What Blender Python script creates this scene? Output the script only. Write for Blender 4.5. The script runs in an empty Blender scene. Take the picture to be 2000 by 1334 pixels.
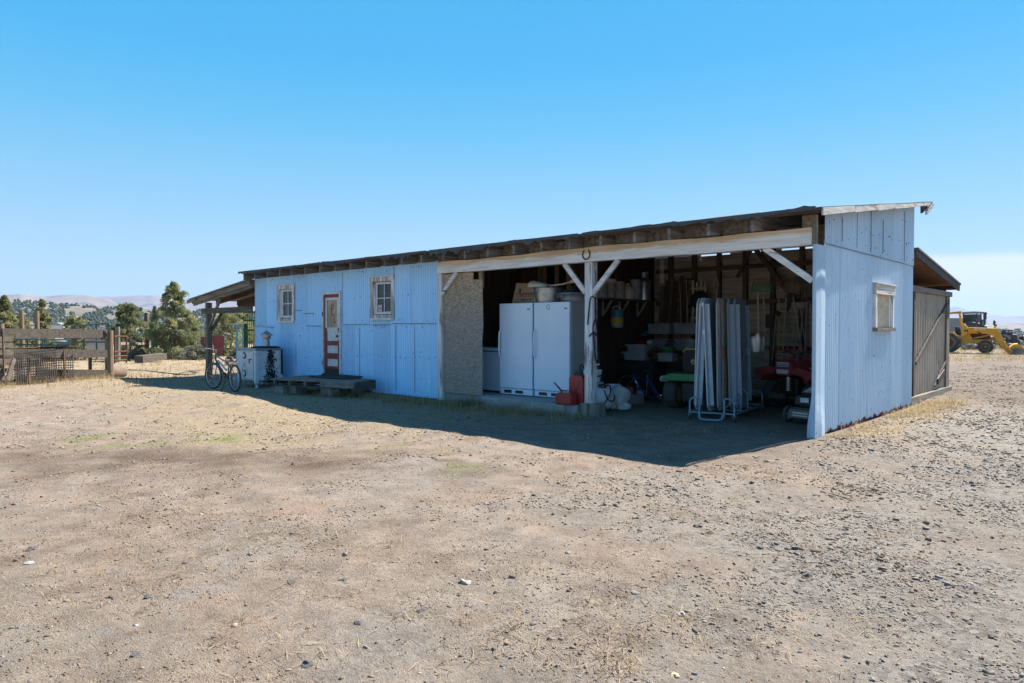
import bpy, bmesh, math, random
import numpy as np
from mathutils import Vector, Matrix
R = math.radians
random.seed(7); rng = np.random.default_rng(11)
scn = bpy.context.scene
COL = scn.collection

# ------------------------------------------------------------------ camera, sky, sun, exposure
FPX, HZ, EYE = 1368.0, 640.0, 1.5
YAW = R(42.4); PIT = math.atan((667 - HZ) / FPX)
fh = np.array([-math.sin(YAW), math.cos(YAW), 0]); rt = np.array([math.cos(YAW), math.sin(YAW), 0]); u0 = np.array([0, 0, 1.0])
fw = fh * math.cos(PIT) - u0 * math.sin(PIT); up = u0 * math.cos(PIT) + fh * math.sin(PIT)
CAMP = np.array([3.36, -9.71, EYE])
cam = bpy.data.cameras.new('camera'); camo = bpy.data.objects.new('camera', cam); COL.objects.link(camo)
cam.sensor_width = 36; cam.lens = 36 * FPX / 2000; cam.clip_end = 40000; cam.clip_start = .05
camo.location = CAMP; camo.rotation_euler = (math.pi / 2 - PIT, 0, YAW)
scn.camera = camo

SUN = Vector((0.13, 0.655, 0.745)).normalized()
w = bpy.data.worlds.new('World'); scn.world = w; w.use_nodes = True
wn, wl = w.node_tree.nodes, w.node_tree.links
bg = wn['Background']; bg.inputs['Strength'].default_value = 0.15
sky = wn.new('ShaderNodeTexSky'); sky.sky_type = 'NISHITA'; sky.sun_disc = False
sky.sun_elevation = math.asin(SUN.z); sky.sun_rotation = math.atan2(SUN.x, SUN.y)
sky.altitude = 900; sky.air_density = 1.0; sky.dust_density = 0.3; sky.ozone_density = 1.6
# the dry high-desert sky: deep saturated blue overhead paling to the horizon, blended with the physical sky for its sunward glow
tc0 = wn.new('ShaderNodeTexCoord'); sp0 = wn.new('ShaderNodeSeparateXYZ'); wl.new(tc0.outputs['Generated'], sp0.inputs[0])
grad = wn.new('ShaderNodeValToRGB'); wl.new(sp0.outputs['Z'], grad.inputs[0]); SK = 1.79
for p_, c_ in ((0.0, (.62, .80, .93)), (.075, (.50, .745, .93)), (.16, (.30, .66, .95)), (.27, (.105, .56, .95)), (.345, (.045, .495, .95)), (.42, (.035, .47, .94)), (.65, (.06, .33, .80)), (1.0, (.045, .24, .62))):
    e_ = grad.color_ramp.elements[0] if p_ == 0 else grad.color_ramp.elements[-1] if p_ == 1 else grad.color_ramp.elements.new(p_)
    e_.position = p_; e_.color = (*c_, 1)
gs = wn.new('ShaderNodeMixRGB'); gs.blend_type = 'MULTIPLY'; gs.inputs[0].default_value = 1; gs.inputs[2].default_value = (SK, SK, SK, 1); wl.new(grad.outputs[0], gs.inputs[1])
tint = wn.new('ShaderNodeMixRGB'); tint.inputs[0].default_value = .97; wl.new(sky.outputs[0], tint.inputs[1]); wl.new(gs.outputs[0], tint.inputs[2])
# a pale cloud bank low over the eastern horizon
tc = wn.new('ShaderNodeTexCoord'); sp = wn.new('ShaderNodeSeparateXYZ'); wl.new(tc.outputs['Generated'], sp.inputs[0])
def wmath(op, a, b):
    n = wn.new('ShaderNodeMath'); n.operation = op
    for i, v in enumerate((a, b)):
        if isinstance(v, (int, float)): n.inputs[i].default_value = v
        else: wl.new(v, n.inputs[i])
    return n.outputs[0]
def wramp(v, a, b):
    n = wn.new('ShaderNodeMapRange'); n.interpolation_type = 'SMOOTHSTEP'
    n.inputs[1].default_value = a; n.inputs[2].default_value = b; wl.new(v, n.inputs[0]); return n.outputs[0]
cz = sp.outputs['Z']; dotf = wmath('ADD', wmath('MULTIPLY', sp.outputs['X'], float(rt[0])), wmath('MULTIPLY', sp.outputs['Y'], float(rt[1])))
cn = wn.new('ShaderNodeTexNoise'); cn.inputs['Scale'].default_value = 5; wl.new(tc.outputs['Generated'], cn.inputs['Vector'])
edge = wmath('ADD', cz, wmath('MULTIPLY', wmath('SUBTRACT', cn.outputs[0], 0.5), 0.012))
cmask = wmath('MULTIPLY', wmath('SUBTRACT', 1.0, wramp(edge, 0.078, 0.091)), wramp(dotf, 0.42, 0.50))
cl = wn.new('ShaderNodeMixRGB'); wl.new(wmath('MULTIPLY', cmask, 0.8), cl.inputs[0]); wl.new(tint.outputs[0], cl.inputs[1])
cl.inputs[2].default_value = (1.95, 1.98, 2.0, 1)
wl.new(cl.outputs[0], bg.inputs['Color'])

sl = bpy.data.lights.new('sun', 'SUN'); sl.energy = 4.2; sl.angle = R(0.53); sl.color = (1, .95, .87)
so = bpy.data.objects.new('sun', sl); COL.objects.link(so); so.rotation_euler = SUN.to_track_quat('Z', 'Y').to_euler()
scn.view_settings.view_transform = 'Standard'; scn.view_settings.look = 'None'
scn.view_settings.exposure = 1.75; scn.view_settings.gamma = 1
try:
    scn.cycles.use_denoising = True; scn.cycles.max_bounces = 8; scn.cycles.transparent_max_bounces = 16
except Exception: pass

# ------------------------------------------------------------------ picture geometry helpers (pixel of the 2000-wide photo -> world)
def ray(u, v):
    d = fw * FPX + rt * (u - 1000) - up * (v - 667); return d / np.linalg.norm(d)
def onz(u, v, z=0): d = ray(u, v); return CAMP + d * ((z - EYE) / d[2])
def ony(u, v, y=0): d = ray(u, v); return CAMP + d * ((y - CAMP[1]) / d[1])
def onx(u, v, x=0): d = ray(u, v); return CAMP + d * ((x - CAMP[0]) / d[0])
def ond(u, v, D): d = ray(u, v); return CAMP + d * (D / d.dot(fh))

# ------------------------------------------------------------------ ground height
def _h(i, j, s):
    n = (i * 374761393 + j * 668265263 + s * 974634777) & 0x7fffffff
    n = ((n ^ (n >> 13)) * 1274126177) & 0x7fffffff
    return ((n ^ (n >> 16)) & 0xffff) / 65535.0
def vnoise(x, y, s=0):
    x = np.asarray(x, float); y = np.asarray(y, float)
    i = np.floor(x).astype(np.int64); j = np.floor(y).astype(np.int64); a = x - i; b = y - j
    a = a * a * (3 - 2 * a); b = b * b * (3 - 2 * b)
    return (_h(i, j, s) * (1 - a) + _h(i + 1, j, s) * a) * (1 - b) + (_h(i, j + 1, s) * (1 - a) + _h(i + 1, j + 1, s) * a) * b
def fbm(x, y, s=0, o=4):
    t = 0; A = .5
    for k in range(o): t = t + A * vnoise(x * 2 ** k, y * 2 ** k, s + k); A *= .5
    return t / (1 - .5 ** o)
def sstep(a, b, x): t = np.clip((np.asarray(x, float) - a) / (b - a), 0, 1); return t * t * (3 - 2 * t)
def shed_near(x, y):
    dx = np.maximum(np.maximum(-15.6 - x, x - 0.1), 0); dy = np.maximum(np.maximum(-0.3 - y, y - 5.6), 0)
    return 1 - sstep(0, 1.2, np.hypot(dx, dy))
def gz(x, y):
    x = np.asarray(x, float); y = np.asarray(y, float)
    n = 0.16 * (fbm(x / 3.2, y / 3.2, 1) - .5) + 0.05 * (fbm(x / .7, y / .7, 5) - .5) + 0.02 * (fbm(x / .22, y / .22, 9, 2) - .5)
    n = n * (1 - .93 * shed_near(x, y))
    b = 0.12 * np.exp(-((x + 11.3) / 3.2) ** 2 - ((y + 3.3) / 1.1) ** 2)
    b = b - 0.07 * sstep(-15.5, -17.5, x) * np.exp(-(y / 3) ** 2)
    m = 0.10 * np.exp(-((x - .75) / .5) ** 2 - ((y + .1) / 1.2) ** 2)
    far = np.hypot(x - CAMP[0], y - CAMP[1])
    return (n + b + m) * (1 - .8 * sstep(30, 60, far)) - 42 * sstep(62, 420, far)
def g(x, y): return float(gz(x, y))

# ------------------------------------------------------------------ materials
MATS = {}
def _nt(name):
    m = bpy.data.materials.new(name); m.use_nodes = True; MATS[name] = m
    nt = m.node_tree; return m, nt, nt.nodes, nt.links, nt.nodes['Principled BSDF']
def col4(c): return (c[0], c[1], c[2], 1)
def noise(n, l, scale, detail=5, stretch=(1, 1, 1), rough=.6, coord='Object', off=0):
    tc = n.new('ShaderNodeTexCoord'); mp = n.new('ShaderNodeMapping'); mp.inputs['Scale'].default_value = stretch
    mp.inputs['Location'].default_value = (off, off * .7, off * 1.3)
    l.new(tc.outputs[coord], mp.inputs[0]); t = n.new('ShaderNodeTexNoise')
    t.inputs['Scale'].default_value = scale; t.inputs['Detail'].default_value = detail; t.inputs['Roughness'].default_value = rough
    l.new(mp.outputs[0], t.inputs['Vector']); return t.outputs[0]
def ramp(n, l, src, a, b):
    r = n.new('ShaderNodeMapRange'); r.inputs[1].default_value = a; r.inputs[2].default_value = b; l.new(src, r.inputs[0]); return r.outputs[0]
def mix(n, l, fac, c1, c2, mode='MIX'):
    m = n.new('ShaderNodeMixRGB'); m.blend_type = mode
    for i, v in ((0, fac), (1, c1), (2, c2)):
        if isinstance(v, (int, float)): m.inputs[i].default_value = v
        elif isinstance(v, tuple): m.inputs[i].default_value = col4(v)
        else: l.new(v, m.inputs[i])
    return m.outputs[0]
def mat(name, c1, c2=None, scale=6, rough=.8, metal=0, stretch=(1, 1, 1), bump=.15, spots=(), bscale=None, spec=.5, lo=.35, hi=.65, clear=0):
    """weathered surface: two tones by noise, optional spots [(colour, noise scale, threshold, stretch)], fine relief"""
    if name in MATS: return MATS[name]
    m, nt, n, l, b = _nt(name)
    if c2 is None: c2 = tuple(x * .78 for x in c1)
    ns = noise(n, l, scale, 6, stretch)
    c = mix(n, l, ramp(n, l, ns, lo, hi), c2, c1)
    for k, (sc_, ss, th, st) in enumerate(spots):
        f = ramp(n, l, noise(n, l, ss, 5, st, .65, off=3.7 * (k + 1)), th, th + .06)
        c = mix(n, l, f, c, sc_)
    l.new(c, b.inputs['Base Color'])
    b.inputs['Roughness'].default_value = rough; b.inputs['Metallic'].default_value = metal
    b.inputs['Specular IOR Level'].default_value = spec
    if clear: b.inputs['Coat Weight'].default_value = clear
    if bump:
        bp = n.new('ShaderNodeBump'); bp.inputs['Strength'].default_value = bump; bp.inputs['Distance'].default_value = .01
        l.new(noise(n, l, bscale or scale * 4, 6, stretch), bp.inputs['Height']); l.new(bp.outputs[0], b.inputs['Normal'])
    return m
GX, GY, GZ = (.12, 1.6, 1.6), (1.6, .12, 1.6), (1.6, 1.6, .12)      # wood grain along x, y or z
def wood(name, c1, c2, ax, white=None, th=.5, rough=.9):
    spots = [(tuple(x * .35 for x in c2), 14, .68, ax)]
    if white: spots.insert(0, (white, 9, th, tuple(min(1, q * 1.2) for q in ax)))
    return mat(name, c1, c2, 10, rough, 0, ax, .5, spots, 30, .2)
M = {}
M['wood_x'] = wood('weathered_wood_x', (.27, .235, .195), (.13, .11, .09), GX)
M['wood_y'] = wood('weathered_wood_y', (.27, .235, .195), (.13, .11, .09), GY)
M['wood_z'] = wood('weathered_wood_z', (.27, .235, .195), (.13, .11, .09), GZ)
M['wood_dark'] = wood('dark_old_wood', (.15, .12, .092), (.07, .056, .044), GZ)
M['wood_dark_x'] = wood('dark_old_wood_x', (.15, .115, .085), (.06, .047, .036), GX)
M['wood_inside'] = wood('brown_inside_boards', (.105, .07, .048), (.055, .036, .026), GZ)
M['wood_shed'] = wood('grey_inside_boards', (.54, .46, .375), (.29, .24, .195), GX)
M['rafter'] = wood('rafter_wood', (.26, .23, .20), (.10, .085, .07), GY)
M['white_wood_z'] = wood('peeling_white_post', (.76, .74, .74), (.50, .46, .43), GZ, (.20, .165, .135), .56)
M['white_wood_x'] = wood('peeling_white_board_x', (.76, .73, .70), (.50, .46, .43), GX, (.22, .18, .15), .58)
M['white_wood_y'] = wood('peeling_white_board_y', (.62, .58, .53), (.40, .36, .31), GY, (.20, .16, .12), .56)
M['fence_wood'] = wood('grey_fence_board', (.155, .128, .105), (.075, .062, .05), GX)
M['post_wood'] = wood('brown_post', (.26, .18, .115), (.13, .09, .06), GZ)
M['grey_post'] = wood('silver_post', (.24, .20, .165), (.12, .10, .08), GZ)
M['ply'] = mat('bare_plywood', (.62, .50, .36), (.42, .32, .22), 3, .85, stretch=(1, 1, 3), bump=.2)
M['red_paint'] = mat('faded_red_paint', (.23, .035, .035), (.15, .026, .026), 8, .6, spots=((( .42, .38, .34), 22, .66, (1, 1, .4)),))
M['door_white'] = mat('old_white_paint', (.62, .62, .63), (.50, .49, .48), 8, .6, spots=(((.16, .13, .11), 18, .68, (1, 1, 1)),))
M['window_white'] = mat('window_paint', (.66, .66, .66), (.48, .46, .44), 12, .6, spots=(((.2, .17, .14), 25, .66, (1, 1, .5)),))
M['frame_grey'] = wood('bare_window_casing', (.46, .43, .41), (.27, .245, .225), GZ, (.70, .68, .66), .48)
M['iron'] = mat('dark_iron', (.035, .033, .032), (.06, .045, .035), 9, .6, .6)
M['rust'] = mat('rusty_iron', (.14, .06, .03), (.07, .035, .02), 9, .85, .2)
M['black'] = mat('black_plastic', (.022, .022, .024), (.03, .03, .032), 6, .5, bump=.05)
M['rubber'] = mat('black_rubber', (.05, .047, .044), (.085, .078, .07), 6, .85, bump=.15)
M['chrome'] = mat('worn_chrome', (.62, .62, .62), (.4, .4, .4), 10, .28, 1, bump=.03)
M['galv'] = mat('galvanized_steel', (.42, .44, .45), (.26, .28, .29), 9, .42, .85, bump=.05)
M['concrete'] = mat('concrete', (.34, .33, .31), (.24, .23, .215), 6, .9, bump=.5, bscale=40)
M['appliance'] = mat('white_enamel', (.64, .73, .84), (.58, .67, .79), 1.5, .32, bump=.01, spots=(((.40, .40, .40), 11, .73, (1, 1, .5)), ((.30, .22, .15), 34, .76, (1, 1, 1))))
M['appl_grey'] = mat('grey_enamel', (.36, .38, .41), (.32, .34, .37), 2, .4, bump=.01)
M['card'] = mat('cardboard', (.34, .22, .135), (.29, .185, .11), 3, .85, bump=.05)
M['ink'] = mat('brown_ink', (.035, .025, .02), None, 4, .8, bump=0)
M['red_plastic'] = mat('red_plastic', (.38, .03, .025), (.29, .025, .022), 5, .42, bump=.05)
M['red_fender'] = mat('dusty_red_plastic', (.38, .04, .045), (.26, .035, .04), 5, .5, bump=.05)
M['white_plastic'] = mat('white_plastic', (.66, .69, .72), (.55, .58, .6), 5, .5, bump=.05)
M['grey_tote'] = mat('grey_tote_plastic', (.38, .42, .48), (.32, .36, .41), 5, .5, bump=.03)
M['green'] = mat('green_enamel', (.06, .26, .09), (.045, .20, .07), 5, .45, bump=.05)
M['bright_green'] = mat('green_plastic', (.06, .30, .10), (.045, .22, .08), 5, .5, bump=.05)
M['yellow_trim'] = mat('yellow_trim', (.55, .40, .08), (.4, .28, .06), 8, .5, bump=.05)
M['teal'] = mat('teal_bicycle_paint', (.02, .075, .085), (.015, .05, .06), 10, .5, bump=.02)
M['blue_paint'] = mat('blue_bicycle_paint', (.02, .07, .26), (.015, .05, .19), 10, .35, bump=.02)
M['cart_blue'] = mat('grey_blue_tube', (.22, .31, .39), (.17, .24, .30), 12, .5, .2, bump=.03)
M['table_top'] = mat('grey_table_laminate', (.30, .35, .40), (.25, .30, .34), 6, .55, bump=.03)
M['table_edge'] = mat('pale_table_edge', (.42, .46, .50), (.34, .38, .42), 6, .45, bump=.03)
M['press'] = mat('brown_pressboard', (.56, .37, .24), (.34, .225, .15), 5, .9, stretch=(1, 1, .4), bump=.2, spots=(((.40, .33, .27), 6, .66, (1, 1, .6)),))
M['alu'] = mat('bare_aluminium', (.60, .62, .64), (.45, .47, .49), 9, .35, .9, bump=.04)
M['handle'] = mat('ash_handle', (.62, .52, .38), (.44, .36, .25), 12, .7, stretch=(1, 1, .3), bump=.1)
M['handle_grey'] = mat('grey_tool_handle', (.44, .39, .33), (.31, .27, .225), 12, .8, stretch=(1, 1, .3), bump=.1)
M['cream'] = mat('cream_crockery', (.66, .61, .52), (.56, .51, .43), 5, .5, bump=.02)
M['can_white'] = mat('faded_white_can', (.40, .39, .36), (.26, .25, .23), 9, .6, bump=.05, spots=(((.10, .09, .085), 14, .66, (1, 1, 1)),))
M['cool_blue'] = mat('blue_jug_plastic', (.07, .24, .36), (.05, .18, .27), 8, .5, bump=.03)
M['cool_yellow'] = mat('yellow_jug_plastic', (.60, .46, .05), (.45, .34, .04), 8, .5, bump=.03)
M['mesh_white'] = mat('white_netting', (.5, .5, .5), None, 8, .8, bump=0)
M['bin'] = mat('pale_storage_bin', (.36, .37, .40), (.27, .28, .31), 4, .8, bump=.05)
M['loader_yellow'] = mat('loader_yellow', (.74, .35, .02), (.60, .275, .016), 3, .5, bump=.05, spots=(((.30, .16, .04), 7, .70, (1, 1, 1)),))
M['loader_rim'] = mat('orange_rim', (.48, .22, .05), (.36, .17, .05), 5, .6)
M['steel_grey'] = mat('scraped_steel', (.20, .19, .185), (.13, .115, .10), 6, .5, .5)
M['truck_navy'] = mat('faded_navy_paint', (.035, .04, .055), (.025, .028, .038), 4, .4)
M['truck_red'] = mat('faded_maroon_paint', (.16, .05, .04), (.11, .04, .035), 4, .6)
M['trailer'] = mat('grey_trailer_sheet', (.24, .245, .26), (.20, .205, .22), 2, .6, stretch=(1, 1, .3))
M['pale_house'] = mat('pale_siding', (.50, .50, .52), (.44, .44, .46), 2, .7, stretch=(.3, 1, 1))
M['fur_scrap'] = mat('scrap_pile', (.16, .11, .08), (.30, .22, .16), 8, .9, bump=.6)
M['boulder'] = mat('grey_boulder', (.24, .215, .19), (.15, .135, .12), 4, .95, bump=.8, bscale=14)
M['stone_dark'] = mat('basalt', (.085, .08, .075), (.055, .05, .048), 7, .9, bump=.8, bscale=18)
M['stone_pale'] = mat('pale_stone', (.36, .34, .31), (.25, .235, .21), 7, .9, bump=.6, bscale=18)
M['stone_tan'] = mat('tan_stone', (.38, .31, .20), (.30, .24, .155), 7, .9, bump=.5, bscale=18)
M['barrel_end'] = mat('sawn_log_end', (.36, .18, .08), (.22, .105, .05), 6, .9, bump=.5)
M['roofing'] = mat('asphalt_roofing', (.085, .083, .082), (.055, .053, .052), 5, .95, bump=.8, bscale=60)
M['mat_black'] = mat('black_rubber_mat', (.02, .02, .021), None, 8, .9, bump=.3)
M['bark'] = mat('juniper_bark', (.20, .145, .105), (.12, .085, .06), 8, .95, stretch=(2, 2, .4), bump=.8)
M['strap'] = mat('black_strap', (.018, .018, .02), None, 8, .8)
M['paper'] = mat('white_paper', (.72, .70, .66), None, 8, .8, bump=0)
M['pink_paper'] = mat('pink_card', (.62, .46, .46), None, 8, .8, bump=0)
M['dark_glass_int'] = mat('dark_window_glass', (.012, .013, .016), None, 3, .12, bump=.02)
M['pole_blue'] = mat('light_blue_paint', (.10, .32, .46), (.08, .25, .37), 8, .5)
M['panel_green'] = mat('green_gate_paint', (.07, .21, .06), (.05, .15, .045), 8, .5)
M['pipe_green'] = mat('dark_green_pipe', (.03, .075, .06), (.024, .05, .042), 8, .5)
M['feeder_red'] = mat('feeder_red', (.24, .035, .03), (.17, .03, .028), 6, .55, spots=(((.28, .12, .09), 14, .68, (1, 1, 1)),))
M['wire'] = mat('fence_wire', (.085, .07, .06), (.06, .045, .035), 20, .7, .5, bump=0)
M['bag'] = mat('white_feed_sack', (.46, .45, .42), (.34, .325, .30), 6, .8, bump=.3, bscale=14)
M['brown_trim'] = wood('brown_window_frame', (.30, .215, .135), (.20, .14, .085), GZ)

def glass():
    m, nt, n, l, b = _nt('window_glass')
    n.remove(b); out = n['Material Output']
    t = n.new('ShaderNodeBsdfTransparent'); t.inputs[0].default_value = (.20, .22, .25, 1)
    gl = n.new('ShaderNodeBsdfGlossy'); gl.inputs['Roughness'].default_value = .06; gl.inputs[0].default_value = (.8, .85, .9, 1)
    fr = n.new('ShaderNodeFresnel'); fr.inputs[0].default_value = 1.6
    mx = n.new('ShaderNodeMixShader'); l.new(fr.outputs[0], mx.inputs[0]); l.new(t.outputs[0], mx.inputs[1]); l.new(gl.outputs[0], mx.inputs[2])
    l.new(mx.outputs[0], out.inputs[0]); return m
M['glass'] = glass()

def corrugated_paint(name, base, base2, rust_z=None):
    """old blue-white paint on corrugated steel: chips, drips, sheet-to-sheet tone and painted rib shading (attribute), rust along the foot"""
    m, nt, n, l, b = _nt(name)
    ns = noise(n, l, .9, 6, (1, 1, .35))
    c = mix(n, l, ramp(n, l, ns, .3, .7), base2, base)
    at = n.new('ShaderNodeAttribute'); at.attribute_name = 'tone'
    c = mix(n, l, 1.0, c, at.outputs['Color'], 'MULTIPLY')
    c = mix(n, l, ramp(n, l, noise(n, l, 3.5, 6, (6, 6, .25), .7, off=4), .56, .72), c, tuple(x * .80 for x in base)); c = mix(n, l, ramp(n, l, noise(n, l, 5, 4, (6, 6, .12), .6, off=17), .52, .75), c, tuple(min(.96, x * 1.09) for x in base))
    c = mix(n, l, ramp(n, l, noise(n, l, 30, 3, (1, 1, .55), .5, off=9), .70, .725), c, (.055, .05, .055))
    c = mix(n, l, ramp(n, l, noise(n, l, 7, 6, (1, 1, .5), .8, off=14), .70, .73), c, (.17, .19, .23))
    if rust_z is not None:
        tcn = n.new('ShaderNodeTexCoord'); s = n.new('ShaderNodeSeparateXYZ'); l.new(tcn.outputs['Object'], s.inputs[0])
        ad = n.new('ShaderNodeMath'); ad.operation = 'ADD'; l.new(s.outputs['Z'], ad.inputs[0])
        sc = n.new('ShaderNodeMath'); sc.operation = 'MULTIPLY'; sc.inputs[1].default_value = .28
        l.new(noise(n, l, 5, 5, (1, 1, .6), .7, off=21), sc.inputs[0]); l.new(sc.outputs[0], ad.inputs[1])
        c = mix(n, l, ramp(n, l, ad.outputs[0], rust_z, rust_z - .03), c, (.16, .035, .03))
    l.new(c, b.inputs['Base Color']); b.inputs['Roughness'].default_value = .8; b.inputs['Specular IOR Level'].default_value = .08
    bp = n.new('ShaderNodeBump'); bp.inputs['Strength'].default_value = .25; bp.inputs['Distance'].default_value = .01
    l.new(noise(n, l, 5, 5, (1, 1, .5)), bp.inputs['Height']); l.new(bp.outputs[0], b.inputs['Normal']); return m
M['corr_front'] = corrugated_paint('painted_corrugated_front', (.45, .70, .94), (.385, .64, .91))
M['corr_side'] = corrugated_paint('painted_corrugated_side', (.50, .615, .72), (.43, .55, .67), .215)
M['corr_flash'] = corrugated_paint('painted_flashing', (.50, .615, .72), (.43, .55, .67))
M['corr_rusty'] = mat('rusty_cream_corrugated', (.44, .37, .295), (.28, .23, .175), 1.6, .75, .1, (1, 1, .5), .1, (((.20, .13, .085), 3, .62, (1, 1, .5)),))

def osb():
    m, nt, n, l, b = _nt('weathered_osb')
    tc = n.new('ShaderNodeTexCoord')
    cc = None; hts = []
    for k, (rot, st) in enumerate(((0.5, (11, 11, 38)), (-.9, (34, 34, 10)), (1.3, (12, 12, 42)))):
        mp = n.new('ShaderNodeMapping'); mp.inputs['Scale'].default_value = st; mp.inputs['Rotation'].default_value = (0, rot, 0)
        l.new(tc.outputs['Object'], mp.inputs[0]); vo = n.new('ShaderNodeTexVoronoi'); vo.inputs['Scale'].default_value = 1.6
        l.new(mp.outputs[0], vo.inputs['Vector']); s = n.new('ShaderNodeSeparateColor'); l.new(vo.outputs['Color'], s.inputs[0])
        v = s.outputs[0]; hts.append(v)
        cc = v if cc is None else mix(n, l, .5, cc, v)
    c = mix(n, l, ramp(n, l, cc, .15, .85), (.19, .155, .13), (.35, .30, .26))
    s = n.new('ShaderNodeSeparateXYZ'); l.new(tc.outputs['Object'], s.inputs[0])
    ad = n.new('ShaderNodeMath'); ad.operation = 'MULTIPLY_ADD'; l.new(noise(n, l, 2, 4), ad.inputs[0]); ad.inputs[1].default_value = 1.2; l.new(s.outputs['Z'], ad.inputs[2])
    c = mix(n, l, ramp(n, l, ad.outputs[0], 2.2, 3.1), c, mix(n, l, ramp(n, l, cc, .15, .85), (.20, .13, .07), (.52, .39, .25)))
    l.new(c, b.inputs['Base Color']); b.inputs['Roughness'].default_value = .9
    bp = n.new('ShaderNodeBump'); bp.inputs['Strength'].default_value = .5; bp.inputs['Distance'].default_value = .006
    l.new(cc, bp.inputs['Height']); l.new(bp.outputs[0], b.inputs['Normal']); return m
M['osb'] = osb()

def beam_mat():
    m, nt, n, l, b = _nt('half_peeled_beam')
    tc = n.new('ShaderNodeTexCoord'); s = n.new('ShaderNodeSeparateXYZ'); l.new(tc.outputs['Object'], s.inputs[0])
    ad = n.new('ShaderNodeMath'); ad.operation = 'MULTIPLY_ADD'; l.new(noise(n, l, 2.2, 6, (.5, 1, 2), .7), ad.inputs[0]); ad.inputs[1].default_value = .22; l.new(s.outputs['Z'], ad.inputs[2])
    bare = mix(n, l, ramp(n, l, noise(n, l, 9, 6, GX), .3, .7), (.48, .33, .19), (.78, .58, .38))
    wht = mix(n, l, ramp(n, l, noise(n, l, 12, 6, GX), .35, .65), (.60, .55, .52), (.82, .79, .77))
    c = mix(n, l, ramp(n, l, ad.outputs[0], 2.865, 2.89), wht, bare)
    c = mix(n, l, ramp(n, l, noise(n, l, 10, 6, (.25, 1, 1.5), .75, off=6), .64, .68), c, (.15, .105, .075))
    l.new(c, b.inputs['Base Color']); b.inputs['Roughness'].default_value = .9
    bp = n.new('ShaderNodeBump'); bp.inputs['Strength'].default_value = .6; bp.inputs['Distance'].default_value = .01
    l.new(noise(n, l, 16, 6, GX), bp.inputs['Height']); l.new(bp.outputs[0], b.inputs['Normal']); return m
M['beam'] = beam_mat()

def enamel_rust():
    m, nt, n, l, b = _nt('flaking_white_enamel')
    c = mix(n, l, ramp(n, l, noise(n, l, 5, 5), .3, .7), (.52, .52, .54), (.66, .66, .68))
    c = mix(n, l, ramp(n, l, noise(n, l, 16, 6, (1, 1, .8), .75, off=5), .62, .66), c, (.13, .09, .07))
    l.new(c, b.inputs['Base Color']); b.inputs['Roughness'].default_value = .5; return m
M['enamel'] = enamel_rust()

def foliage_mat(name, c1, c2, c3):
    m, nt, n, l, b = _nt(name)
    at = n.new('ShaderNodeAttribute'); at.attribute_name = 'tone'
    s = n.new('ShaderNodeSeparateColor'); l.new(at.outputs['Color'], s.inputs[0])
    c = mix(n, l, s.outputs[0], c1, c2); c = mix(n, l, s.outputs[1], c, c3)
    l.new(c, b.inputs['Base Color']); b.inputs['Roughness'].default_value = .7; b.inputs['Specular IOR Level'].default_value = .2
    tr = n.new('ShaderNodeBsdfTranslucent'); l.new(c, tr.inputs[0]); mx = n.new('ShaderNodeMixShader'); mx.inputs[0].default_value = .38
    l.new(b.outputs[0], mx.inputs[1]); l.new(tr.outputs[0], mx.inputs[2]); l.new(mx.outputs[0], n['Material Output'].inputs[0]); return m
M['juniper'] = foliage_mat('juniper_foliage', (.14, .165, .085), (.29, .295, .145), (.44, .40, .185))
M['sage'] = foliage_mat('sage_foliage', (.16, .17, .12), (.24, .24, .18), (.30, .27, .19))
M['grass'] = foliage_mat('dry_grass_blades', (.32, .24, .13), (.46, .35, .185), (.10, .13, .045))
M['litter'] = foliage_mat('straw_and_twigs', (.40, .31, .19), (.54, .43, .27), (.115, .075, .05))
M['gravel'] = foliage_mat('gravel_stones', (.15, .135, .12), (.36, .325, .29), (.52, .48, .43))
M['clod'] = foliage_mat('dirt_clods', (.19, .14, .10), (.38, .30, .225), (.46, .38, .29))
M['woods'] = foliage_mat('far_juniper_woods', (.035, .055, .03), (.06, .08, .04), (.1, .11, .05))

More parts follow.
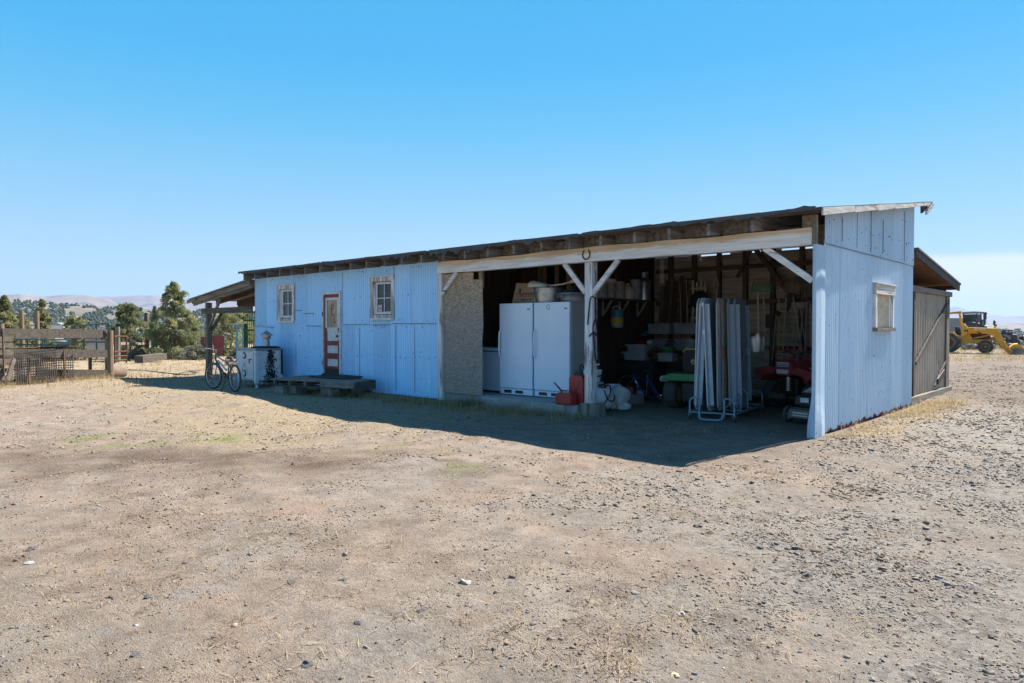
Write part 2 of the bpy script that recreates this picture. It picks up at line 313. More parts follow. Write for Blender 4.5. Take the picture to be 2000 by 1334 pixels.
def ground_mat():
    m, nt, n, l, b = _nt('dirt_yard')
    at = n.new('ShaderNodeAttribute'); at.attribute_name = 'tone'
    s = n.new('ShaderNodeSeparateColor'); l.new(at.outputs['Color'], s.inputs[0])
    grav, straw, moist_shade, green = s.outputs[0], s.outputs[1], s.outputs[2], at.outputs['Alpha']  # third channel: damp patches plus shade painted before the bay and indoors
    big = noise(n, l, .55, 6); mid = noise(n, l, 3.2, 8, rough=.7, off=5); fine = noise(n, l, 26, 8, rough=.75, off=9); vf = noise(n, l, 90, 4, rough=.8, off=2)
    dirt = mix(n, l, ramp(n, l, mid, .3, .7), (.195, .143, .106), (.40, .31, .235))
    dirt = mix(n, l, ramp(n, l, big, .35, .65), dirt, mix(n, l, ramp(n, l, mid, .3, .7), (.20, .162, .13), (.42, .352, .285)))
    dirt = mix(n, l, ramp(n, l, noise(n, l, 1.4, 6, rough=.7, off=12), .56, .70), dirt, (.38, .265, .19)); dirt = mix(n, l, ramp(n, l, noise(n, l, 1.1, 7, rough=.75, off=22), .56, .68), dirt, (.29, .26, .225)); dirt = mix(n, l, ramp(n, l, noise(n, l, 7, 6, (1, 2.2, 1), .8, off=27), .60, .70), dirt, (.17, .125, .09))
    vo = n.new('ShaderNodeTexVoronoi'); vo.inputs['Scale'].default_value = 26; tc = n.new('ShaderNodeTexCoord'); l.new(tc.outputs['Object'], vo.inputs['Vector'])
    vs = n.new('ShaderNodeSeparateColor'); l.new(vo.outputs['Color'], vs.inputs[0])
    gr = mix(n, l, vs.outputs[0], (.14, .12, .105), (.36, .325, .29))
    gr = mix(n, l, ramp(n, l, mid, .38, .66), gr, (.32, .28, .235))
    c = mix(n, l, grav, dirt, gr)
    st = mix(n, l, ramp(n, l, noise(n, l, 9, 8, (1, 3, 1), .8, off=31), .35, .65), (.22, .16, .105), (.47, .375, .25))
    c = mix(n, l, straw, c, st)
    c = mix(n, l, moist_shade, c, mix(n, l, ramp(n, l, mid, .3, .7), (.115, .08, .057), (.21, .155, .115)))
    c = mix(n, l, green, c, mix(n, l, ramp(n, l, fine, .35, .65), (.12, .15, .04), (.27, .30, .10)))
    c = mix(n, l, .45, c, mix(n, l, ramp(n, l, fine, .3, .72), (.50, .48, .46), (1.42, 1.40, 1.37)), 'MULTIPLY')
    c = mix(n, l, .28, c, mix(n, l, ramp(n, l, vf, .35, .68), (.5, .48, .47), (1.35, 1.35, 1.35)), 'MULTIPLY')
    l.new(c, b.inputs['Base Color']); b.inputs['Roughness'].default_value = .95; b.inputs['Specular IOR Level'].default_value = .15
    h = n.new('ShaderNodeMath'); h.operation = 'MULTIPLY_ADD'; l.new(fine, h.inputs[0]); h.inputs[1].default_value = 1.0; l.new(vf, h.inputs[2])
    bp = n.new('ShaderNodeBump'); bp.inputs['Strength'].default_value = .9; bp.inputs['Distance'].default_value = .028
    l.new(h.outputs[0], bp.inputs['Height']); l.new(bp.outputs[0], b.inputs['Normal']); return m
M['ground'] = ground_mat()

# ------------------------------------------------------------------ mesh building
def cr(pts, n=5):
    P = [Vector(p) for p in pts]; P = [P[0] * 2 - P[1]] + P + [P[-1] * 2 - P[-2]]; o = []
    for i in range(1, len(P) - 2):
        a, b, c, d = P[i - 1:i + 3]
        for k in range(n):
            t = k / n; o.append(.5 * (2 * b + (c - a) * t + (2 * a - 5 * b + 4 * c - d) * t * t + (3 * b - a - 3 * c + d) * t ** 3))
    return o + [P[-2]]
class MB:
    def __init__(s): s.v = []; s.f = []; s.t = None
    def add(s, vs, fs):
        o = len(s.v); s.v += [tuple(map(float, p)) for p in vs]; s.f += [tuple(i + o for i in f) for f in fs]; return s
    def box(s, a, b, rz=0, c=None):
        (x0, y0, z0), (x1, y1, z1) = a, b
        vs = [(x, y, z) for z in (z0, z1) for x, y in ((x0, y0), (x1, y0), (x1, y1), (x0, y1))]
        if rz:
            cx, cy = c or ((x0 + x1) / 2, (y0 + y1) / 2); cs, sn = math.cos(rz), math.sin(rz)
            vs = [(cx + (x - cx) * cs - (y - cy) * sn, cy + (x - cx) * sn + (y - cy) * cs, z) for x, y, z in vs]
        return s.add(vs, [(3, 2, 1, 0), (4, 5, 6, 7), (0, 1, 5, 4), (1, 2, 6, 5), (2, 3, 7, 6), (3, 0, 4, 7)])
    def bar(s, p, q, a, b=None, side=(0, 0, 1)):
        """square bar from p to q, width a, depth b; 'side' is the direction the depth points"""
        b = b or a; p, q = Vector(p), Vector(q); d = (q - p).normalized(); sd = Vector(side)
        if abs(d.dot(sd)) > .98: sd = Vector((1, 0, 0)) if abs(d.x) < .9 else Vector((0, 1, 0))
        w_ = d.cross(sd).normalized(); h_ = w_.cross(d).normalized()
        vs = [e + w_ * (i * a / 2) + h_ * (j * b / 2) for e in (p, q) for i, j in ((-1, -1), (1, -1), (1, 1), (-1, 1))]
        return s.add(vs, [(3, 2, 1, 0), (4, 5, 6, 7), (0, 1, 5, 4), (1, 2, 6, 5), (2, 3, 7, 6), (3, 0, 4, 7)])
    def tube(s, pts, r, n=8, closed=False, r2=None):
        P = [Vector(p) for p in pts]; k = len(P); vs = []; fs = []
        nrm = None
        for i in range(k):
            a = P[(i - 1) % k] if (closed or i > 0) else P[i]; b = P[(i + 1) % k] if (closed or i < k - 1) else P[i]
            d = (b - a).normalized()
            if nrm is None:
                nrm = d.orthogonal().normalized()
            else:
                nrm = (nrm - d * nrm.dot(d)); nrm = nrm.normalized() if nrm.length > 1e-6 else d.orthogonal().normalized()
            bn = d.cross(nrm); rr = r if r2 is None else r + (r2 - r) * i / (k - 1)
            vs += [P[i] + (nrm * math.cos(6.28318 * j / n) + bn * math.sin(6.28318 * j / n)) * rr for j in range(n)]
        m = k if closed else k - 1
        for i in range(m):
            for j in range(n):
                a, b = i * n + j, i * n + (j + 1) % n; c, d = ((i + 1) % k) * n + (j + 1) % n, ((i + 1) % k) * n + j
                fs.append((a, b, c, d))
        if not closed: fs += [tuple(range(n))[::-1], tuple(range((k - 1) * n, k * n))]
        return s.add(vs, fs)
    def lathe(s, prof, n=20, c=(0, 0, 0), M_=None, sx=1, sy=1):
        vs = [(r * math.cos(6.28318 * j / n) * sx, r * math.sin(6.28318 * j / n) * sy, z) for r, z in prof for j in range(n)]
        fs = [(i * n + j, i * n + (j + 1) % n, (i + 1) * n + (j + 1) % n, (i + 1) * n + j) for i in range(len(prof) - 1) for j in range(n)]
        fs += [tuple(range(n))[::-1], tuple(range((len(prof) - 1) * n, len(prof) * n))]
        if M_ is not None: vs = [M_ @ Vector(p) for p in vs]
        return s.add([Vector(p) + Vector(c) for p in vs], fs)
    def prism(s, poly, y0, y1):
        """polygon in (x, z) extruded along y"""
        n = len(poly); vs = [(x, y0, z) for x, z in poly] + [(x, y1, z) for x, z in poly]
        fs = [tuple(range(n)), tuple(range(n, 2 * n))[::-1]] + [((i + 1) % n, i, i + n, (i + 1) % n + n) for i in range(n)]
        return s.add(vs, fs)
    def blob(s, c, rad, seed=0, amp=.2, sub=2, flat=None):
        bm = bmesh.new(); bmesh.ops.create_icosphere(bm, subdivisions=sub, radius=1); vs = []
        for v in bm.verts:
            p = v.co; k = 1 + amp * 2 * (fbm(p.x * 1.6 + seed * 7.3, p.y * 1.6 + p.z * 1.9, seed, 3) - .5)
            q = [p.x * rad[0] * k, p.y * rad[1] * k, p.z * rad[2] * k]
            if flat is not None: q[2] = max(q[2], flat)
            vs.append((c[0] + q[0], c[1] + q[1], c[2] + q[2]))
        fs = [tuple(v.index for v in f.verts) for f in bm.faces]; bm.free(); return s.add(vs, fs)
    def tf(s, loc=(0, 0, 0), rz=0, rx=0, ry=0):
        m = Matrix.Translation(loc) @ Matrix.Rotation(rz, 4, 'Z') @ Matrix.Rotation(ry, 4, 'Y') @ Matrix.Rotation(rx, 4, 'X')
        s.v = [tuple(m @ Vector(p)) for p in s.v]; return s
INV = {}
def link_mesh(name, me, m, parent=None, world=False):
    me.materials.append(m if not isinstance(m, str) else M[m]); o = bpy.data.objects.new(name, me); COL.objects.link(o)
    if parent is not None:
        o.parent = parent
        if world and parent.name in INV: o.matrix_parent_inverse = INV[parent.name]
    return o
def part(name, mb, m, parent=None, world=False, smooth=False, bev=0, ang=.6):
    me = bpy.data.meshes.new(name); me.from_pydata(mb.v, [], mb.f); me.update()
    if mb.t is not None:
        ca = me.color_attributes.new('tone', 'FLOAT_COLOR', 'POINT'); ca.data.foreach_set('color', np.asarray(mb.t, np.float32).ravel())
    if smooth:
        me.polygons.foreach_set('use_smooth', [True] * len(me.polygons))
        try: me.set_sharp_from_angle(angle=ang)
        except Exception: pass
    o = link_mesh(name, me, m, parent, world)
    if bev:
        md = o.modifiers.new('bevel', 'BEVEL'); md.width = bev; md.segments = 2; md.limit_method = 'ANGLE'
    return o
def tag(o, label=None, cat=None, group=None, kind=None):
    if label: o['label'] = label
    if cat: o['category'] = cat
    if group: o['group'] = group
    if kind: o['kind'] = kind
    return o
def thing(name, loc, label, cat, group=None, rz=0):
    o = bpy.data.objects.new(name, None); COL.objects.link(o); o.location = loc; o.rotation_euler = (0, 0, rz); o.empty_display_size = .1
    INV[o.name] = (Matrix.Translation(Vector(loc)) @ Matrix.Rotation(rz, 4, 'Z')).inverted()
    return tag(o, label, cat, group)
def solo(name, mb, m, label, cat, group=None, loc=(0, 0, 0), rz=0, **k):
    o = part(name, mb, m, **k); o.location = loc; o.rotation_euler = (0, 0, rz); return tag(o, label, cat, group)
def kids(o): return [c for c in bpy.data.objects if c.parent == o]
def dup(src, loc, rz=None, label=None, group=None, parent=None):
    c = src.copy(); COL.objects.link(c)
    if parent is None:
        c.location = loc
        if rz is not None: c.rotation_euler = (0, 0, rz)
        if label: c['label'] = label
        if group: c['group'] = group
    else: c.parent = parent
    for ch in kids(src): dup(ch, None, parent=c)
    return c
def text_part(name, txt, size, m, parent, loc, rot, ext=.001):
    cu = bpy.data.curves.new(name, 'FONT'); cu.body = txt; cu.size = size; cu.extrude = ext; cu.align_x = 'CENTER'; cu.materials.append(M[m])
    tmp = bpy.data.objects.new('tmp_text', cu); COL.objects.link(tmp); me = bpy.data.meshes.new_from_object(tmp.evaluated_get(bpy.context.evaluated_depsgraph_get()))
    bpy.data.objects.remove(tmp); o = link_mesh(name, me, m, parent) if not me.materials else None
    if o is None:
        me.materials.clear(); o = link_mesh(name, me, m, parent)
    o.location = loc; o.rotation_euler = rot; return o
def np_mesh(name, V, F, m, tone=None, smooth=False):
    """V (n,3), F (k,3 or 4) numpy arrays -> object"""
    me = bpy.data.meshes.new(name); k, s = F.shape
    me.vertices.add(len(V)); me.vertices.foreach_set('co', np.asarray(V, np.float32).ravel())
    me.loops.add(k * s); me.loops.foreach_set('vertex_index', F.astype(np.int32).ravel())
    me.polygons.add(k); me.polygons.foreach_set('loop_start', np.arange(0, k * s, s, dtype=np.int32)); me.polygons.foreach_set('loop_total', np.full(k, s, np.int32))
    if smooth: me.polygons.foreach_set('use_smooth', np.ones(k, bool))
    me.update(calc_edges=True)
    if tone is not None:
        ca = me.color_attributes.new('tone', 'FLOAT_COLOR', 'POINT'); ca.data.foreach_set('color', np.asarray(tone, np.float32).ravel())
    return link_mesh(name, me, m)
# ------------------------------------------------------------------ ground sheet
def axis(lo, hi, st, out_lo, out_hi):
    a = list(np.arange(lo, hi + 1e-6, st)); s = st
    while a[-1] < out_hi: s *= 1.16; a.append(a[-1] + s)
    s = st; b = []; x = lo
    while x > out_lo: s *= 1.16; x -= s; b.append(x)
    return np.array(b[::-1] + a)
def seg_d(x, y, ax, ay, bx, by):
    dx, dy = bx - ax, by - ay; t = np.clip(((x - ax) * dx + (y - ay) * dy) / (dx * dx + dy * dy), 0, 1)
    return np.hypot(x - ax - t * dx, y - ay - t * dy)
def masks(X, Y):
    n1 = fbm(X / 1.3, Y / 1.3, 21); n2 = fbm(X / .45, Y / .45, 31); n3 = fbm(X / 4, Y / 4, 41, 3)
    grav = sstep(-.2, 2.6, X + (n1 - .5) * 3.5 + (n2 - .5) * 1.5 + .18 * (Y + 6)) * (.55 + .45 * sstep(.35, .55, n2))
    grav = np.maximum(grav, .6 * sstep(.54, .64, n1) * sstep(-7, -3.5, Y * .6 + X * .2 - 1.5))
    back = sstep(-4, -.5, X + .05 * Y) * sstep(4.5, 8, Y); grav = np.maximum(grav, back)
    inside = sstep(-15.6, -15.3, X) * (1 - sstep(-.1, .1, X)) * sstep(-.3, 0, Y) * (1 - sstep(5.3, 5.6, Y))
    straw = sstep(.36, .6, n1 * .6 + n2 * .4 + .14 * sstep(-4, -9, X)) * sstep(-3.0, -6.0, X) * sstep(-6.6, -5.0, Y + .14 * (X + 6))
    straw = np.maximum(straw, .9 * np.exp(-((X - .45 - .12 * np.sin(Y * 2)) / .38) ** 2) * sstep(-.3, .5, Y) * (1 - sstep(6.5, 9, Y)) * sstep(.3, .5, n2))
    straw = np.maximum(straw, .8 * sstep(-12, -18, X) * sstep(.3, .6, n2))
    straw = np.maximum(straw, .5 * np.exp(-((Y + .45) / .45) ** 2) * sstep(-3.4, -4.5, X) * sstep(.35, .6, n2)) * (1 - inside)
    moist_shade = np.exp(-(seg_d(X + (n1 - .5) * 2.4, Y + (n2 - .5) * 1.1, -6.1, -7.3, -3.2, -5.3) / .72) ** 2) * (.5 + .5 * sstep(.38, .58, n1 * .5 + n2 * .5))
    moist_shade = np.maximum(moist_shade, .6 * np.exp(-(seg_d(X, Y, -3.2, -5.0, -1.8, -4.6) / .5) ** 2) * sstep(.4, .6, n2))
    moist_shade = np.maximum(moist_shade, .3 * np.exp(-(seg_d(X, Y, -4.5, -1.5, -.2, -1.2) / 1.3) ** 2)); moist_shade = np.maximum(moist_shade, .3 * inside)  # shade painted into the ground before the bay and the shed floor
    moist_shade = np.maximum(moist_shade, .36 * sstep(-6, -3, X) * (1 - sstep(.1, .5, X)) * sstep(-3.3, -2.6, Y + (n1 - .5)) * (1 - sstep(5, 6, Y)))  # shed's cast shadow before the bay, painted as darker ground
    moist_shade = np.maximum(moist_shade, .72 * back)  # back yard gravel is simply darker
    green = np.exp(-(seg_d(X, Y, -6.9, -6.5, -5.6, -4.4) / .42) ** 2) * sstep(.42, .56, n2)
    green = np.maximum(green, .4 * np.exp(-(seg_d(X, Y, -4.5, -3.9, -2.2, -4.6) / .4) ** 2) * sstep(.5, .65, n2))
    return grav, straw, moist_shade, green
gx = axis(-24, 5, .08, -620, 620); gy = axis(-10.4, 11, .08, -620, 620)
X, Y = np.meshgrid(gx, gy); Z = gz(X, Y); nx, ny = len(gx), len(gy)
ids = np.arange(nx * ny).reshape(ny, nx)
F = np.stack([ids[:-1, :-1], ids[:-1, 1:], ids[1:, 1:], ids[1:, :-1]], -1).reshape(-1, 4)
mk = masks(X, Y)
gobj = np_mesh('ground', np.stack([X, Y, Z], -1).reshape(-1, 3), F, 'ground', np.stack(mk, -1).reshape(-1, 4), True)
tag(gobj, kind='structure')

# ------------------------------------------------------------------ far terrain: wooded rise, mesas (seen over the valley)
def hill_mat(name, c1, c2, c3, sc):
    m, nt, n, l, b = _nt(name)
    c = mix(n, l, ramp(n, l, noise(n, l, sc, 8, (1, 1, 3), .7), .35, .65), c1, c2)
    c = mix(n, l, ramp(n, l, noise(n, l, sc * 4, 8, (1, 1, 4), .75, off=4), .52, .6), c, c3)
    l.new(c, b.inputs['Base Color']); b.inputs['Roughness'].default_value = .95; b.inputs['Specular IOR Level'].default_value = .1; return m
M['sage_hill'] = hill_mat('sage_hill', (.13, .11, .085), (.20, .17, .13), (.07, .075, .05), .006)
M['mesa'] = hill_mat('mesa_slopes', (.17, .125, .095), (.25, .19, .14), (.10, .085, .065), .0011)
M['valley'] = hill_mat('valley_floor', (.30, .26, .17), (.40, .34, .21), (.10, .12, .06), .006)
def ridge(name, D, us, vs, depth, foot, m, seed, rough_amp, k=200):
    """a ridge at distance D whose skyline follows the photo; it slopes down towards us over 'depth' and falls away behind"""
    uu = np.linspace(us[0], us[-1], k); vv = np.interp(uu, us, vs)
    rows = 26; V = []
    for j in range(rows):
        t = j / (rows - 4)
        d = D - depth * (1 - t) if t <= 1 else D + depth * .5 * (t - 1) * 4
        for i in range(k):
            top = EYE + (HZ - vv[i]) / FPX * D
            p = CAMP + (fh * D + rt * ((uu[i] - 1000) / FPX * D)) * (d / D)
            if t <= 1: z = foot + (top - foot) * (t ** 1.4) + (fbm(i * .11, j * .45, seed) - .5) * rough_amp * t * (1 - t) * 4
            else: z = top - (top - foot) * (t - 1) * 2.5
            V.append((p[0], p[1], z))
    ids = np.arange(rows * k).reshape(rows, k)
    F = np.stack([ids[:-1, :-1], ids[:-1, 1:], ids[1:, 1:], ids[1:, :-1]], -1).reshape(-1, 4)
    return tag(np_mesh(name, np.array(V), F, m, None, True), kind='structure')
ang = np.linspace(R(-70), R(70), 80); rad_ = np.geomspace(390, 16000, 40)
A_, R_ = np.meshgrid(ang, rad_); base = np.arctan2(fh[1], fh[0])
VX = CAMP[0] + R_ * np.cos(base - A_); VY = CAMP[1] + R_ * np.sin(base - A_)
VZ = -43 + 6 * (fbm(VX / 300, VY / 300, 3) - .5)
ids = np.arange(80 * 40).reshape(40, 80); F = np.stack([ids[:-1, :-1], ids[1:, :-1], ids[1:, 1:], ids[:-1, 1:]], -1).reshape(-1, 4)
tag(np_mesh('valley', np.stack([VX, VY, VZ], -1).reshape(-1, 3), F, 'valley', None, True), kind='structure')
ridge('wooded_hill', 1500, (-320, -60, 0, 40, 120, 200, 300, 420, 520, 700), (584, 588, 590, 588, 594, 600, 604, 607, 612, 622), 950, -44, 'sage_hill', 2, 14)
ridge('mesa', 6500, (-400, -60, 0, 40, 90, 130, 170, 215, 240, 300), (577, 577, 577, 574, 579, 576, 577, 585, 600, 606), 2200, -60, 'mesa', 3, 90)
ridge('mesa', 9500, (-100, 120, 180, 230, 270, 300, 330, 380, 420, 520, 700), (590, 585, 580, 579, 577, 577, 581, 582, 582, 586, 592), 2600, -60, 'mesa', 5, 90)
ridge('mesa', 5200, (1700, 1880, 1925, 1960, 2000, 2100, 2300), (634, 630, 634, 632, 631, 629, 628), 1500, -60, 'mesa', 8, 30)
ridge('mesa', 11000, (1700, 1800, 1880, 1915, 1950, 2000, 2150, 2300), (622, 617, 615, 614, 619, 617, 614, 616), 2500, -60, 'mesa', 9, 60)
ridge('mountain', 15000, (1700, 1820, 1846, 1858, 1870, 1884, 1910, 2000), (626, 615, 606, 600, 599, 604, 612, 622), 2200, -60, 'mesa', 12, 60, 120)
ridge('wooded_hill', 1900, (1700, 1850, 1950, 2000, 2150, 2300), (643, 643, 644, 644, 642, 641), 900, -46, 'sage_hill', 14, 6)

def ico():
    bm = bmesh.new(); bmesh.ops.create_icosphere(bm, subdivisions=1, radius=1)
    v = np.array([q.co[:] for q in bm.verts]); f = np.array([[q.index for q in x.verts] for x in bm.faces]); bm.free(); return v, f
IV, IF = ico()
def scatter_blobs(name, P, S, m, tone, amp=.25, rot=True):
    """many small stones or far tree crowns as one mesh"""
    n = len(P); V = IV[None] * (1 + amp * (rng.random((n, 42 if len(IV) == 42 else len(IV), 1)) - .5) * 2)
    V = V * S[:, None, :]
    if rot:
        a = rng.random(n) * 6.283; c, s = np.cos(a)[:, None], np.sin(a)[:, None]
        V = np.stack([V[..., 0] * c - V[..., 1] * s, V[..., 0] * s + V[..., 1] * c, V[..., 2]], -1)
    V = (V + P[:, None, :]).reshape(-1, 3); Fs = (IF[None] + (np.arange(n) * len(IV))[:, None, None]).reshape(-1, 3)
    return np_mesh(name, V, Fs, m, np.repeat(tone, len(IV), axis=0))
deps = bpy.context.evaluated_depsgraph_get
def woods(us, vs, D, depth, foot, n, seed):
    P = []; S = []
    while len(P) < n:
        u = rng.uniform(us[0], us[-1]); t = rng.random() ** .7; d = D - depth * (1 - t)
        if fbm(u / 22, t * 9, seed) < .36 + .10 * (t > .85): continue
        top = EYE + (HZ - np.interp(u, us, vs)) / FPX * D
        p = CAMP + (fh * D + rt * ((u - 1000) / FPX * D)) * (d / D); z = foot + (top - foot) * t ** 1.4
        r_ = rng.uniform(1.3, 2.9); P.append((p[0], p[1], z + r_ * .8)); S.append((r_, r_, r_ * rng.uniform(.9, 1.5)))
    k = len(P); tone = np.stack([rng.random(k), rng.random(k) * .4, np.zeros(k), np.ones(k)], -1)
    return tag(scatter_blobs('juniper_woods', np.array(P), np.array(S), 'woods', tone, .35), 'scattered dark junipers covering the far slope', 'woods', None, 'stuff')
o = woods((-320, -60, 0, 40, 120, 200, 300, 420, 520, 700), (584, 588, 590, 588, 594, 600, 604, 607, 612, 622), 1500, 950, -44, 11000, 4)
o['label'] = 'dark juniper woods covering the wooded hill beyond the fence'
o = woods((1800, 1950, 2000, 2150), (643, 644, 644, 642), 1900, 900, -46, 3000, 6)
o['label'] = 'dark juniper woods on the low slope behind the yellow loader'

# ------------------------------------------------------------------ the shed
shed = thing('shed', (-7.6, 2.5, 0), 'long low shed of pale blue painted corrugated steel with an open-fronted bay and monopitch roof', 'shed')
XL, XR, YB = -15.27, 0.0, 5.2
def rooft(y): return 3.05 + .142 * (y + .4)
def corr(mb, s0, s1, z0f, z1f, place, off=0, holes=(), pitch=.076, amp=.009, tone=(1, 1, 1), tilt=0):
    """corrugated sheet between s0 and s1; place(s, z, o) -> xyz; holes are (s0, s1, z0, z1)"""
    ss = set(np.arange(s0, s1, pitch / 8).tolist() + [s1])
    for h in holes:
        for q in h[:2]:
            if s0 < q < s1: ss.add(q)
    ss = sorted(ss)
    if mb.t is None: mb.t = []
    for a, b in zip(ss[:-1], ss[1:]):
        if b - a < 1e-5: continue
        mid = (a + b) / 2; iv = [(0., 1.)]
        za, zb = (z0f(a), z1f(a)), (z0f(b), z1f(b)); lo, hi = z0f(mid), z1f(mid)
        segs = [(lo, hi)]
        for h in holes:
            if h[0] <= mid <= h[1]:
                ns = []
                for q0, q1 in segs:
                    if h[2] > q0: ns.append((q0, min(q1, h[2])))
                    if h[3] < q1: ns.append((max(q0, h[3]), q1))
                segs = [q for q in ns if q[1] - q[0] > 1e-4]
        oa, ob = (off + amp * math.cos(6.28318 * q / pitch) for q in (a, b))
        for q0, q1 in segs:
            a0, b0 = (z0f(a), z0f(b)) if abs(q0 - lo) < 1e-6 else (q0, q0)
            a1, b1 = (z1f(a), z1f(b)) if abs(q1 - hi) < 1e-6 else (q1, q1)
            mb.add([place(a, a0, oa - tilt), place(b, b0, ob - tilt), place(b, b1, ob), place(a, a1, oa)], [(0, 1, 2, 3)])
            ka, kb = (1 + .10 * math.cos(6.28318 * q / pitch) for q in (a, b)); ta, tb = tuple(x * ka for x in tone), tuple(x * kb for x in tone); mb.t += [(*ta, 1), (*tb, 1), (*tb, 1), (*ta, 1)]  # rib shading painted into the tone: crests lighter, grooves darker
W1 = (-13.96, -13.19, 1.70, 2.57); W2 = (-9.82, -9.04, 1.74, 2.59); DR = (-11.84, -11.04, .33, 2.38)
fr = MB(); FP = lambda s, z, o: (s, -.012 - o, z)
rr = random.Random(3)
x = XL; seams = []
while x < -7.56:
    e = min(x + rr.choice((.66, .68, .7)), -7.55)
    if -7.55 - e < .2: e = -7.55
    for row, (za, zb) in enumerate(((rr.uniform(.0, .07), 1.62), (rr.choice((1.55, 1.565, 1.58)), 2.885))):
        k = rr.uniform(.86, 1.05); tn = (k * rr.uniform(.96, 1.0), k, k * rr.uniform(1, 1.03))
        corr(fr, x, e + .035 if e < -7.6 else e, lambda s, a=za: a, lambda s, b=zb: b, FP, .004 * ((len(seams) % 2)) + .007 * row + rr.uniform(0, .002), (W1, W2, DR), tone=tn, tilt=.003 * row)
    seams.append(x); x = e
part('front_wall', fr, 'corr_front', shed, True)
M['rust_edge'] = mat('rusty_sheet_edge', (.10, .09, .10), (.20, .18, .19), 6, .9, bump=0, stretch=(3, 1, 3))
b = MB()
for xa, xb, zq in ((-15.25, -14.75, 1.545), (-14.7, -14.2, 1.52), (-12.6, -11.9, 1.545), (-10.98, -9.85, 1.575), (-9.8, -9.1, 1.56), (-9.05, -7.6, 1.59), (-13.1, -12.8, 1.95), (-12.75, -12.2, 1.86)):
    q = xa
    b = MB(); b.bar((q, -.0425, zq), (xb, -.0425, zq + rr.uniform(-.012, .012)), .012, .005, (0, 1, 0)); part('sheet_lap', b, 'rust_edge', shed, True)
for xq, za, zb in ((-10.98, 1.6, 2.85), (-9.0, 2.64, 2.85), (-10.3, .2, 1.5), (-8.95, .1, 1.55), (-13.1, .5, 1.1), (-8.3, .1, 1.55)):
    b = MB(); b.box((xq, -.043, za), (xq + .008, -.038, zb)); part('sheet_lap', b, 'rust_edge', shed, True)
b = MB()
for k in range(150):
    xq = -15.2 + 7.6 * rr.random(); zq = rr.choice((.12, .85, 1.5, 1.66, 2.2, 2.78)) + rr.uniform(-.03, .03)
    if any(h[0] - .1 < xq < h[1] + .1 and h[2] - .1 < zq < h[3] + .1 for h in (W1, W2, DR)): continue
    s_ = rr.uniform(.008, .016); b.box((xq, -.045, zq), (xq + s_, -.039, zq + s_ * rr.uniform(.8, 2.2)))
part('nail_heads', b, 'iron', shed, True)['kind'] = 'stuff'
sd = MB(); SP = lambda s, z, o: (.012 + o, s, z)
y = .3; k_ = 0; SW = (2.64, 3.66, 1.46, 2.15)
while y < YB - .01:
    e = min(y + .68, YB); k = rr.uniform(.94, 1.03)
    if YB - e < .2: e = YB
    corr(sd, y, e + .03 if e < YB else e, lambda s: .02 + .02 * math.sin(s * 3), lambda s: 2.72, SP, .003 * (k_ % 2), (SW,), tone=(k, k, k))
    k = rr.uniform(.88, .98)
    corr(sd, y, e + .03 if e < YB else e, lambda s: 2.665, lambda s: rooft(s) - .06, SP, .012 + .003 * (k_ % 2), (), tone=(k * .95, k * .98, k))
    y = e; k_ += 1
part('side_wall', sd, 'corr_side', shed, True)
for yq, za, zb in ((1.02, 2.75, 3.1), (1.7, 2.72, 3.28), (2.42, 2.7, 3.36), (3.1, 2.75, 3.3), (4.46, 2.7, 3.6)):
    b = MB(); b.box((.035, yq, za), (.040, yq + .009, zb)); part('sheet_lap', b, 'rust_edge', shed, True)
b = MB(); b.box((.035, .36, 2.652), (.040, 5.18, 2.662))
part('sheet_lap', b, 'rust_edge', shed, True)
b = MB()
for k in range(80):
    yq = .4 + 4.7 * rr.random(); zq = rr.choice((.4, .9, 1.4, 1.9, 2.4, 2.75, 3.0)) + rr.uniform(-.05, .05)
    if SW[0] - .1 < yq < SW[1] + .1 and SW[2] - .1 < zq < SW[3] + .1 or zq > rooft(yq) - .1: continue
    s_ = rr.uniform(.005, .012); b.box((.03, yq, zq), (.041 if zq > 2.7 else .031, yq + s_, zq + s_ * rr.uniform(.8, 2.5)))
part('nail_heads', b, 'iron', shed, True)['kind'] = 'stuff'
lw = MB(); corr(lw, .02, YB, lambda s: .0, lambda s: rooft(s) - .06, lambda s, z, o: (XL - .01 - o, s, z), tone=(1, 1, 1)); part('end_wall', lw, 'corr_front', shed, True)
# corner flashing: folded flat sheet, kicked out at the foot
cf = MB()
pr = [(-.025, -.034, 2.62), (-.02, -.034, 1.0), (-.03, -.04, .5), (-.05, -.055, .28), (-.075, -.05, -.03)]
for (xa, ya, za), (xb, yb, zb) in zip(pr[:-1], pr[1:]):
    for p0, p1 in (((0, .0), (1, .0)), ((1, .0), (2, .0))):
        pass
def cfp(i, z, k):    # i: 0 inner front edge, 1 nose, 2 side edge, 3 far side edge
    f = sstep(.62, .1, z)
    return [(-.012 - .05 * f, -.030 - .02 * f, z), (.040 + .015 * f, -.036 - .05 * f, z), (.045 + .03 * f, .14 - .02 * f, z), (.034 + .012 * f * k, .33, z)][i]
zz = [2.62, 2.0, 1.4, .8, .6, .45, .3, .18, .06, -.06]
for a, b in zip(zz[:-1], zz[1:]):
    for i in range(3):
        k = .6 if (int(a * 10) % 2) else 1.3
        cf.add([cfp(i, a, 1), cfp(i, b, 1), cfp(i + 1, b, 1), cfp(i + 1, a, 1)], [(0, 1, 2, 3)])
cf.t = [(.80, .82, .85, 1)] * len(cf.v)
part('corner_flashing', cf, 'corr_flash', shed, True)
bt = MB(); bt.box((-.16, -.02, 2.62), (.028, .05, 3.02)); part('corner_block', bt, 'wood_y', shed, True)
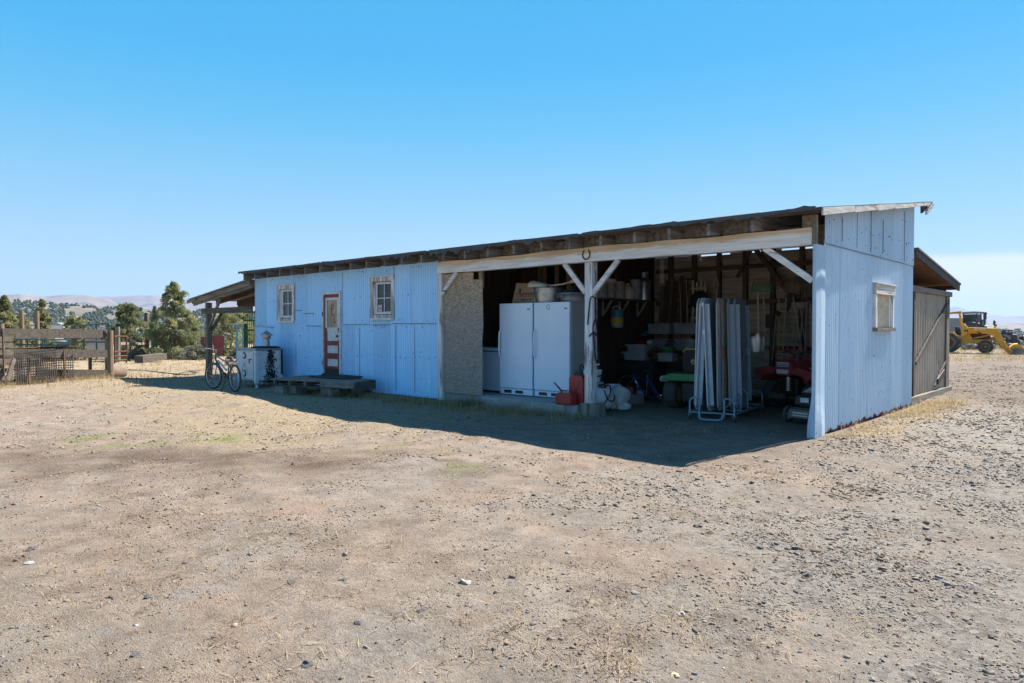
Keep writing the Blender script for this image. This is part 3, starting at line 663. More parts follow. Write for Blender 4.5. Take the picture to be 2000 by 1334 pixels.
# back wall boards with daylight gaps, studs
bwm = MB(); z = .02
for i in range(28):
    h = .135; x0 = XL + .05
    if z > 3.68: break
    gap = .012 if i % 3 else .02
    segs = [(x0, -.04)]
    if 2.97 < z < 3.10: bwm.box((-4.3, 5.121, z), (-.04, 5.15, z + .10)); segs = [(x0, -4.31), (-3.6, -3.3), (-2.9, -2.45), (-1.62, -1.3)]
    for a, b in segs: bwm.box((a, 5.12 + rr.uniform(0, .008), z), (b, 5.15, z + h))
    z += h + (.002 if z < 2.9 else .004)
part('back_wall', bwm, 'wood_shed', shed, True)
for sx in (-5.05, -4.44, -3.83, -3.22, -2.61, -2.0, -1.39, -.78, -.2):
    b = MB(); b.box((sx - .045, 5.02, .02), (sx + .045, 5.118, 3.7)); part('stud', b, 'wood_dark', shed, True)
for zz_ in (1.02, 2.02, 2.78): 
    b = MB(); b.box((-5.4, 4.985, zz_), (-.06, 5.017, zz_ + .09)); part('wall_rail', b, 'wood_dark_x', shed, True)
b = MB(); b.bar((-2.2, 4.93, 2.2), (-3.1, 4.93, 3.4), .09, .06, (0, 1, 0)); b.bar((-3.35, 4.93, 2.6), (-2.85, 4.93, 3.5), .06, .05, (0, 1, 0)); part('wall_brace', b, 'wood_dark', shed, True)
# partition and the room behind the freezers
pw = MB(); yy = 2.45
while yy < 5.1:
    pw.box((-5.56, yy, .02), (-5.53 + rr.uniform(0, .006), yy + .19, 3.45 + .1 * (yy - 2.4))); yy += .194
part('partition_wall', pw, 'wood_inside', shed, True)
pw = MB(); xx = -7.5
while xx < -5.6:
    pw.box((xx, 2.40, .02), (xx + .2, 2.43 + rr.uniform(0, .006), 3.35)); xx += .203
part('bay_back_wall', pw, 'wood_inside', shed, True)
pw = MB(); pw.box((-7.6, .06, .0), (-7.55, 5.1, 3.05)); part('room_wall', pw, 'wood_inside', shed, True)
# window frame of the room beyond, above the freezers
iw = tag(part('inside_window', MB().box((-6.62, 2.36, 2.25), (-6.04, 2.385, 2.86)), 'dark_glass_int', shed, True))
fm = MB()
for a, b in (((-6.72, 2.33, 2.2), (-6.62, 2.395, 2.95)), ((-6.36, 2.33, 2.2), (-6.27, 2.395, 2.86)), ((-6.04, 2.33, 2.2), (-5.95, 2.395, 2.95)), ((-6.62, 2.335, 2.86), (-6.04, 2.395, 2.95)), ((-6.86, 2.34, 2.2), (-6.78, 2.395, 2.95))): fm.box(a, b)
part('window_frame', fm, 'brown_trim', iw)
# slab, OSB panel, posts, beam
sb = MB(); sb.box((-6.2, -.2, -.05), (-4.1, 2.38, .172)); sb.box((-7.52, .06, -.05), (-6.203, 2.38, .17)); part('floor_slab', sb, 'concrete', shed, True, bev=.02)
ob = MB(); pl = [(-7.42, .17), (-6.30, .17), (-6.29, .9), (-6.31, 1.25), (-6.28, 1.5), (-6.30, 2.44), (-6.55, 2.45), (-6.55, 2.6), (-7.42, 2.6)]
ob.prism(pl, .005, .022); part('osb_panel', ob, 'osb', shed, True)
b = MB(); b.box((-7.545, -.05, .0), (-7.43, .09, 2.62)); part('bay_post', b, 'white_wood_z', shed, True, bev=.006)
b = MB(); b.box((-6.42, .03, 2.28), (-6.34, .1, 2.62)); part('stub_post', b, 'brown_trim', shed, True)
b = MB(); b.box((-3.80, -.03, .2), (-3.645, .125, 2.618)); po = part('bay_post', b, 'white_wood_z', shed, True, bev=.006)
b = MB(); b.box((-3.755, -.036, .22), (-3.715, -.031, .72)); part('metal_strip', b, 'alu', po)
b = MB(); b.box((-3.86, -.1, -.05), (-3.70, .2, .21)); b.box((-3.695, -.06, -.05), (-3.50, .17, .21)); part('post_footing', b, 'wood_z', shed, True, bev=.01)
b = MB(); b.box((-.10, .26, 0), (-.015, .36, 2.6)); part('corner_post', b, 'wood_z', shed, True)
bm_ = MB(); nb = 60
for i in range(nb):
    xa, xb = -7.53 + i * 7.50 / nb, -7.53 + (i + 1) * 7.50 / nb
    f = lambda x: .012 * math.sin(x * 1.3) + .006 * math.sin(x * 5.1)
    bm_.add([(xa, -.07, 2.615 + f(xa) * .4), (xb, -.07, 2.615 + f(xb) * .4), (xb, -.07, 2.85 + f(xb)), (xa, -.07, 2.85 + f(xa)), (xa, .07, 2.615 + f(xa) * .4), (xb, .07, 2.615 + f(xb) * .4), (xb, .07, 2.85 + f(xb)), (xa, .07, 2.85 + f(xa))],
            [(0, 1, 2, 3), (5, 4, 7, 6), (3, 2, 6, 7), (1, 0, 4, 5)] + ([(0, 3, 7, 4)] if i == 0 else []) + ([(1, 5, 6, 2)] if i == nb - 1 else []))
part('beam', bm_, 'beam', shed, True)
for p, q in (((-4.26, 0, 2.62), (-3.80, 0, 2.10)), ((-3.13, 0, 2.62), (-3.645, 0, 2.08)), ((-.68, 0, 2.62), (-.02, 0, 2.13)), ((-6.98, -.03, 2.62), (-7.43, -.03, 2.18))):
    b = MB(); b.bar(p, q, .085, .05, (0, 1, 0)); part('brace', b, 'white_wood_x', shed, True, bev=.004)
# roof: deck, rafters, blocking, rake boards, loose covering
th = math.atan(.142)
dk = MB(); ysq = [-.42, -.2, 0.4, 1.2, 2.2, 3.2, 4.2, 5.0, 5.66]; kx = 70
xs = np.linspace(-15.42, .22, kx)
for j, (ya, yb) in enumerate(zip(ysq[:-1], ysq[1:])):
    for i in range(kx - 1):
        xa, xb = xs[i], xs[i + 1]
        def P_(x, y, d): return (x + (.02 * math.sin(y * 9) if i in (0, kx - 2) else 0), y + (.03 * (fbm(x * 2.1, 3, 4) - .5) if y < -.3 else 0), rooft(y) + .02 * (fbm(x * .9, y, 7) - .5) - d)
        dk.add([P_(xa, ya, 0), P_(xb, ya, 0), P_(xb, yb, 0), P_(xa, yb, 0), P_(xa, ya, .04), P_(xb, ya, .04), P_(xb, yb, .04), P_(xa, yb, .04)],
               [(0, 1, 2, 3), (7, 6, 5, 4), (0, 4, 5, 1), (2, 6, 7, 3), (3, 7, 4, 0), (1, 5, 6, 2)])
roof = part('roof', dk, 'roofing', shed, True)
rk = random.Random(5)
for i in range(8):
    cx, cy = rk.uniform(-15, 0), -.42 + rk.random() * .5
    if i < 5: cx, cy = (-11.6, -11.0, -8.7, -8.0, -1.05)[i], -.3
    wx, wy = rk.uniform(.12, .45), rk.uniform(.15, .3); z = rooft(cy) - .006
    b = MB(); t = rk.uniform(.006, .02) if i < 8 else .006
    b.add([(cx - wx, cy - wy * .2, z), (cx + wx, cy, z + .006), (cx + wx * .9, cy + wy, z + .05), (cx - wx * .8, cy + wy * 1.2, z + .04), (cx - wx, cy - wy * .2, z + t), (cx + wx, cy, z + .008 + t * .4), (cx + wx * .9, cy + wy, z + .056), (cx - wx * .8, cy + wy * 1.2, z + .046 + t)],
          [(3, 2, 1, 0), (4, 5, 6, 7), (0, 1, 5, 4), (1, 2, 6, 5), (2, 3, 7, 6), (3, 0, 4, 7)])
    part('roofing_flap', b, 'roofing', roof)
for (xa, xb) in ((-15.4, -11.3), (-11.25, -7.4), (-7.35, -3.6), (-3.55, .18)):
    b = MB(); xs_ = np.arange(xa, xb, .07); lo_ = [-.03 - .10 * max(0, fbm(q * 1.3, 2, 33) - .45) * 4 * rk.random() for q in xs_]; hi_ = [.008 + .05 * max(0, fbm(q * .9, 7, 35) - .52) * 3 * rk.random() for q in xs_]; z0 = rooft(-.43)
    b.prism([(q, z0 + v) for q, v in zip(xs_, lo_)] + [(q, z0 + v) for q, v in list(zip(xs_, hi_))[::-1]], -.445, -.425); part('ragged_edge', b, 'roofing', roof)
dec = MB(); yy = -.36
while yy < 5.5:
    dec.add([(-15.38, yy, rooft(yy) - .042), (.19, yy, rooft(yy) - .042), (.19, yy + .19, rooft(yy + .19) - .042), (-15.38, yy + .19, rooft(yy + .19) - .042),
             (-15.38, yy, rooft(yy) - .066), (.19, yy, rooft(yy) - .066), (.19, yy + .19, rooft(yy + .19) - .066), (-15.38, yy + .19, rooft(yy + .19) - .066)],
            [(0, 1, 2, 3), (7, 6, 5, 4), (0, 4, 5, 1), (2, 6, 7, 3), (3, 7, 4, 0), (1, 5, 6, 2)]); yy += .203
part('deck_boards', dec, 'wood_dark_x', roof)
for i in range(25):
    rx = -15.2 + i * .63; e = -.38 + rk.uniform(-.03, .02); d_ = .165
    if rx > -.1: continue
    b = MB(); wv = .022
    vs = []
    for yq in (e, 5.45):
        zt = rooft(yq) - .068
        vs += [(rx - wv, yq, zt - d_), (rx + wv, yq, zt - d_), (rx + wv, yq, zt), (rx - wv, yq, zt)]
    b.add(vs, [(0, 1, 2, 3), (7, 6, 5, 4), (0, 4, 5, 1), (1, 5, 6, 2), (2, 6, 7, 3), (3, 7, 4, 0)])
    part('rafter', b, 'rafter', shed, True)
    if i < 24 and rx + .63 < -.1:
        b = MB(); hz = rooft(.02) - .07 - (rk.choice((0, 0, .02)) if rx > -4.5 else 0)
        b.box((rx + .024, .0, 2.862), (rx + .606, .03, hz)); part('blocking_board', b, 'rafter', shed, True)
# rake boards on the right-hand gable, split and flaking, and the fascia end
yq = -.40
for ln, dz, tk in ((1.3, .0, .10), (1.15, .006, .085), (.9, .0, .09), (1.5, .004, .075), (1.0, 0, .06)):
    b = MB(); y2 = yq + ln - .012
    b.add([(.222, yq, rooft(yq) - .012 - dz - tk), (.222, y2, rooft(y2) - .012 - dz - tk * .8), (.222, y2, rooft(y2) - .012 - dz), (.222, yq, rooft(yq) - .012 - dz),
           (.245, yq, rooft(yq) - .012 - dz - tk), (.245, y2, rooft(y2) - .012 - dz - tk * .8), (.245, y2, rooft(y2) - .012 - dz), (.245, yq, rooft(yq) - .012 - dz)],
          [(3, 2, 1, 0), (4, 5, 6, 7), (0, 1, 5, 4), (1, 2, 6, 5), (2, 3, 7, 6), (3, 0, 4, 7)])
    part('rake_board', b, 'white_wood_y', shed, True); yq += ln
for ya in ():
    b = MB(); b.box((.03, ya, rooft(ya) - .15), (.218, ya + .06, rooft(ya) - .07)); part('lookout', b, 'wood_x', shed, True)
b = MB(); b.bar((.225, 5.70, rooft(5.6) - .035), (.20, 5.30, rooft(5.3) - .20), .075, .04, (1, 0, 0)); b2_ = MB(); b2_.add([(.16, 5.22, rooft(5.22) - .20), (.16, 5.6, rooft(5.6) - .10), (.16, 5.6, rooft(5.6) - .07), (.16, 5.22, rooft(5.22) - .07), (.12, 5.22, rooft(5.22) - .20), (.12, 5.6, rooft(5.6) - .10), (.12, 5.6, rooft(5.6) - .07), (.12, 5.22, rooft(5.22) - .07)], [(0, 1, 2, 3), (7, 6, 5, 4), (0, 4, 5, 1), (1, 5, 6, 2), (2, 6, 7, 3), (3, 7, 4, 0)]); part('eave_board', b2_, 'wood_dark', shed, True); part('fascia_end', b, 'white_wood_y', shed, True)
# windows
def window(fx, W, card=False):
    x0, x1, z0, z1 = W; o_ = .055
    ca = MB(); ca.box((x0 - o_, -.06, z0 - .02), (x0 + .05, .03, z1 + .05)); ca.box((x1 - .05, -.06, z0 - .02), (x1 + o_, .03, z1 + .05)); ca.box((x0 + .052, -.058, z1 - .05), (x1 - .052, .03, z1 + .05)); ca.box((x0 + .052, -.058, z0 - .02), (x1 - .052, .03, z0 + .045))
    wi = part('window', ca, 'frame_grey', shed, True)
    sl_ = MB(); sl_.box((x0 - .03, -.075, z0 - .07), (x1 + .03, -.02, z0 - .022)); part('sill', sl_, 'window_white', wi)
    hd = MB(); hd.box((x0 - .045, -.072, z1 + .052), (x1 + .045, -.02, z1 + .085)); part('head_board', hd, 'window_white', wi)
    a0, a1, c0, c1 = x0 + .11, x1 - .055, z0 + .06, z1 - .06; fm = MB()
    fm.box((a0, .0, c0), (a0 + .055, .04, c1)); fm.box((a1 - .05, .0, c0), (a1, .04, c1)); fm.box((a0 + .056, .001, c1 - .05), (a1 - .051, .04, c1)); fm.box((a0 + .056, .001, c0), (a1 - .051, .04, c0 + .06))
    mx_, mz = (a0 + a1) / 2, (c0 + c1) / 2; fm.box((mx_ - .012, .004, c0 + .061), (mx_ + .012, .036, c1 - .051)); fm.box((a0 + .056, .006, mz - .011), (mx_ - .013, .034, mz + .011)); fm.box((mx_ + .013, .006, mz - .011), (a1 - .051, .034, mz + .011))
    part('sash', fm, 'window_white', wi)
    lf = MB(); lf.box((x0 + .052, -.01, c0), (a0 - .002, .04, c1)); part('inner_stop', lf, 'frame_grey', wi)
    g_ = MB(); g_.add([(a0 + .05, .02, c0 + .05), (a1 - .045, .02, c0 + .05), (a1 - .045, .02, c1 - .045), (a0 + .05, .02, c1 - .045)], [(0, 1, 2, 3)]); part('pane', g_, 'glass', wi)
    if card:
        c_ = MB(); c_.box((a0 + .075, .012, c0 + .068), (a0 + .205, .016, c0 + .215)); part('card', c_, 'pink_paper', wi)
        c_ = MB(); c_.box((a0 + .12, .009, c0 + .12), (a0 + .16, .011, c0 + .16)); part('card_mark', c_, 'red_plastic', wi)
    cu = MB(); cu.box((x0 + .1, .35, z0 + .02), (x0 + .32, .37, z1 - .05)); part('inside_curtain', cu, 'bin', wi)
    return wi
window(0, W1); window(1, W2, True)
# door
x0, x1, z0, z1 = DR
jb = MB(); jb.box((x0 - .0, -.055, z0), (x0 + .045, .03, z1)); jb.box((x1 - .055, -.06, z0), (x1, .03, z1)); jb.box((x0 + .046, -.058, z1 - .065), (x1 - .056, .03, z1))
fd = part('door_frame', jb, 'window_white', shed, True)
tb = MB(); tb.box((x0 - .15, -.22, z0 - .13), (x1 + .12, -.025, z0 - .012)); part('threshold', tb, 'wood_x', shed, True)
a0, a1, b0, b1 = x0 + .052, x1 - .062, z0 + .005, z1 - .072
dm = MB(); w_ = a1 - a0; h_ = b1 - b0
st = .11
rails = [(0, .17), (.385 - .03, .40), (.535 - .02, .56), (.70 - .012, .715), (.93, 1.0)]
dm.box((a0, -.02, b0), (a0 + st, .02, b1)); dm.box((a1 - st, -.02, b0), (a1, .02, b1))
zr = [b0, b0 + .22, b0 + .40, b0 + .54, b0 + .73, b0 + .84, b0 + 1.09, b0 + 1.17, b0 + 1.84, b1]
for a, b in ((zr[0], zr[1]), (zr[2], zr[3]), (zr[4], zr[5]), (zr[8], zr[9])): dm.box((a0 + st + .001, -.019, a), (a1 - st - .001, .02, b))
door = part('door', dm, 'red_paint', shed, True)
b = MB(); b.box((a0 + .02, -.024, b0), (a1 - .01, -.0205, b0 + .16)); part('kick_board', b, 'iron', door)
for a, b_ in ((zr[1], zr[2]), (zr[3], zr[4]), (zr[5], zr[6])):
    b = MB(); b.box((a0 + st + .001, -.006, a + .001), (a1 - st - .001, .012, b_ - .001)); part('door_panel', b, 'door_white', door)
b = MB(); b.box((a0 + st + .001, -.016, zr[6]), (a1 - st - .001, .02, zr[7])); b.box((a0 + .06, -.026, zr[7] - .005), (a0 + st + .02, -.0205, zr[8] + .06)); b.box((a1 - st - .02, -.026, zr[7] - .005), (a1 - .045, -.0205, zr[8] + .06)); b.box((a0 + st + .021, -.0255, zr[8]), (a1 - st - .021, -.0205, zr[8] + .06))
part('glazing_trim', b, 'door_white', door)
b = MB(); b.box((a0 + st + .001, -.008, zr[7] + .001), (a1 - st - .001, .01, zr[8] - .001)); bd = part('boarded_pane', b, 'press', door)
b = MB(); cxm = (a0 + a1) / 2 - .03; zq = zr[8]
for p, q in (((cxm - .03, zq - .12), (cxm + .06, zq - .12)), ((cxm + .06, zq - .12), (cxm + .06, zq - .22)), ((cxm + .06, zq - .22), (cxm - .03, zq - .22)), ((cxm - .03, zq - .22), (cxm - .03, zq - .12)), ((cxm - .01, zq - .22), (cxm - .01, zq - .36)), ((cxm - .01, zq - .36), (cxm + .10, zq - .36)), ((cxm + .10, zq - .36), (cxm + .10, zq - .55)), ((cxm + .10, zq - .55), (cxm + .17, zq - .56))):
    b.bar((p[0], -.010, p[1]), (q[0], -.010, q[1]), .018, .003, (0, 1, 0))
part('board_carving', b, 'ink', door)
b = MB(); b.box((a1 - .085, -.03, zr[5] + .03), (a1 - .035, -.0205, zr[6] - .02)); hp = part('handle_plate', b, 'door_white', door)
b = MB(); b.lathe([(.0, 0), (.012, 0), (.012, .03), (.028, .035), (.03, .05), (.018, .065)], 14, M_=Matrix.Rotation(R(90), 4, 'X')); b.tf((a1 - .07, -.03, zr[5] + .12)); part('door_knob', b, 'iron', door, smooth=True)
for zh in (b0 + .25, b0 + 1.45):
    b = MB(); b.box((a0 - .03, -.066, zh), (a0 - .004, -.056, zh + .1)); part('hinge', b, 'iron', door)
# boarded side window
y0, y1, z0, z1 = SW
ca = MB(); ca.box((.0, y0 - .03, z0 + .04), (.07, y0 + .06, z1 - .1)); ca.box((.0, y1 - .05, z0 + .04), (.07, y1 + .03, z1 - .1)); 
sw = part('side_window', ca, 'white_wood_z', shed, True, bev=.004)
b = MB(); b.box((-.01, y0 - .06, z1 - .098), (.082, y1 + .06, z1 + .06)); b.box((-.01, y0 - .07, z1 + .062), (.10, y1 + .07, z1 + .085)); part('head_board', b, 'white_wood_y', sw)
b = MB(); b.box((-.01, y0 - .04, z0 - .02), (.10, y1 + .04, z0 + .038)); part('sill', b, 'wood_y', sw)
b = MB(); b.box((-.04, y0 + .05, z0 + .04), (-.025, y1 - .05, z1 - .1), R(-6)); part('boarding', b, 'ply', sw)
b = MB(); b.box((-.03, y1 - .13, z0 + .041), (.03, y1 - .052, z1 - .101)); part('sash', b, 'white_wood_z', sw)
# shelf and its brackets on the partition
b = MB(); b.box((-5.525, 2.5, 2.10), (-5.22, 4.75, 2.135)); sh = part('shelf', b, 'wood_dark', shed, True)
for yb in (2.95, 3.6, 4.35):
    b = MB(); b.bar((-5.50, yb, 1.78), (-5.27, yb, 2.095), .035, .03, (0, 1, 0)); b.bar((-5.51, yb, 1.75), (-5.51, yb, 2.095), .04, .03, (0, 1, 0)); part('bracket', b, 'handle_grey', sh)
# light strip pieces under the beam: wall shelf on the back wall
for zq in (1.35, .98, .6):
    b = MB(); b.box((-5.35, 4.55, zq - .02), (-3.2, 4.98, zq)); part('storage_shelf', b, 'wood_dark_x', shed, True)
# ------------------------------------------------------------------ left porch (lean-to on the end wall)
def sub(o, name, mb, m, **k): return part(name, mb, m, o, **k)
lt = thing('lean_to', (-17.2, 1.6, 0), 'weathered timber lean-to porch on the left end of the shed', 'lean-to')
XE = -19.05
def lz(x): return 2.84 + (2.84 - 2.40) / (XL - XE) * (x - XL)
def slope_box(mb, xa, xb, ya, yb, t0, t1):
    """box following the porch roof slope between depths t0 (top) and t1 below the roof line"""
    return mb.add([(xa, ya, lz(xa) - t1), (xb, ya, lz(xb) - t1), (xb, yb, lz(xb) - t1), (xa, yb, lz(xa) - t1), (xa, ya, lz(xa) - t0), (xb, ya, lz(xb) - t0), (xb, yb, lz(xb) - t0), (xa, yb, lz(xa) - t0)],
                  [(3, 2, 1, 0), (4, 5, 6, 7), (0, 1, 5, 4), (1, 2, 6, 5), (2, 3, 7, 6), (3, 0, 4, 7)])
rf = MB(); yy = -.18
while yy < 3.6: slope_box(rf, XE - .05, XL - .03, yy, yy + .2, 0, .025); yy += .205
pr_ = part('roof_boards', rf, 'wood_x', lt, True)
b = MB(); slope_box(b, XE - .1, XL - .03, -.25, 3.6, -.022, -.003); part('roof_sheet', b, 'galv', lt, True)
b = MB(); slope_box(b, XE - .3, XE + .35, -.21, -.17, .0, .10); slope_box(b, XE - .02, XL - .03, -.165, -.12, .03, .15); slope_box(b, XE - .02, XL - .03, -.115, -.08, .10, .21); part('front_rafter', b, 'wood_x', lt, True)
for yq in (.6, 1.3, 2.0, 2.7, 3.4):
    b = MB(); slope_box(b, XE, XL - .03, yq, yq + .045, .028, .16); part('rafter', b, 'wood_dark_x', lt, True)
PX = float(ony(408, 700, 0)[0])
for pxx, pyy in ((PX, 0), (PX, 3.1)):
    b = MB(); b.box((pxx - .075, pyy - .07, -.25), (pxx + .075, pyy + .08, lz(pxx) - .215)); part('post', b, 'grey_post', lt, True)
b = MB(); b.box((PX - .25, -.12, 1.93), (XL - .02, -.075, 2.10)); part('cross_rail', b, 'fence_wood', lt, True)
b = MB(); b.box((PX + .08, 3.0, 2.02), (XL - .02, 3.09, 2.3)); part('back_beam', b, 'wood_dark_x', lt, True)
b = MB(); b.box((PX + .08, .9, 2.16), (XL - .02, .98, 2.36)); part('tie_beam', b, 'wood_dark_x', lt, True)
b = MB(); b.bar((PX + .05, -.02, 1.45), (PX + .85, -.02, 2.38), .09, .05, (0, 1, 0)); part('brace', b, 'wood_z', lt, True)
b = MB(); b.bar((PX + .08, .06, 1.42), (PX + .75, .06, 1.93), .10, .05, (0, 1, 0)); part('brace', b, 'wood_dark', lt, True)
b = MB(); b.tube([(XL - .6, .2, lz(XL - .6) - .1), (XL - .6, .2, 2.0)], .008, 5); part('hanging_wire', b, 'wire', lt, True)

# ------------------------------------------------------------------ back lean-to on the right
bl = thing('lean_to', (-1.5, 7.2, 0), 'brown timber lean-to with a rusty corrugated sheet end behind the shed', 'lean-to')
Y0, Y1 = 5.235, 9.2
def bz(y): return 3.0 - .122 * (y - Y0)
def yslope(mb, xa, xb, ya, yb, t0, t1):
    return mb.add([(xa, ya, bz(ya) - t1), (xb, ya, bz(ya) - t1), (xb, yb, bz(yb) - t1), (xa, yb, bz(yb) - t1), (xa, ya, bz(ya) - t0), (xb, ya, bz(ya) - t0), (xb, yb, bz(yb) - t0), (xa, yb, bz(yb) - t0)],
                  [(3, 2, 1, 0), (4, 5, 6, 7), (0, 1, 5, 4), (1, 2, 6, 5), (2, 3, 7, 6), (3, 0, 4, 7)])
M['warm_boards'] = wood('warm_roof_boards', (.36, .20, .10), (.19, .10, .055), GX)
b = MB(); yq = Y0
while yq < Y1 - .1: yslope(b, -8.0, .02, yq, min(yq + .2, Y1), .03, .055); yq += .204
part('roof_boards', b, 'warm_boards', bl, True)
b = MB(); yslope(b, -8.05, .10, Y0 - .02, Y1 + .06, -.01, .025); part('roof_covering', b, 'roofing', bl, True)
b = MB(); yslope(b, .035, .075, Y0, Y1 + .05, .03, .16); part('rake_board', b, 'roofing', bl, True)
b = MB(); b.box((-8, Y1, bz(Y1) - .14), (.034, Y1 + .04, bz(Y1) - .02)); part('fascia', b, 'roofing', bl, True)
for xq in (-1.0, -2.0, -3.0, -4.0):
    b = MB(); yslope(b, xq - .02, xq + .02, Y0, Y1 - .05, .058, .2); part('rafter', b, 'wood_dark', bl, True)
for yq, wq in ((Y0 + .06, .12), (Y0 + .34, .1), (8.5, .3)):
    b = MB(); b.box((-.16, yq, -.08), (-.04, yq + wq, 2.20)); part('post', b, 'wood_dark' if yq < 8 else 'grey_post', bl, True)
b = MB(); b.box((-.15, Y0 + .05, 2.203), (-.02, 8.95, 2.31)); part('head_beam', b, 'wood_y', bl, True)
b = MB(); b.box((-.13, Y0 + .05, -.08), (-.0, 8.95, .16)); part('foot_board', b, 'wood_y', bl, True)
b = MB(); corr(b, Y0 + .45, 8.5, lambda s: .17, lambda s: 2.20, lambda s, z, o: (-.10 + o, s, z), 0, (), .21, .038)
b.t = None; part('corrugated_sheet', b, 'corr_rusty', bl, True)
b = MB(); b.bar((-.045, 5.75, .8), (-.045, 8.72, 2.10), .07, .03, (1, 0, 0)); part('brace', b, 'wood_dark', bl, True)
b = MB(); b.bar((-.05, 7.4, .25), (-.05, 8.73, .85), .05, .03, (1, 0, 0)); part('brace', b, 'wood_dark', bl, True)
b = MB(); b.bar((-.03, 7.6, .34), (-.03, 8.25, .52), .12, .03, (1, 0, 0)); part('latch', b, 'iron', bl, True)
b = MB(); b.box((-8, 9.0, -.05), (-.16, 9.04, 2.4)); part('far_wall', b, 'wood_dark_x', bl, True)

# ------------------------------------------------------------------ things along the front
hs = MB(); cx, cz_ = -3.73, 2.74
hs.tube([(cx + .075 * math.sin(a) * (1 if abs(a) < 2.2 else .9), -.084, cz_ - .085 * math.cos(a)) for a in np.linspace(-2.5, 2.5, 17)], .011, 6)
solo('horseshoe', hs, 'rust', 'rusty horseshoe nailed open end up on the white beam above the post', 'horseshoe', smooth=True)
rp = MB(); rp.tube(cr([(-3.625, .03, 2.02), (-3.615, .05, 1.7), (-3.64, -.01, 1.5), (-3.62, .0, 1.25), (-3.61, .04, .98), (-3.58, .06, .8), (-3.555, .05, .85), (-3.57, .03, 1.1), (-3.6, .06, 1.4), (-3.61, .03, 1.75), (-3.625, .04, 2.02)]), .012, 6)
rp.tube([(-3.69, -.045, 1.35), (-3.64, -.05, 1.4), (-3.61, -.01, 1.42), (-3.60, .05, 1.36)], .012, 6); rp.tube(cr([(-3.63, .02, 2.02), (-3.66, -.05, 2.0), (-3.70, -.05, 1.75), (-3.72, -.05, 1.55)]), .012, 6)
solo('harness_strap', rp, 'strap', 'black harness straps and rope hanging down the white peeling post', 'strap', smooth=True)
pg = MB(); pg.tube([(-3.64, .05, .86), (-3.53, .02, .88)], .014, 6); solo('peg', pg, 'handle', 'short pale wooden peg sticking out of the white post', 'peg')

# cinder blocks and the platform at the door
def block(loc, rz, label, size=(.2, .4, .2), m='concrete', grp='concrete blocks'):
    sx, sy, sz = size; mb = MB()
    mb.box((-sx / 2, -sy / 2, 0), (-sx / 2 + .035, sy / 2, sz)); mb.box((sx / 2 - .035, -sy / 2, 0), (sx / 2, sy / 2, sz))
    for yq in (-sy / 2, -.0175, sy / 2 - .035): mb.box((-sx / 2 + .0355, yq, .001), (sx / 2 - .0355, yq + .035, sz - .001))
    return solo('concrete_block', mb, m, label, 'concrete block', grp, loc, rz, bev=.006)
def gp(u, v, z=0.0):
    p = onz(u, v, z); return float(p[0]), float(p[1])
for (u, v, rz, sx, lab, lift) in ((549, 766, .2, .26, 'grey concrete block under the left end of the door platform', 0), (574, 766, .3, .19, 'narrow grey concrete block standing under the platform, second from its left end', 0), (636, 770, 1.55, .24, 'long grey concrete block with chipped holes under the middle of the platform', 0), (684, 768, 1.3, .24, 'grey concrete block under the right end of the door platform', 0)):
    px, py = gp(u, v, .03); block((px, py + .12, g(px, py) - .02), rz, lab, (sx, .4, .21), grp='concrete blocks under the platform')
pz = .32
pt = thing('door_platform', (-10.3, -.8, pz - .1), 'low grey board platform with open slatted edge below the red door', 'platform')
A, B_, C_, D_ = (-11.75, -.42), (-11.35, -1.72), (-9.12, -1.0), (-9.35, -.30)
def quad_slab(mb, a, b, c, d, z0, z1, dip=0):
    zz = [0, dip, dip * .6, 0]
    return mb.add([(p[0], p[1], z0 + q) for p, q in zip((a, b, c, d), zz)] + [(p[0], p[1], z1 + q) for p, q in zip((a, b, c, d), zz)], [(0, 1, 2, 3)[::1], (7, 6, 5, 4), (0, 4, 5, 1), (1, 5, 6, 2), (2, 6, 7, 3), (3, 7, 4, 0)])
def lerp2(p, q, t): return (p[0] + (q[0] - p[0]) * t, p[1] + (q[1] - p[1]) * t)
for i in range(7):
    t0, t1 = i / 7 + .004, (i + 1) / 7 - .004
    b = MB(); quad_slab(b, lerp2(A, B_, t0), lerp2(A, B_, t1), lerp2(D_, C_, t1), lerp2(D_, C_, t0), pz, pz + .03, .012 * math.sin(i)); part('deck_board', b, 'wood_x', pt, True)
for i in range(6):
    t = .03 + i * .188; p, q = lerp2(B_, C_, t), lerp2(A, D_, t)
    b = MB(); b.bar((p[0] + .02, p[1] + .03, pz - .05), (q[0], q[1], pz - .05), .045, .095, (0, 0, 1)); part('stringer', b, 'wood_y', pt, True)
b = MB(); p, q = lerp2(B_, C_, .04), lerp2(B_, C_, .72); b.bar((p[0], p[1] + .05, pz - .115), (q[0], q[1] + .05, pz - .115), .09, .025, (0, 0, 1)); part('bottom_board', b, 'wood_dark_x', pt, True)
b = MB(); p, q = lerp2(B_, C_, .62), C_; b.bar((p[0], p[1] - .012, pz - .055), (q[0], q[1] - .012, pz - .055), .025, .11, (0, 0, 1)); part('edge_board', b, 'wood_x', pt, True)
b = MB(); b.bar((C_[0] + .01, C_[1], pz - .08), (D_[0] + .01, D_[1], pz - .08), .03, .19, (0, 0, 1)); part('end_board', b, 'wood_dark_x', pt, True)
mt = MB(); n_ = 10
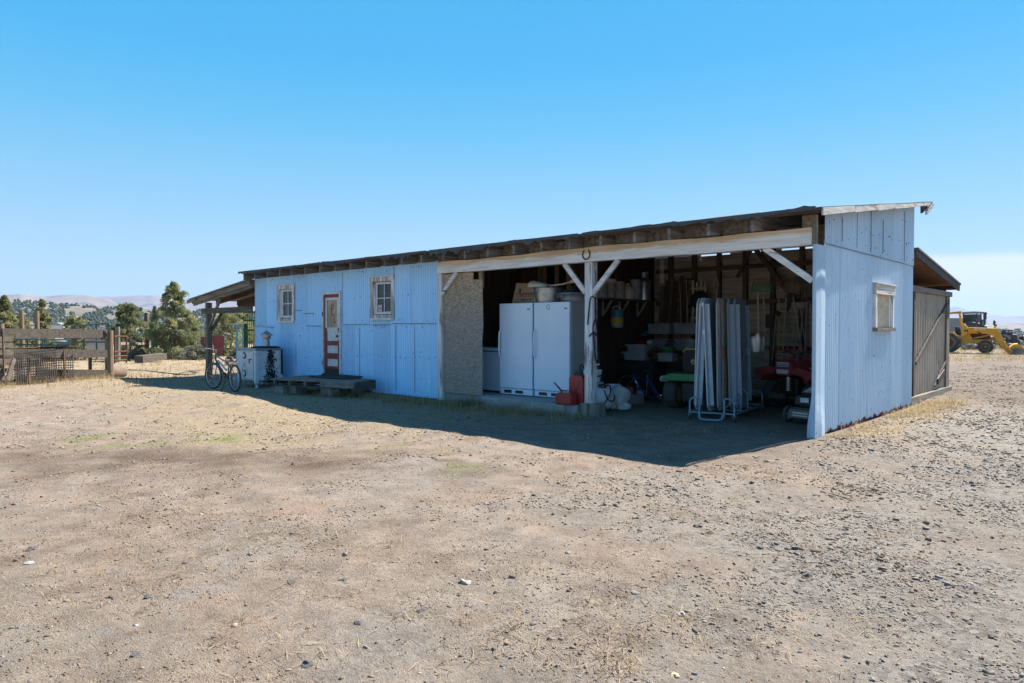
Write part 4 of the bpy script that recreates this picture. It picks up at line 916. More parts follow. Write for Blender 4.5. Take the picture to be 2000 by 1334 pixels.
for i in range(n_):
    ta, tb = i / n_, (i + 1) / n_
    f = lambda t: .012 + .035 * max(0, (t - .75) / .25) ** 2 + .008 * math.sin(t * 7)
    pa, qa = lerp2((-11.3, -.38), (-11.0, -.95), ta), lerp2((-9.7, -.36), (-9.75, -.80), ta); pb, qb = lerp2((-11.3, -.38), (-11.0, -.95), tb), lerp2((-9.7, -.36), (-9.75, -.80), tb)
    za, zb = pz + .038 + f(1 - ta) - .01, pz + .038 + f(1 - tb) - .01
    mt.add([(*pa, za), (*pb, zb), (*qb, zb), (*qa, za), (*pa, za + .012), (*pb, zb + .012), (*qb, zb + .012), (*qa, za + .012)], [(0, 1, 2, 3), (7, 6, 5, 4), (0, 4, 5, 1), (1, 5, 6, 2), (2, 6, 7, 3), (3, 7, 4, 0)])
solo('door_mat', mt, 'mat_black', 'curling black rubber mat lying on the platform in front of the red door', 'mat')

# old enamelled cabinet (washing-machine sized range) at the end of the wall
cab = thing('enamel_cabinet', (-13.7, -.72, 0), 'old white enamelled metal cabinet with two dials and flaking rust beside the bicycle', 'cabinet')
x0, x1, y0, y1, zt = -14.22, -13.2, -1.10, -.34, .98
b = MB(); b.box((x0 + .02, y0 + .02, .16), (x1 - .02, y1, zt - .05)); part('body', b, 'enamel', cab, True, bev=.02)
b = MB(); b.box((x0 - .02, y0 - .02, zt - .048), (x1 + .02, y1 + .03, zt)); part('top', b, 'galv', cab, True, bev=.012)
b = MB(); b.box((x0 + .05, y0 - .012, .2), (x1 - .12, y0 + .018, zt - .09)); dr_ = part('door', b, 'enamel', cab, True, bev=.012)
for zq in (.79, .33):
    for nm, rad, yq, mm in (('dial_ring', .085, -.018, 'rust'), ('dial', .055, -.03, 'cream')):
        b = MB(); b.lathe([(rad, 0), (rad, .016), (rad * .7, .02)], 18, M_=Matrix.Rotation(R(90), 4, 'X')); b.tf((x0 + .47, y0 + yq + .01, zq)); part(nm, b, mm, dr_)
b = MB(); b.tube([(x1 - .16, y0 - .03, .70), (x1 - .25, y0 - .035, .71), (x1 - .27, y0 - .035, .66), (x1 - .27, y0 - .03, .60)], .012, 6); part('door_handle', b, 'rust', dr_)
b = MB()
for k in range(3): b.tube([(x0 + .47 + (.05 + .07 * k) * math.sin(a), y0 - .014, .54 - .09 * k + .05 * math.cos(a) * (1 + .3 * k)) for a in np.linspace(-2.4, 2.4, 11)], .004, 4)
part('scrollwork', b, 'rust', dr_)
for lx in (x0 + .06, x1 - .06):
    for ly in (y0 + .06, y1 - .06):
        b = MB(); b.lathe([(.035, -.02), (.03, .05), (.045, .165)], 10, c=(lx, ly, 0)); part('leg', b, 'enamel', cab, True)
b = MB(); b.box((x1 - .085, y0 - .008, .10), (x1 + .012, y0 + .09, zt - .05)); part('corner_trim', b, 'enamel', cab, True, bev=.015)
rs = MB(); rq = random.Random(4)
for k in range(620):
    zq = .1 + .84 * rq.random() ** 1.2; hw = .05 + .19 * (1 - zq) ** .8; yq = -.68 + hw * max(-1.2, min(1.2, rq.gauss(0, .5))); s_ = rq.uniform(.006, .019)
    pts = [(x1 + .0005 + .003 * (k % 2) - .019, yq + s_ * math.cos(a) * rq.uniform(.6, 1.3), zq + s_ * math.sin(a) * rq.uniform(.6, 1.4)) for a in np.linspace(0, 5.4, 6)]
    rs.add(pts + [(p[0] + .006, p[1], p[2]) for p in pts], [tuple(range(6)), tuple(range(6, 12))[::-1]] + [(i, (i + 1) % 6, (i + 1) % 6 + 6, i + 6) for i in range(6)])
part('rust_patch', rs, 'iron', cab, True)['kind'] = 'stuff'
b = MB(); b.bar((x1 + .02, y1 - .05, .3), (x1 + .02, y1 - .05, zt - .05), .05, .03, (0, 1, 0)); part('hinge_strip', b, 'iron', cab, True)
vc = MB(); vc.lathe([(.085, 0), (.085, .19), (.10, .20), (.125, .205), (.125, .235), (.115, .24), (.115, .265), (.155, .27), (.155, .30), (.012, .40), (.012, .43)], 22)
solo('vent_cap', vc, 'galv', 'galvanised chimney vent cap with conical top standing on the white cabinet', 'vent cap', loc=(-13.55, -.62, zt + .045), smooth=True)
ln = MB(); ln.lathe([(.12, 0), (.36, 0), (.37, .02), (.30, .045), (.12, .045)], 26); ln.tf((0, 0, 0))
solo('stove_lid_ring', ln, 'iron', 'black iron lid ring lying under the vent cap on top of the cabinet', 'iron ring', loc=(-13.5, -.66, zt), smooth=True)
b = MB(); 
for k in range(16): b.blob((rq.uniform(-.25, .25), rq.uniform(-.2, .2), rq.uniform(.0, .35)), (rq.uniform(.04, .1), rq.uniform(.04, .1), rq.uniform(.03, .14)), k, .35, 1)
solo('scrap_heap', b, 'iron', 'tangled dark iron scrap heap behind the bicycle and cabinet', 'scrap heap', loc=(-15.0, .3, .42))
b = MB(); b.blob((0, 0, .30), (.45, .36, .40), 3, .14, 3); solo('boulder', b, 'boulder', 'rounded grey boulder on the ground behind the bicycle', 'boulder', loc=(-15.2, .1, -.02), smooth=True)

# bicycles ------------------------------------------------------------------
def wheel(mb_t, mb_r, mb_s, c, r, turn=0, tr=.022):
    cs, sn = math.cos(turn), math.sin(turn); ring = [(c[0] + r * math.cos(a) * cs, c[1] + r * math.cos(a) * sn, c[2] + r * math.sin(a)) for a in np.linspace(0, 6.28318, 37)[:-1]]
    mb_t.tube(ring, tr, 8, True)
    mb_r.tube([(c[0] + (p[0] - c[0]) * .90, c[1] + (p[1] - c[1]) * .90, c[2] + (p[2] - c[2]) * .90) for p in ring], .009, 6, True)
    ax = (-sn, cs, 0); mb_r.tube([(c[0] + ax[0] * .045, c[1] + ax[1] * .045, c[2]), (c[0] - ax[0] * .045, c[1] - ax[1] * .045, c[2])], .02, 8)
    for k in range(20):
        p = ring[int(k * 36 / 20)]; e = .03 * (1 if k % 2 else -1)
        mb_s.tube([(c[0] + ax[0] * e, c[1] + ax[1] * e, c[2]), (c[0] + (p[0] - c[0]) * .9, c[1] + (p[1] - c[1]) * .9, c[2] + (p[2] - c[2]) * .9)], .0022, 3)
def add_wheel(root, c, r, turn=0, rim='chrome', tyre=True, tr=.022):
    t, rm, s = MB(), MB(), MB(); wheel(t, rm, s, c, r, turn, tr)
    if tyre:
        w_ = part('wheel', t, 'rubber', root, smooth=True); part('rim', rm, rim, w_, smooth=True); part('spokes', s, rim, w_)
    else:
        w_ = part('wheel', rm, rim, root, smooth=True); part('spokes', s, rim, w_)
pf = onz(417, 762, .06); pr2 = onz(459, 767, .08)
dx, dy = pf[0] - pr2[0], pf[1] - pr2[1]; L = math.hypot(dx, dy); mx_, my_ = (pf[0] + pr2[0]) / 2, (pf[1] + pr2[1]) / 2
bz_ = max(g(pf[0], pf[1]), g(pr2[0], pr2[1])); rw = .285
bk = thing('bicycle', (mx_, my_, bz_ - .01), 'small teal bicycle with black saddle standing in front of the porch post', 'bicycle', None, math.atan2(dy, dx))
k_ = L / 2; F_, B2 = (k_, 0, rw + .022), (-k_, 0, rw + .022); turn = .25
add_wheel(bk, F_, rw, turn); add_wheel(bk, B2, rw, 0)
hd0, hd1 = (k_ - .17, 0, .84), (k_ - .13, 0, .68); st_, bb = (-k_ + .30, 0, .62), (-k_ + .40, 0, .28)
b = MB(); b.tube([hd0, hd1], .02, 8); b.tube([(k_ - .15, 0, .77), st_], .016, 8); b.tube([hd1, bb], .018, 8); b.tube([st_, bb], .016, 8)
for e in (-.04, .04): b.tube([st_, (B2[0], e, B2[2])], .009, 6); b.tube([bb, (B2[0], e, B2[2])], .01, 6)
part('frame', b, 'teal', bk, smooth=True)
b = MB()
for e in (-.045, .045): b.tube([(k_ - .12, e * .8, .66), (k_ - .09, e, .6), (F_[0], e, F_[2])], .011, 6)
part('fork', b, 'teal', bk, smooth=True)
b = MB(); b.tube([(k_ - .17, 0, .84), (k_ - .18, 0, .90)], .013, 8); part('stem', b, 'chrome', bk)
b = MB(); b.tube([(k_ - .22, -.26, .93), (k_ - .18, -.16, .94), (k_ - .16, -.05, .90), (k_ - .16, .05, .90), (k_ - .18, .16, .94), (k_ - .22, .26, .93)], .012, 8); hb = part('handlebar', b, 'black', bk, smooth=True)
for e in (-1, 1):
    b = MB(); b.tube([(k_ - .2, e * .2, .935), (k_ - .235, e * .28, .928)], .018, 8); part('grip', b, 'rubber', hb)
b = MB(); b.tube([st_, (st_[0] - .02, 0, .73)], .012, 8); part('seat_post', b, 'chrome', bk)
b = MB(); b.blob((st_[0] - .03, 0, .755), (.13, .07, .03), 2, .06, 2); part('saddle', b, 'black', bk, smooth=True)
b = MB(); b.lathe([(.012, -.01), (.085, -.008), (.085, .008), (.012, .01)], 20, M_=Matrix.Rotation(R(90), 4, 'X')); b.tf((bb[0], -.05, bb[2])); b.bar((bb[0], -.065, bb[2]), (bb[0] + .08, -.065, bb[2] - .13), .018, .012); b.bar((bb[0], .065, bb[2]), (bb[0] - .08, .065, bb[2] + .13), .018, .012); b.box((bb[0] + .04, -.14, bb[2] - .145), (bb[0] + .12, -.07, bb[2] - .12)); b.box((bb[0] - .12, .07, bb[2] + .12), (bb[0] - .04, .14, bb[2] + .145))
part('crankset', b, 'iron', bk)
b = MB(); b.tube([(k_ - .2, -.0, .60), (bb[0] + .13, 0, bb[2] + .12)], .022, 8); b.tf((0, -.03, .06)); part('decal_band', b, 'table_edge', bk)
b = MB(); b.bar((-k_ - .2, .0, .64), (-k_ + .2, .0, .66), .08, .012, (0, 0, 1)); part('rear_rack', b, 'steel_grey', bk)
b = MB(); b.tube([(bb[0] - .05, .06, bb[2] - .03), (bb[0] - .12, .2, .0)], .008, 6); part('kickstand', b, 'iron', bk)

# ------------------------------------------------------------------ freezer bay
def freezer(loc, w_, label):
    t = thing('upright_freezer', loc, label, 'freezer', 'pair of upright freezers')
    b = MB(); b.box((0, .045, .0), (w_, .76, 1.80)); part('cabinet', b, 'appl_grey', t, bev=.012)
    b = MB(); b.box((.012, .0385, .13), (w_ - .012, .0455, 1.79)); part('gasket', b, 'appl_grey', t); b = MB(); b.box((.004, -.018, .13), (w_ - .004, .036, 1.80)); d = part('door', b, 'appliance', t, bev=.014)
    hd = MB(); hd.tube([(.05, -.022, 1.28), (.045, -.06, 1.24), (.042, -.07, 1.1), (.042, -.07, .92), (.045, -.06, .78), (.05, -.022, .74)], .016, 8); part('handle', hd, 'appliance', d, smooth=True)
    b = MB(); b.box((.012, .0, .012), (w_ - .012, .042, .122)); gr = part('kick_grille', b, 'appliance', t, bev=.004)
    for q in (.12, .42):
        b = MB(); b.box((q, -.003, .035), (q + .2, -.0005, .095)); part('grille_slot', b, 'black', gr)
    b = MB(); b.box((w_ - .13, -.0215, 1.665), (w_ - .055, -.0185, 1.69)); part('badge', b, 'steel_grey', d)
    return t, d
f1, d1 = freezer((-6.265, .47, .178), .868, 'white upright freezer nearest the chest freezer, left one of the pair')
f2, d2 = freezer((-5.385, .50, .178), .868, 'white upright freezer with a round sticker, behind the red fuel can')
b = MB(); b.tube([(.36 + .035 * math.cos(a), -.02, 1.71 + .045 * math.sin(a)) for a in np.linspace(0, 6.0, 14)], .005, 4); b.tube([(.375, -.02, 1.70), (.40, -.02, 1.655)], .005, 4); part('sticker', b, 'steel_grey', d2)
cf_ = thing('chest_freezer', (-6.75, .62, .178), 'low white chest freezer between the OSB panel and the upright freezers', 'freezer')
b = MB(); b.box((-.62, 0, .03), (.42, .65, .83)); part('body', b, 'appliance', cf_, bev=.02)
b = MB(); b.box((-.63, -.012, .845), (.43, .66, .91)); part('lid', b, 'appliance', cf_, bev=.015)
FZ = .178 + 1.80
bx = thing('cardboard_box', (-5.74, .82, FZ), 'tall brown cardboard box with dark printing on the left freezer', 'box', None, -.10)
b = MB(); b.add([(-.40, -.16, 0), (.42, -.16, 0), (.42, .22, 0), (-.40, .22, 0), (-.33, -.10, .42), (.42, -.107, .37), (.42, .24, .37), (-.33, .26, .42)], [(3, 2, 1, 0), (4, 5, 6, 7), (0, 1, 5, 4), (1, 2, 6, 5), (2, 3, 7, 6), (3, 0, 4, 7)]); part('carton', b, 'card', bx)
tilt = R(90 - 8)
for txt, sz, px_, pz_ in (('WOODEN', .105, .06, .125), ('KRAVET', .105, .06, .035)):
    text_part('printing', txt, sz, 'ink', bx, (px_, -.1655 + pz_ * .143, pz_), (tilt, 0, 0), .0006)
b = MB(); b.bar((-.31, -.130, .20), (.36, -.136, .20), .010, .004, (0, 1, 0)); part('printed_line', b, 'ink', bx)
b = MB(); b.bar((-.19, -.128, .225), (-.19, -.116, .30), .05, .004, (0, 1, 0)); b.bar((-.225, -.130, .225), (-.155, -.130, .225), .012, .004, (0, 1, 0)); part('printed_emblem', b, 'ink', bx)
def tub(name, loc, r0, r1, h, label, m='galv', handles=True):
    t = thing(name, loc, label, 'tub'); b = MB(); b.lathe([(r0, 0), (r0 + (r1 - r0) * .45, h * .45), (r0 + (r1 - r0) * .47, h * .47), (r1, h - .02), (r1 + .014, h - .01), (r1 + .012, h), (r1 - .006, h - .005), (r0 - .01, .02), (.01, .015)], 30); part('tub_body', b, m, t, smooth=True)
    if handles:
        for e in (-1.9, 1.2):
            b = MB(); cs, sn = math.cos(e), math.sin(e); p = lambda a, z: (cs * (r1 + .02) - sn * a, sn * (r1 + .02) + cs * a, z)
            b.tube([p(-.07, h - .035), p(-.07, h - .085), p(.07, h - .085), p(.07, h - .035)], .008, 6); part('handle', b, m, t)
    return t
tub('galvanised_tub', (-5.32, .86, FZ), .26, .30, .30, 'round galvanised washtub with a cream shovel across it, on the freezers')
tub('galvanised_tub', (-4.72, .93, FZ), .28, .34, .17, 'shallow galvanised basin on the right freezer behind the white post')
sc = thing('grain_scoop', (-5.3, .72, FZ + .30), 'cream plastic grain scoop with a long wooden handle laid across the washtub', 'scoop', None, .0)
b = MB(); sec = []
for i, t in enumerate(np.linspace(0, 1, 9)):
    w2 = .17 * (1 - .35 * t) ; xq = -.30 + .42 * t; h2 = .115 * (1 - t) ** .6 + .02
    sec.append([(xq, -w2 * math.cos(a), .01 + h2 * math.sin(a)) for a in np.linspace(0, math.pi, 9)])
b.add([p for s_ in sec for p in s_], [(i * 9 + j, i * 9 + j + 1, (i + 1) * 9 + j + 1, (i + 1) * 9 + j) for i in range(8) for j in range(8)] + [tuple(range(9))[::-1]])
part('blade', b, 'cream', sc, smooth=True)
b = MB(); b.tube([(.10, 0, .03), (.4, .03, .045), (.62, .05, .09)], .015, 8); b.tube([(.60, .05, .085), (.72, .05, .115)], .035, 8, r2=.04); part('handle', b, 'handle', sc, smooth=True)
b = MB(); b.tube([(.0, 0, .0), (.03, .02, .08), (-.04, .03, .12), (-.07, .02, .04)], .012, 6); b.blob((-.03, .0, .05), (.05, .03, .05), 2, .3, 1)
solo('leather_strap', b, 'strap', 'black strap bundle lying beside the shallow basin on the right freezer', 'strap', loc=(-4.62, .70, FZ + .17))
# fuel cans on a block
block((-4.08, -.06, .0), 1.62, 'concrete block below the red fuel cans beside the post', (.2, .42, .17))
def fuel(loc, rz, w_, d_, h, label, spout):
    t = thing('fuel_can', loc, label, 'fuel can', 'red fuel cans', rz)
    b = MB(); b.prism([(-w_ / 2, 0), (w_ / 2, 0), (w_ / 2, h * .9), (w_ / 2 - .05, h), (-w_ / 2 + .04, h), (-w_ / 2, h * .9)], -d_ / 2, d_ / 2); part('body', b, 'red_plastic', t, bev=.025)
    b = MB()
    for p, q in (((-w_ * .3, .08), (w_ * .3, h * .8)), ((w_ * .3, .08), (-w_ * .3, h * .8))): b.bar((p[0], -d_ / 2 - .004, p[1]), (q[0], -d_ / 2 - .004, q[1]), .02, .01, (0, 1, 0))
    if h > .3: part('pressed_rib', b, 'red_plastic', t)
    b = MB(); b.tube([(-w_ * .28, 0, h), (-w_ * .25, 0, h + .035), (w_ * .22, 0, h + .035), (w_ * .28, 0, h)], .012, 6); part('handle', b, 'red_plastic' if spout else 'black', t)
    if spout:
        b = MB(); b.tube([(-.02, -.03, h - .01), (-.10, -.04, h + .06), (-.22, -.05, h + .17)], .02, 8, r2=.012); part('spout', b, 'black', t); b = MB(); b.lathe([(.03, 0), (.03, .03)], 10, c=(-.02, -.03, h)); part('cap', b, 'yellow_trim', t)
    return t
fuel((-4.02, .10, .172), .06, .30, .19, .50, 'tall red metal jerrycan standing behind the small can on the block', False)
fuel((-4.12, -.13, .172), .02, .34, .2, .20, 'small dark red fuel can with a black spout in front of the jerrycan', True)
b = MB(); b.tube([(.05 * math.cos(a) * .7, 0, .12 + .06 * math.sin(a)) for a in np.linspace(0, 5.9, 12)], .013, 6); b.tube([(0, 0, 0), (.01, 0, .07)], .016, 6)
solo('hitch_pin', b, 'iron', 'black iron ring pin standing on top of the red jerrycan', 'hitch pin', loc=(-3.98, .13, .172 + .50))
# bucket, tank, sack by the post
def bucket(loc, r, h, label, m='white_plastic', grp=None, lid=False):
    t = thing('bucket', loc, label, 'bucket', grp); b = MB(); b.lathe([(r * .85, 0), (r, h - .06), (r * 1.08, h - .055), (r * 1.08, h), (r * .96, h), (r * .8, .02), (.01, .015)] if not lid else [(r * .85, 0), (r, h - .05), (r * 1.1, h - .05), (r * 1.1, h), (.01, h)], 24); part('pail', b, m, t, smooth=True, ang=.4)
    b = MB(); b.tube([(r * 1.06 * math.cos(a), -.02 - .07 * math.sin(a), h - .03 - .10 * math.sin(a)) for a in np.linspace(0, math.pi, 12)], .005, 5); part('bail', b, 'wire', t)
    return t
bucket((-4.08, .62, .18), .17, .34, 'grey plastic bucket between the freezer and the white post', 'grey_tote')
bucket((-4.13, .66, .52), .16, .22, 'pale bucket stacked on the grey bucket behind the post', 'white_plastic')
bucket((-4.2, 1.42, .02), .15, .40, 'blue-white bucket standing behind the white sprayer tank', 'white_plastic')
b = MB(); b.tube(cr([(0, 0, 0), (.06, .03, .12), (.16, .04, .22), (.22, .02, .36), (.30, 0, .40)]), .014, 6); b.tube([(0, .02, .0), (.1, -.02, .08), (.2, -.05, -.05), (.35, -.04, .0)], .012, 6)
solo('sprayer_hose', b, 'strap', 'black hose looping up from the pale bucket beside the freezer', 'hose', loc=(-4.15, .52, .66), smooth=True)
tk = thing('sprayer_tank', (-4.02, .52, .02), 'white plastic sprayer tank lying behind the post footing', 'tank', None, .35)
b = MB(); b.lathe([(.02, -.34), (.13, -.34), (.19, -.29), (.20, -.1), (.212, -.08), (.212, .08), (.20, .1), (.19, .29), (.13, .34), (.02, .34)], 26, M_=Matrix.Rotation(R(90), 4, 'Y')); b.tf((0, 0, .23)); part('shell', b, 'white_plastic', tk, smooth=True, ang=.5)
b = MB(); b.lathe([(.07, 0), (.07, .05), (.03, .06)], 14, c=(.2, -.05, .42)); part('filler_cap', b, 'black', tk, smooth=True)
for e in (-.24, .24):
    b = MB(); b.box((e - .04, -.2, 0), (e + .04, .2, .06)); part('foot', b, 'black', tk)
b = MB(); b.tube(cr([(.22, -.05, .46), (.33, -.1, .46), (.37, -.18, .36), (.32, -.24, .22), (.25, -.28, .1), (.2, -.30, .02)]), .012, 6); b.tube(cr([(.26, -.17, .38), (.32, -.23, .26), (.40, -.25, .2), (.46, -.24, .25), (.44, -.21, .31)]), .012, 6); part('hose', b, 'strap', tk, smooth=True)
sk = MB(); sk.blob((0, 0, .19), (.19, .17, .21), 5, .42, 3, -.185); sk.blob((.10, -.06, .05), (.15, .12, .10), 8, .45, 2, -.045); sk.blob((-.1, -.08, .07), (.10, .1, .13), 11, .4, 2, -.065)
sk_ = solo('feed_sack', sk, 'bag', 'slumped white feed sack beside the sprayer tank', 'sack', loc=(-3.80, 1.02, .02), rz=.4, smooth=True, ang=1.2)

# ------------------------------------------------------------------ equipment bay, left half
b2 = thing('bicycle', (-4.25, 2.62, .0), 'blue bicycle without its rear wheel leaning before the black cabinet', 'bicycle', None, R(165))
add_wheel(b2, (.50, 0, .27), .25, .35, 'chrome', False)
b = MB(); b.tube([(-.05, 0, .10), (-.10, 0, .58)], .016, 8); part('seat_tube', b, 'chrome', b2, smooth=True)
b = MB(); b.tube([(-.085, 0, .48), (-.42, .0, .16)], .014, 8); b.tube([(-.42, 0, .16), (-.07, 0, .07)], .013, 8); b.tube([(-.085, .03, .48), (-.40, .04, .15)], .012, 8); b.tube([(-.08, 0, .42), (.32, .0, .47)], .014, 8); b.tube([(-.05, 0, .12), (.33, 0, .42)], .015, 8); b.tube([(.33, 0, .54), (.35, 0, .38)], .018, 8); part('frame', b, 'blue_paint', b2, smooth=True)
b = MB(); 
for e in (-.05, .05): b.tube([(.36, e, .37), (.50, e, .27)], .01, 6)
part('fork', b, 'chrome', b2)
b = MB(); b.blob((-.13, 0, .625), (.15, .07, .035), 4, .1, 2); b.blob((-.22, 0, .63), (.06, .09, .035), 6, .1, 2); part('saddle', b, 'black', b2, smooth=True)
b = MB(); b.lathe([(.01, -.01), (.09, -.008), (.09, .008), (.01, .01)], 18, M_=Matrix.Rotation(R(90), 4, 'X')); b.tf((-.05, -.05, .12)); b.bar((-.05, -.06, .12), (.07, -.06, .05), .018, .012); b.box((.03, -.14, .035), (.12, -.06, .055)); part('crankset', b, 'iron', b2)
b = MB(); b.lathe([(.01, -.02), (.05, -.02), (.05, .02), (.01, .02)], 14, M_=Matrix.Rotation(R(90), 4, 'X')); b.tf((-.45, 0, .12)); b.tube([(-.42, -.02, .16), (-.50, -.03, .09), (-.47, -.03, .03)], .012, 6); part('derailleur', b, 'steel_grey', b2)
b = MB(); b.lathe([(.07, 0), (.09, .16), (.0, .16)], 16); solo('paint_can', b, 'white_plastic', 'small pale blue pail on the floor under the blue bicycle', 'pail', loc=(-4.55, 2.95, .02), smooth=True, ang=.4)
b = MB(); b.blob((0, 0, .12), (.12, .08, .12), 3, .15, 2); solo('red_jug', b, 'red_fender', 'dull red jug behind the chrome wheel of the blue bicycle', 'jug', loc=(-4.35, 2.2, .1), smooth=True)
tb_ = thing('tool_cabinet', (-4.55, 3.75, 0), 'wide black metal drawer cabinet loaded with totes and buckets', 'cabinet')
b = MB(); b.box((-.85, -.38, .05), (.05, .55, .75)); b.box((.055, .12, .05), (.75, .55, .75)); part('body', b, 'black', tb_, bev=.01)
b = MB(); b.box((-.88, -.41, .752), (.78, .57, .785)); part('top', b, 'black', tb_, bev=.008)
for zq in (.10, .32, .54):
    b = MB(); b.box((-.83, -.392, zq), (.03, -.381, zq + .2)); d = part('drawer', b, 'black', tb_, bev=.004)
    b = MB(); b.tube([(-.5, -.395, zq + .11), (-.48, -.415, zq + .11), (-.32, -.415, zq + .11), (-.30, -.395, zq + .11)], .008, 6); part('handle', b, 'steel_grey', d)
TZ = .788
def tote(loc, w_, d_, h, label, rz=0, m='grey_tote'):
    t = thing('tote', loc, label, 'tote', 'grey totes on the black cabinet', rz); b = MB(); k = .9
    b.add([(-w_ / 2 * k, -d_ / 2 * k, 0), (w_ / 2 * k, -d_ / 2 * k, 0), (w_ / 2 * k, d_ / 2 * k, 0), (-w_ / 2 * k, d_ / 2 * k, 0), (-w_ / 2, -d_ / 2, h), (w_ / 2, -d_ / 2, h), (w_ / 2, d_ / 2, h), (-w_ / 2, d_ / 2, h)], [(3, 2, 1, 0), (0, 1, 5, 4), (1, 2, 6, 5), (2, 3, 7, 6), (3, 0, 4, 7), (4, 5, 6, 7)]); part('bin', b, m, t)
    b = MB(); b.box((-w_ / 2 - .03, -d_ / 2 - .03, h - .02), (w_ / 2 + .03, -d_ / 2 + .0, h + .004)); b.box((-w_ / 2 - .03, d_ / 2, h - .02), (w_ / 2 + .03, d_ / 2 + .03, h + .004)); b.box((-w_ / 2 - .03, -d_ / 2 + .001, h - .02), (-w_ / 2, d_ / 2 - .001, h + .004)); b.box((w_ / 2, -d_ / 2 + .001, h - .02), (w_ / 2 + .03, d_ / 2 - .001, h + .004)); part('rim', b, m if h > .17 else 'table_edge', t)
    return t
tote((-5.05, 3.68, TZ), .56, .4, .175, 'larger grey plastic tote directly on the black cabinet'); tote((-5.03, 3.70, TZ + .18), .46, .36, .155, 'smaller grey tote nested on top of the larger tote')
b = MB(); b.lathe([(.08, 0), (.15, .05), (.155, .055), (.07, .015), (.01, .012)], 22); solo('red_dish', b, 'red_plastic', 'shallow red dish lying on the upper grey tote', 'dish', loc=(-5.02, 3.68, TZ + .36), smooth=True)
b = MB(); b.lathe([(.05, 0), (.07, .06), (.06, .06), (.01, .01)], 16); solo('enamel_cup', b, 'cream', 'small cream cup beside the red dish on the upper tote', 'cup', loc=(-4.84, 3.78, TZ + .36), smooth=True)
b = MB(); 
for k in range(14): b.blob((rq.uniform(-.12, .12), rq.uniform(-.1, .1), rq.uniform(.03, .28)), (rq.uniform(.03, .07),) * 3, k + 3, .4, 1)
solo('tangled_parts', b, 'rust', 'brown heap of small rusty parts between the totes and the green bowl', 'parts heap', loc=(-4.66, 3.62, TZ))
b = MB(); b.box((-.17, -.12, 0), (.17, .12, .155)); b.box((-.18, -.13, .156), (.18, .13, .175)); t = solo('plastic_box', b, 'can_white', 'pale plastic box under the green bowl on the black cabinet', 'box', loc=(-4.28, 3.6, TZ))
b = MB(); b.lathe([(.10, 0), (.17, .09), (.18, .095), (.18, .11), (.16, .11), (.09, .015), (.01, .012)], 24); solo('green_bowl', b, 'bright_green', 'green plastic bowl set on the pale plastic box', 'bowl', loc=(-4.28, 3.6, TZ + .178), smooth=True)
b = MB(); b.tube([(.10 * math.cos(a), .02, .08 + .07 * math.sin(a)) for a in np.linspace(0, 6, 14)], .012, 5); b.tube([(-.12, 0, .02), (.05, .03, .17), (.2, 0, .04)], .014, 5)
solo('cable_coil', b, 'black', 'black cable coil heaped on top of the green bowl', 'cable', loc=(-4.28, 3.66, TZ + .29))
b = MB(); b.bar((-.02, 0, 0), (.10, 0, .30), .17, .02, (0, 1, 0)); solo('metal_sheet', b, 'appl_grey', 'small grey sheet leaning behind the white netting on the cabinet', 'sheet', loc=(-4.02, 3.98, TZ + .17))
b = MB()
for i in range(7):
    for s_ in (-1, 1): b.tube([(-.07 + i * .02, -.01 * s_, .30 - i * .012), (-.07 + i * .02 + s_ * .08, .0, .04)], .006, 4)
solo('netting_roll', b, 'mesh_white', 'rolled white netting standing between the green bowl and the white bucket', 'netting', loc=(-3.95, 3.92, TZ))
bucket((-3.80, 3.98, TZ), .125, .31, 'small white lidded bucket at the right end of the black cabinet', 'can_white', lid=True)
b = MB(); b.box((-.1, -.04, -.03), (.06, .04, .05)); b.tube([(.05, 0, .02), (.16, -.02, .06)], .03, 8); pt_ = solo('power_drill', b, 'cool_blue', 'blue hand tool hanging on the brown wall above the totes', 'tool', loc=(-5.44, 4.55, 1.34), rz=-.6)
# shelf cans
def can(loc, r, h, m, label, prof='drum'):
    b = MB()
    if prof == 'drum': b.lathe([(r, 0), (r, h * .33), (r * 1.03, h * .34), (r * 1.03, h * .36), (r, h * .37), (r, h * .66), (r * 1.03, h * .67), (r, h * .7), (r, h - .01), (r * .95, h), (.01, h)], 22)
    elif prof == 'milk': b.lathe([(r, 0), (r, h * .62), (r * .95, h * .67), (r * .55, h * .80), (r * .52, h * .90), (r * .72, h * .92), (r * .72, h * .96), (r * .5, h), (.01, h)], 24)
    else: b.lathe([(r * .9, 0), (r, h * .3), (r * .98, h * .6), (r * .6, h * .82), (r * .35, h * .86), (r * .35, h), (.01, h)], 20)
    return solo('milk_can' if prof == 'milk' else 'canister', b, m, label, 'milk can' if prof == 'milk' else 'canister', 'canisters on the high shelf', loc, smooth=True, ang=.5)
SZ = 2.137
can((-5.36, 2.66, SZ), .13, .34, 'can_white', 'dull white canister nearest the post on the high shelf'); can((-5.36, 2.98, SZ), .115, .30, 'can_white', 'small spotted white canister, second from the post on the shelf'); can((-5.36, 3.34, SZ), .135, .38, 'can_white', 'white canister with dark markings in the middle of the shelf')
can((-5.37, 3.72, SZ), .14, .36, 'cream', 'cream jug-shaped canister left of the milk can on the shelf', 'jug'); can((-5.38, 4.03, SZ), .13, .46, 'grey_tote', 'dark grey canister beside the shiny milk can on the shelf'); can((-5.36, 4.38, SZ), .155, .66, 'alu', 'shiny steel milk can at the far end of the high shelf', 'milk')
b = MB(); b.lathe([(.09, 0), (.15, .06), (.14, .11), (.05, .13), (.01, .13)], 20); solo('wash_basin', b, 'cream', 'upturned cream basin on top of the canisters near the brace', 'basin', loc=(-5.36, 3.0, SZ + .305), smooth=True)
wj = thing('water_jug', (-5.16, 2.98, 1.50), 'blue and yellow water jug hanging on the brown partition wall', 'water jug')
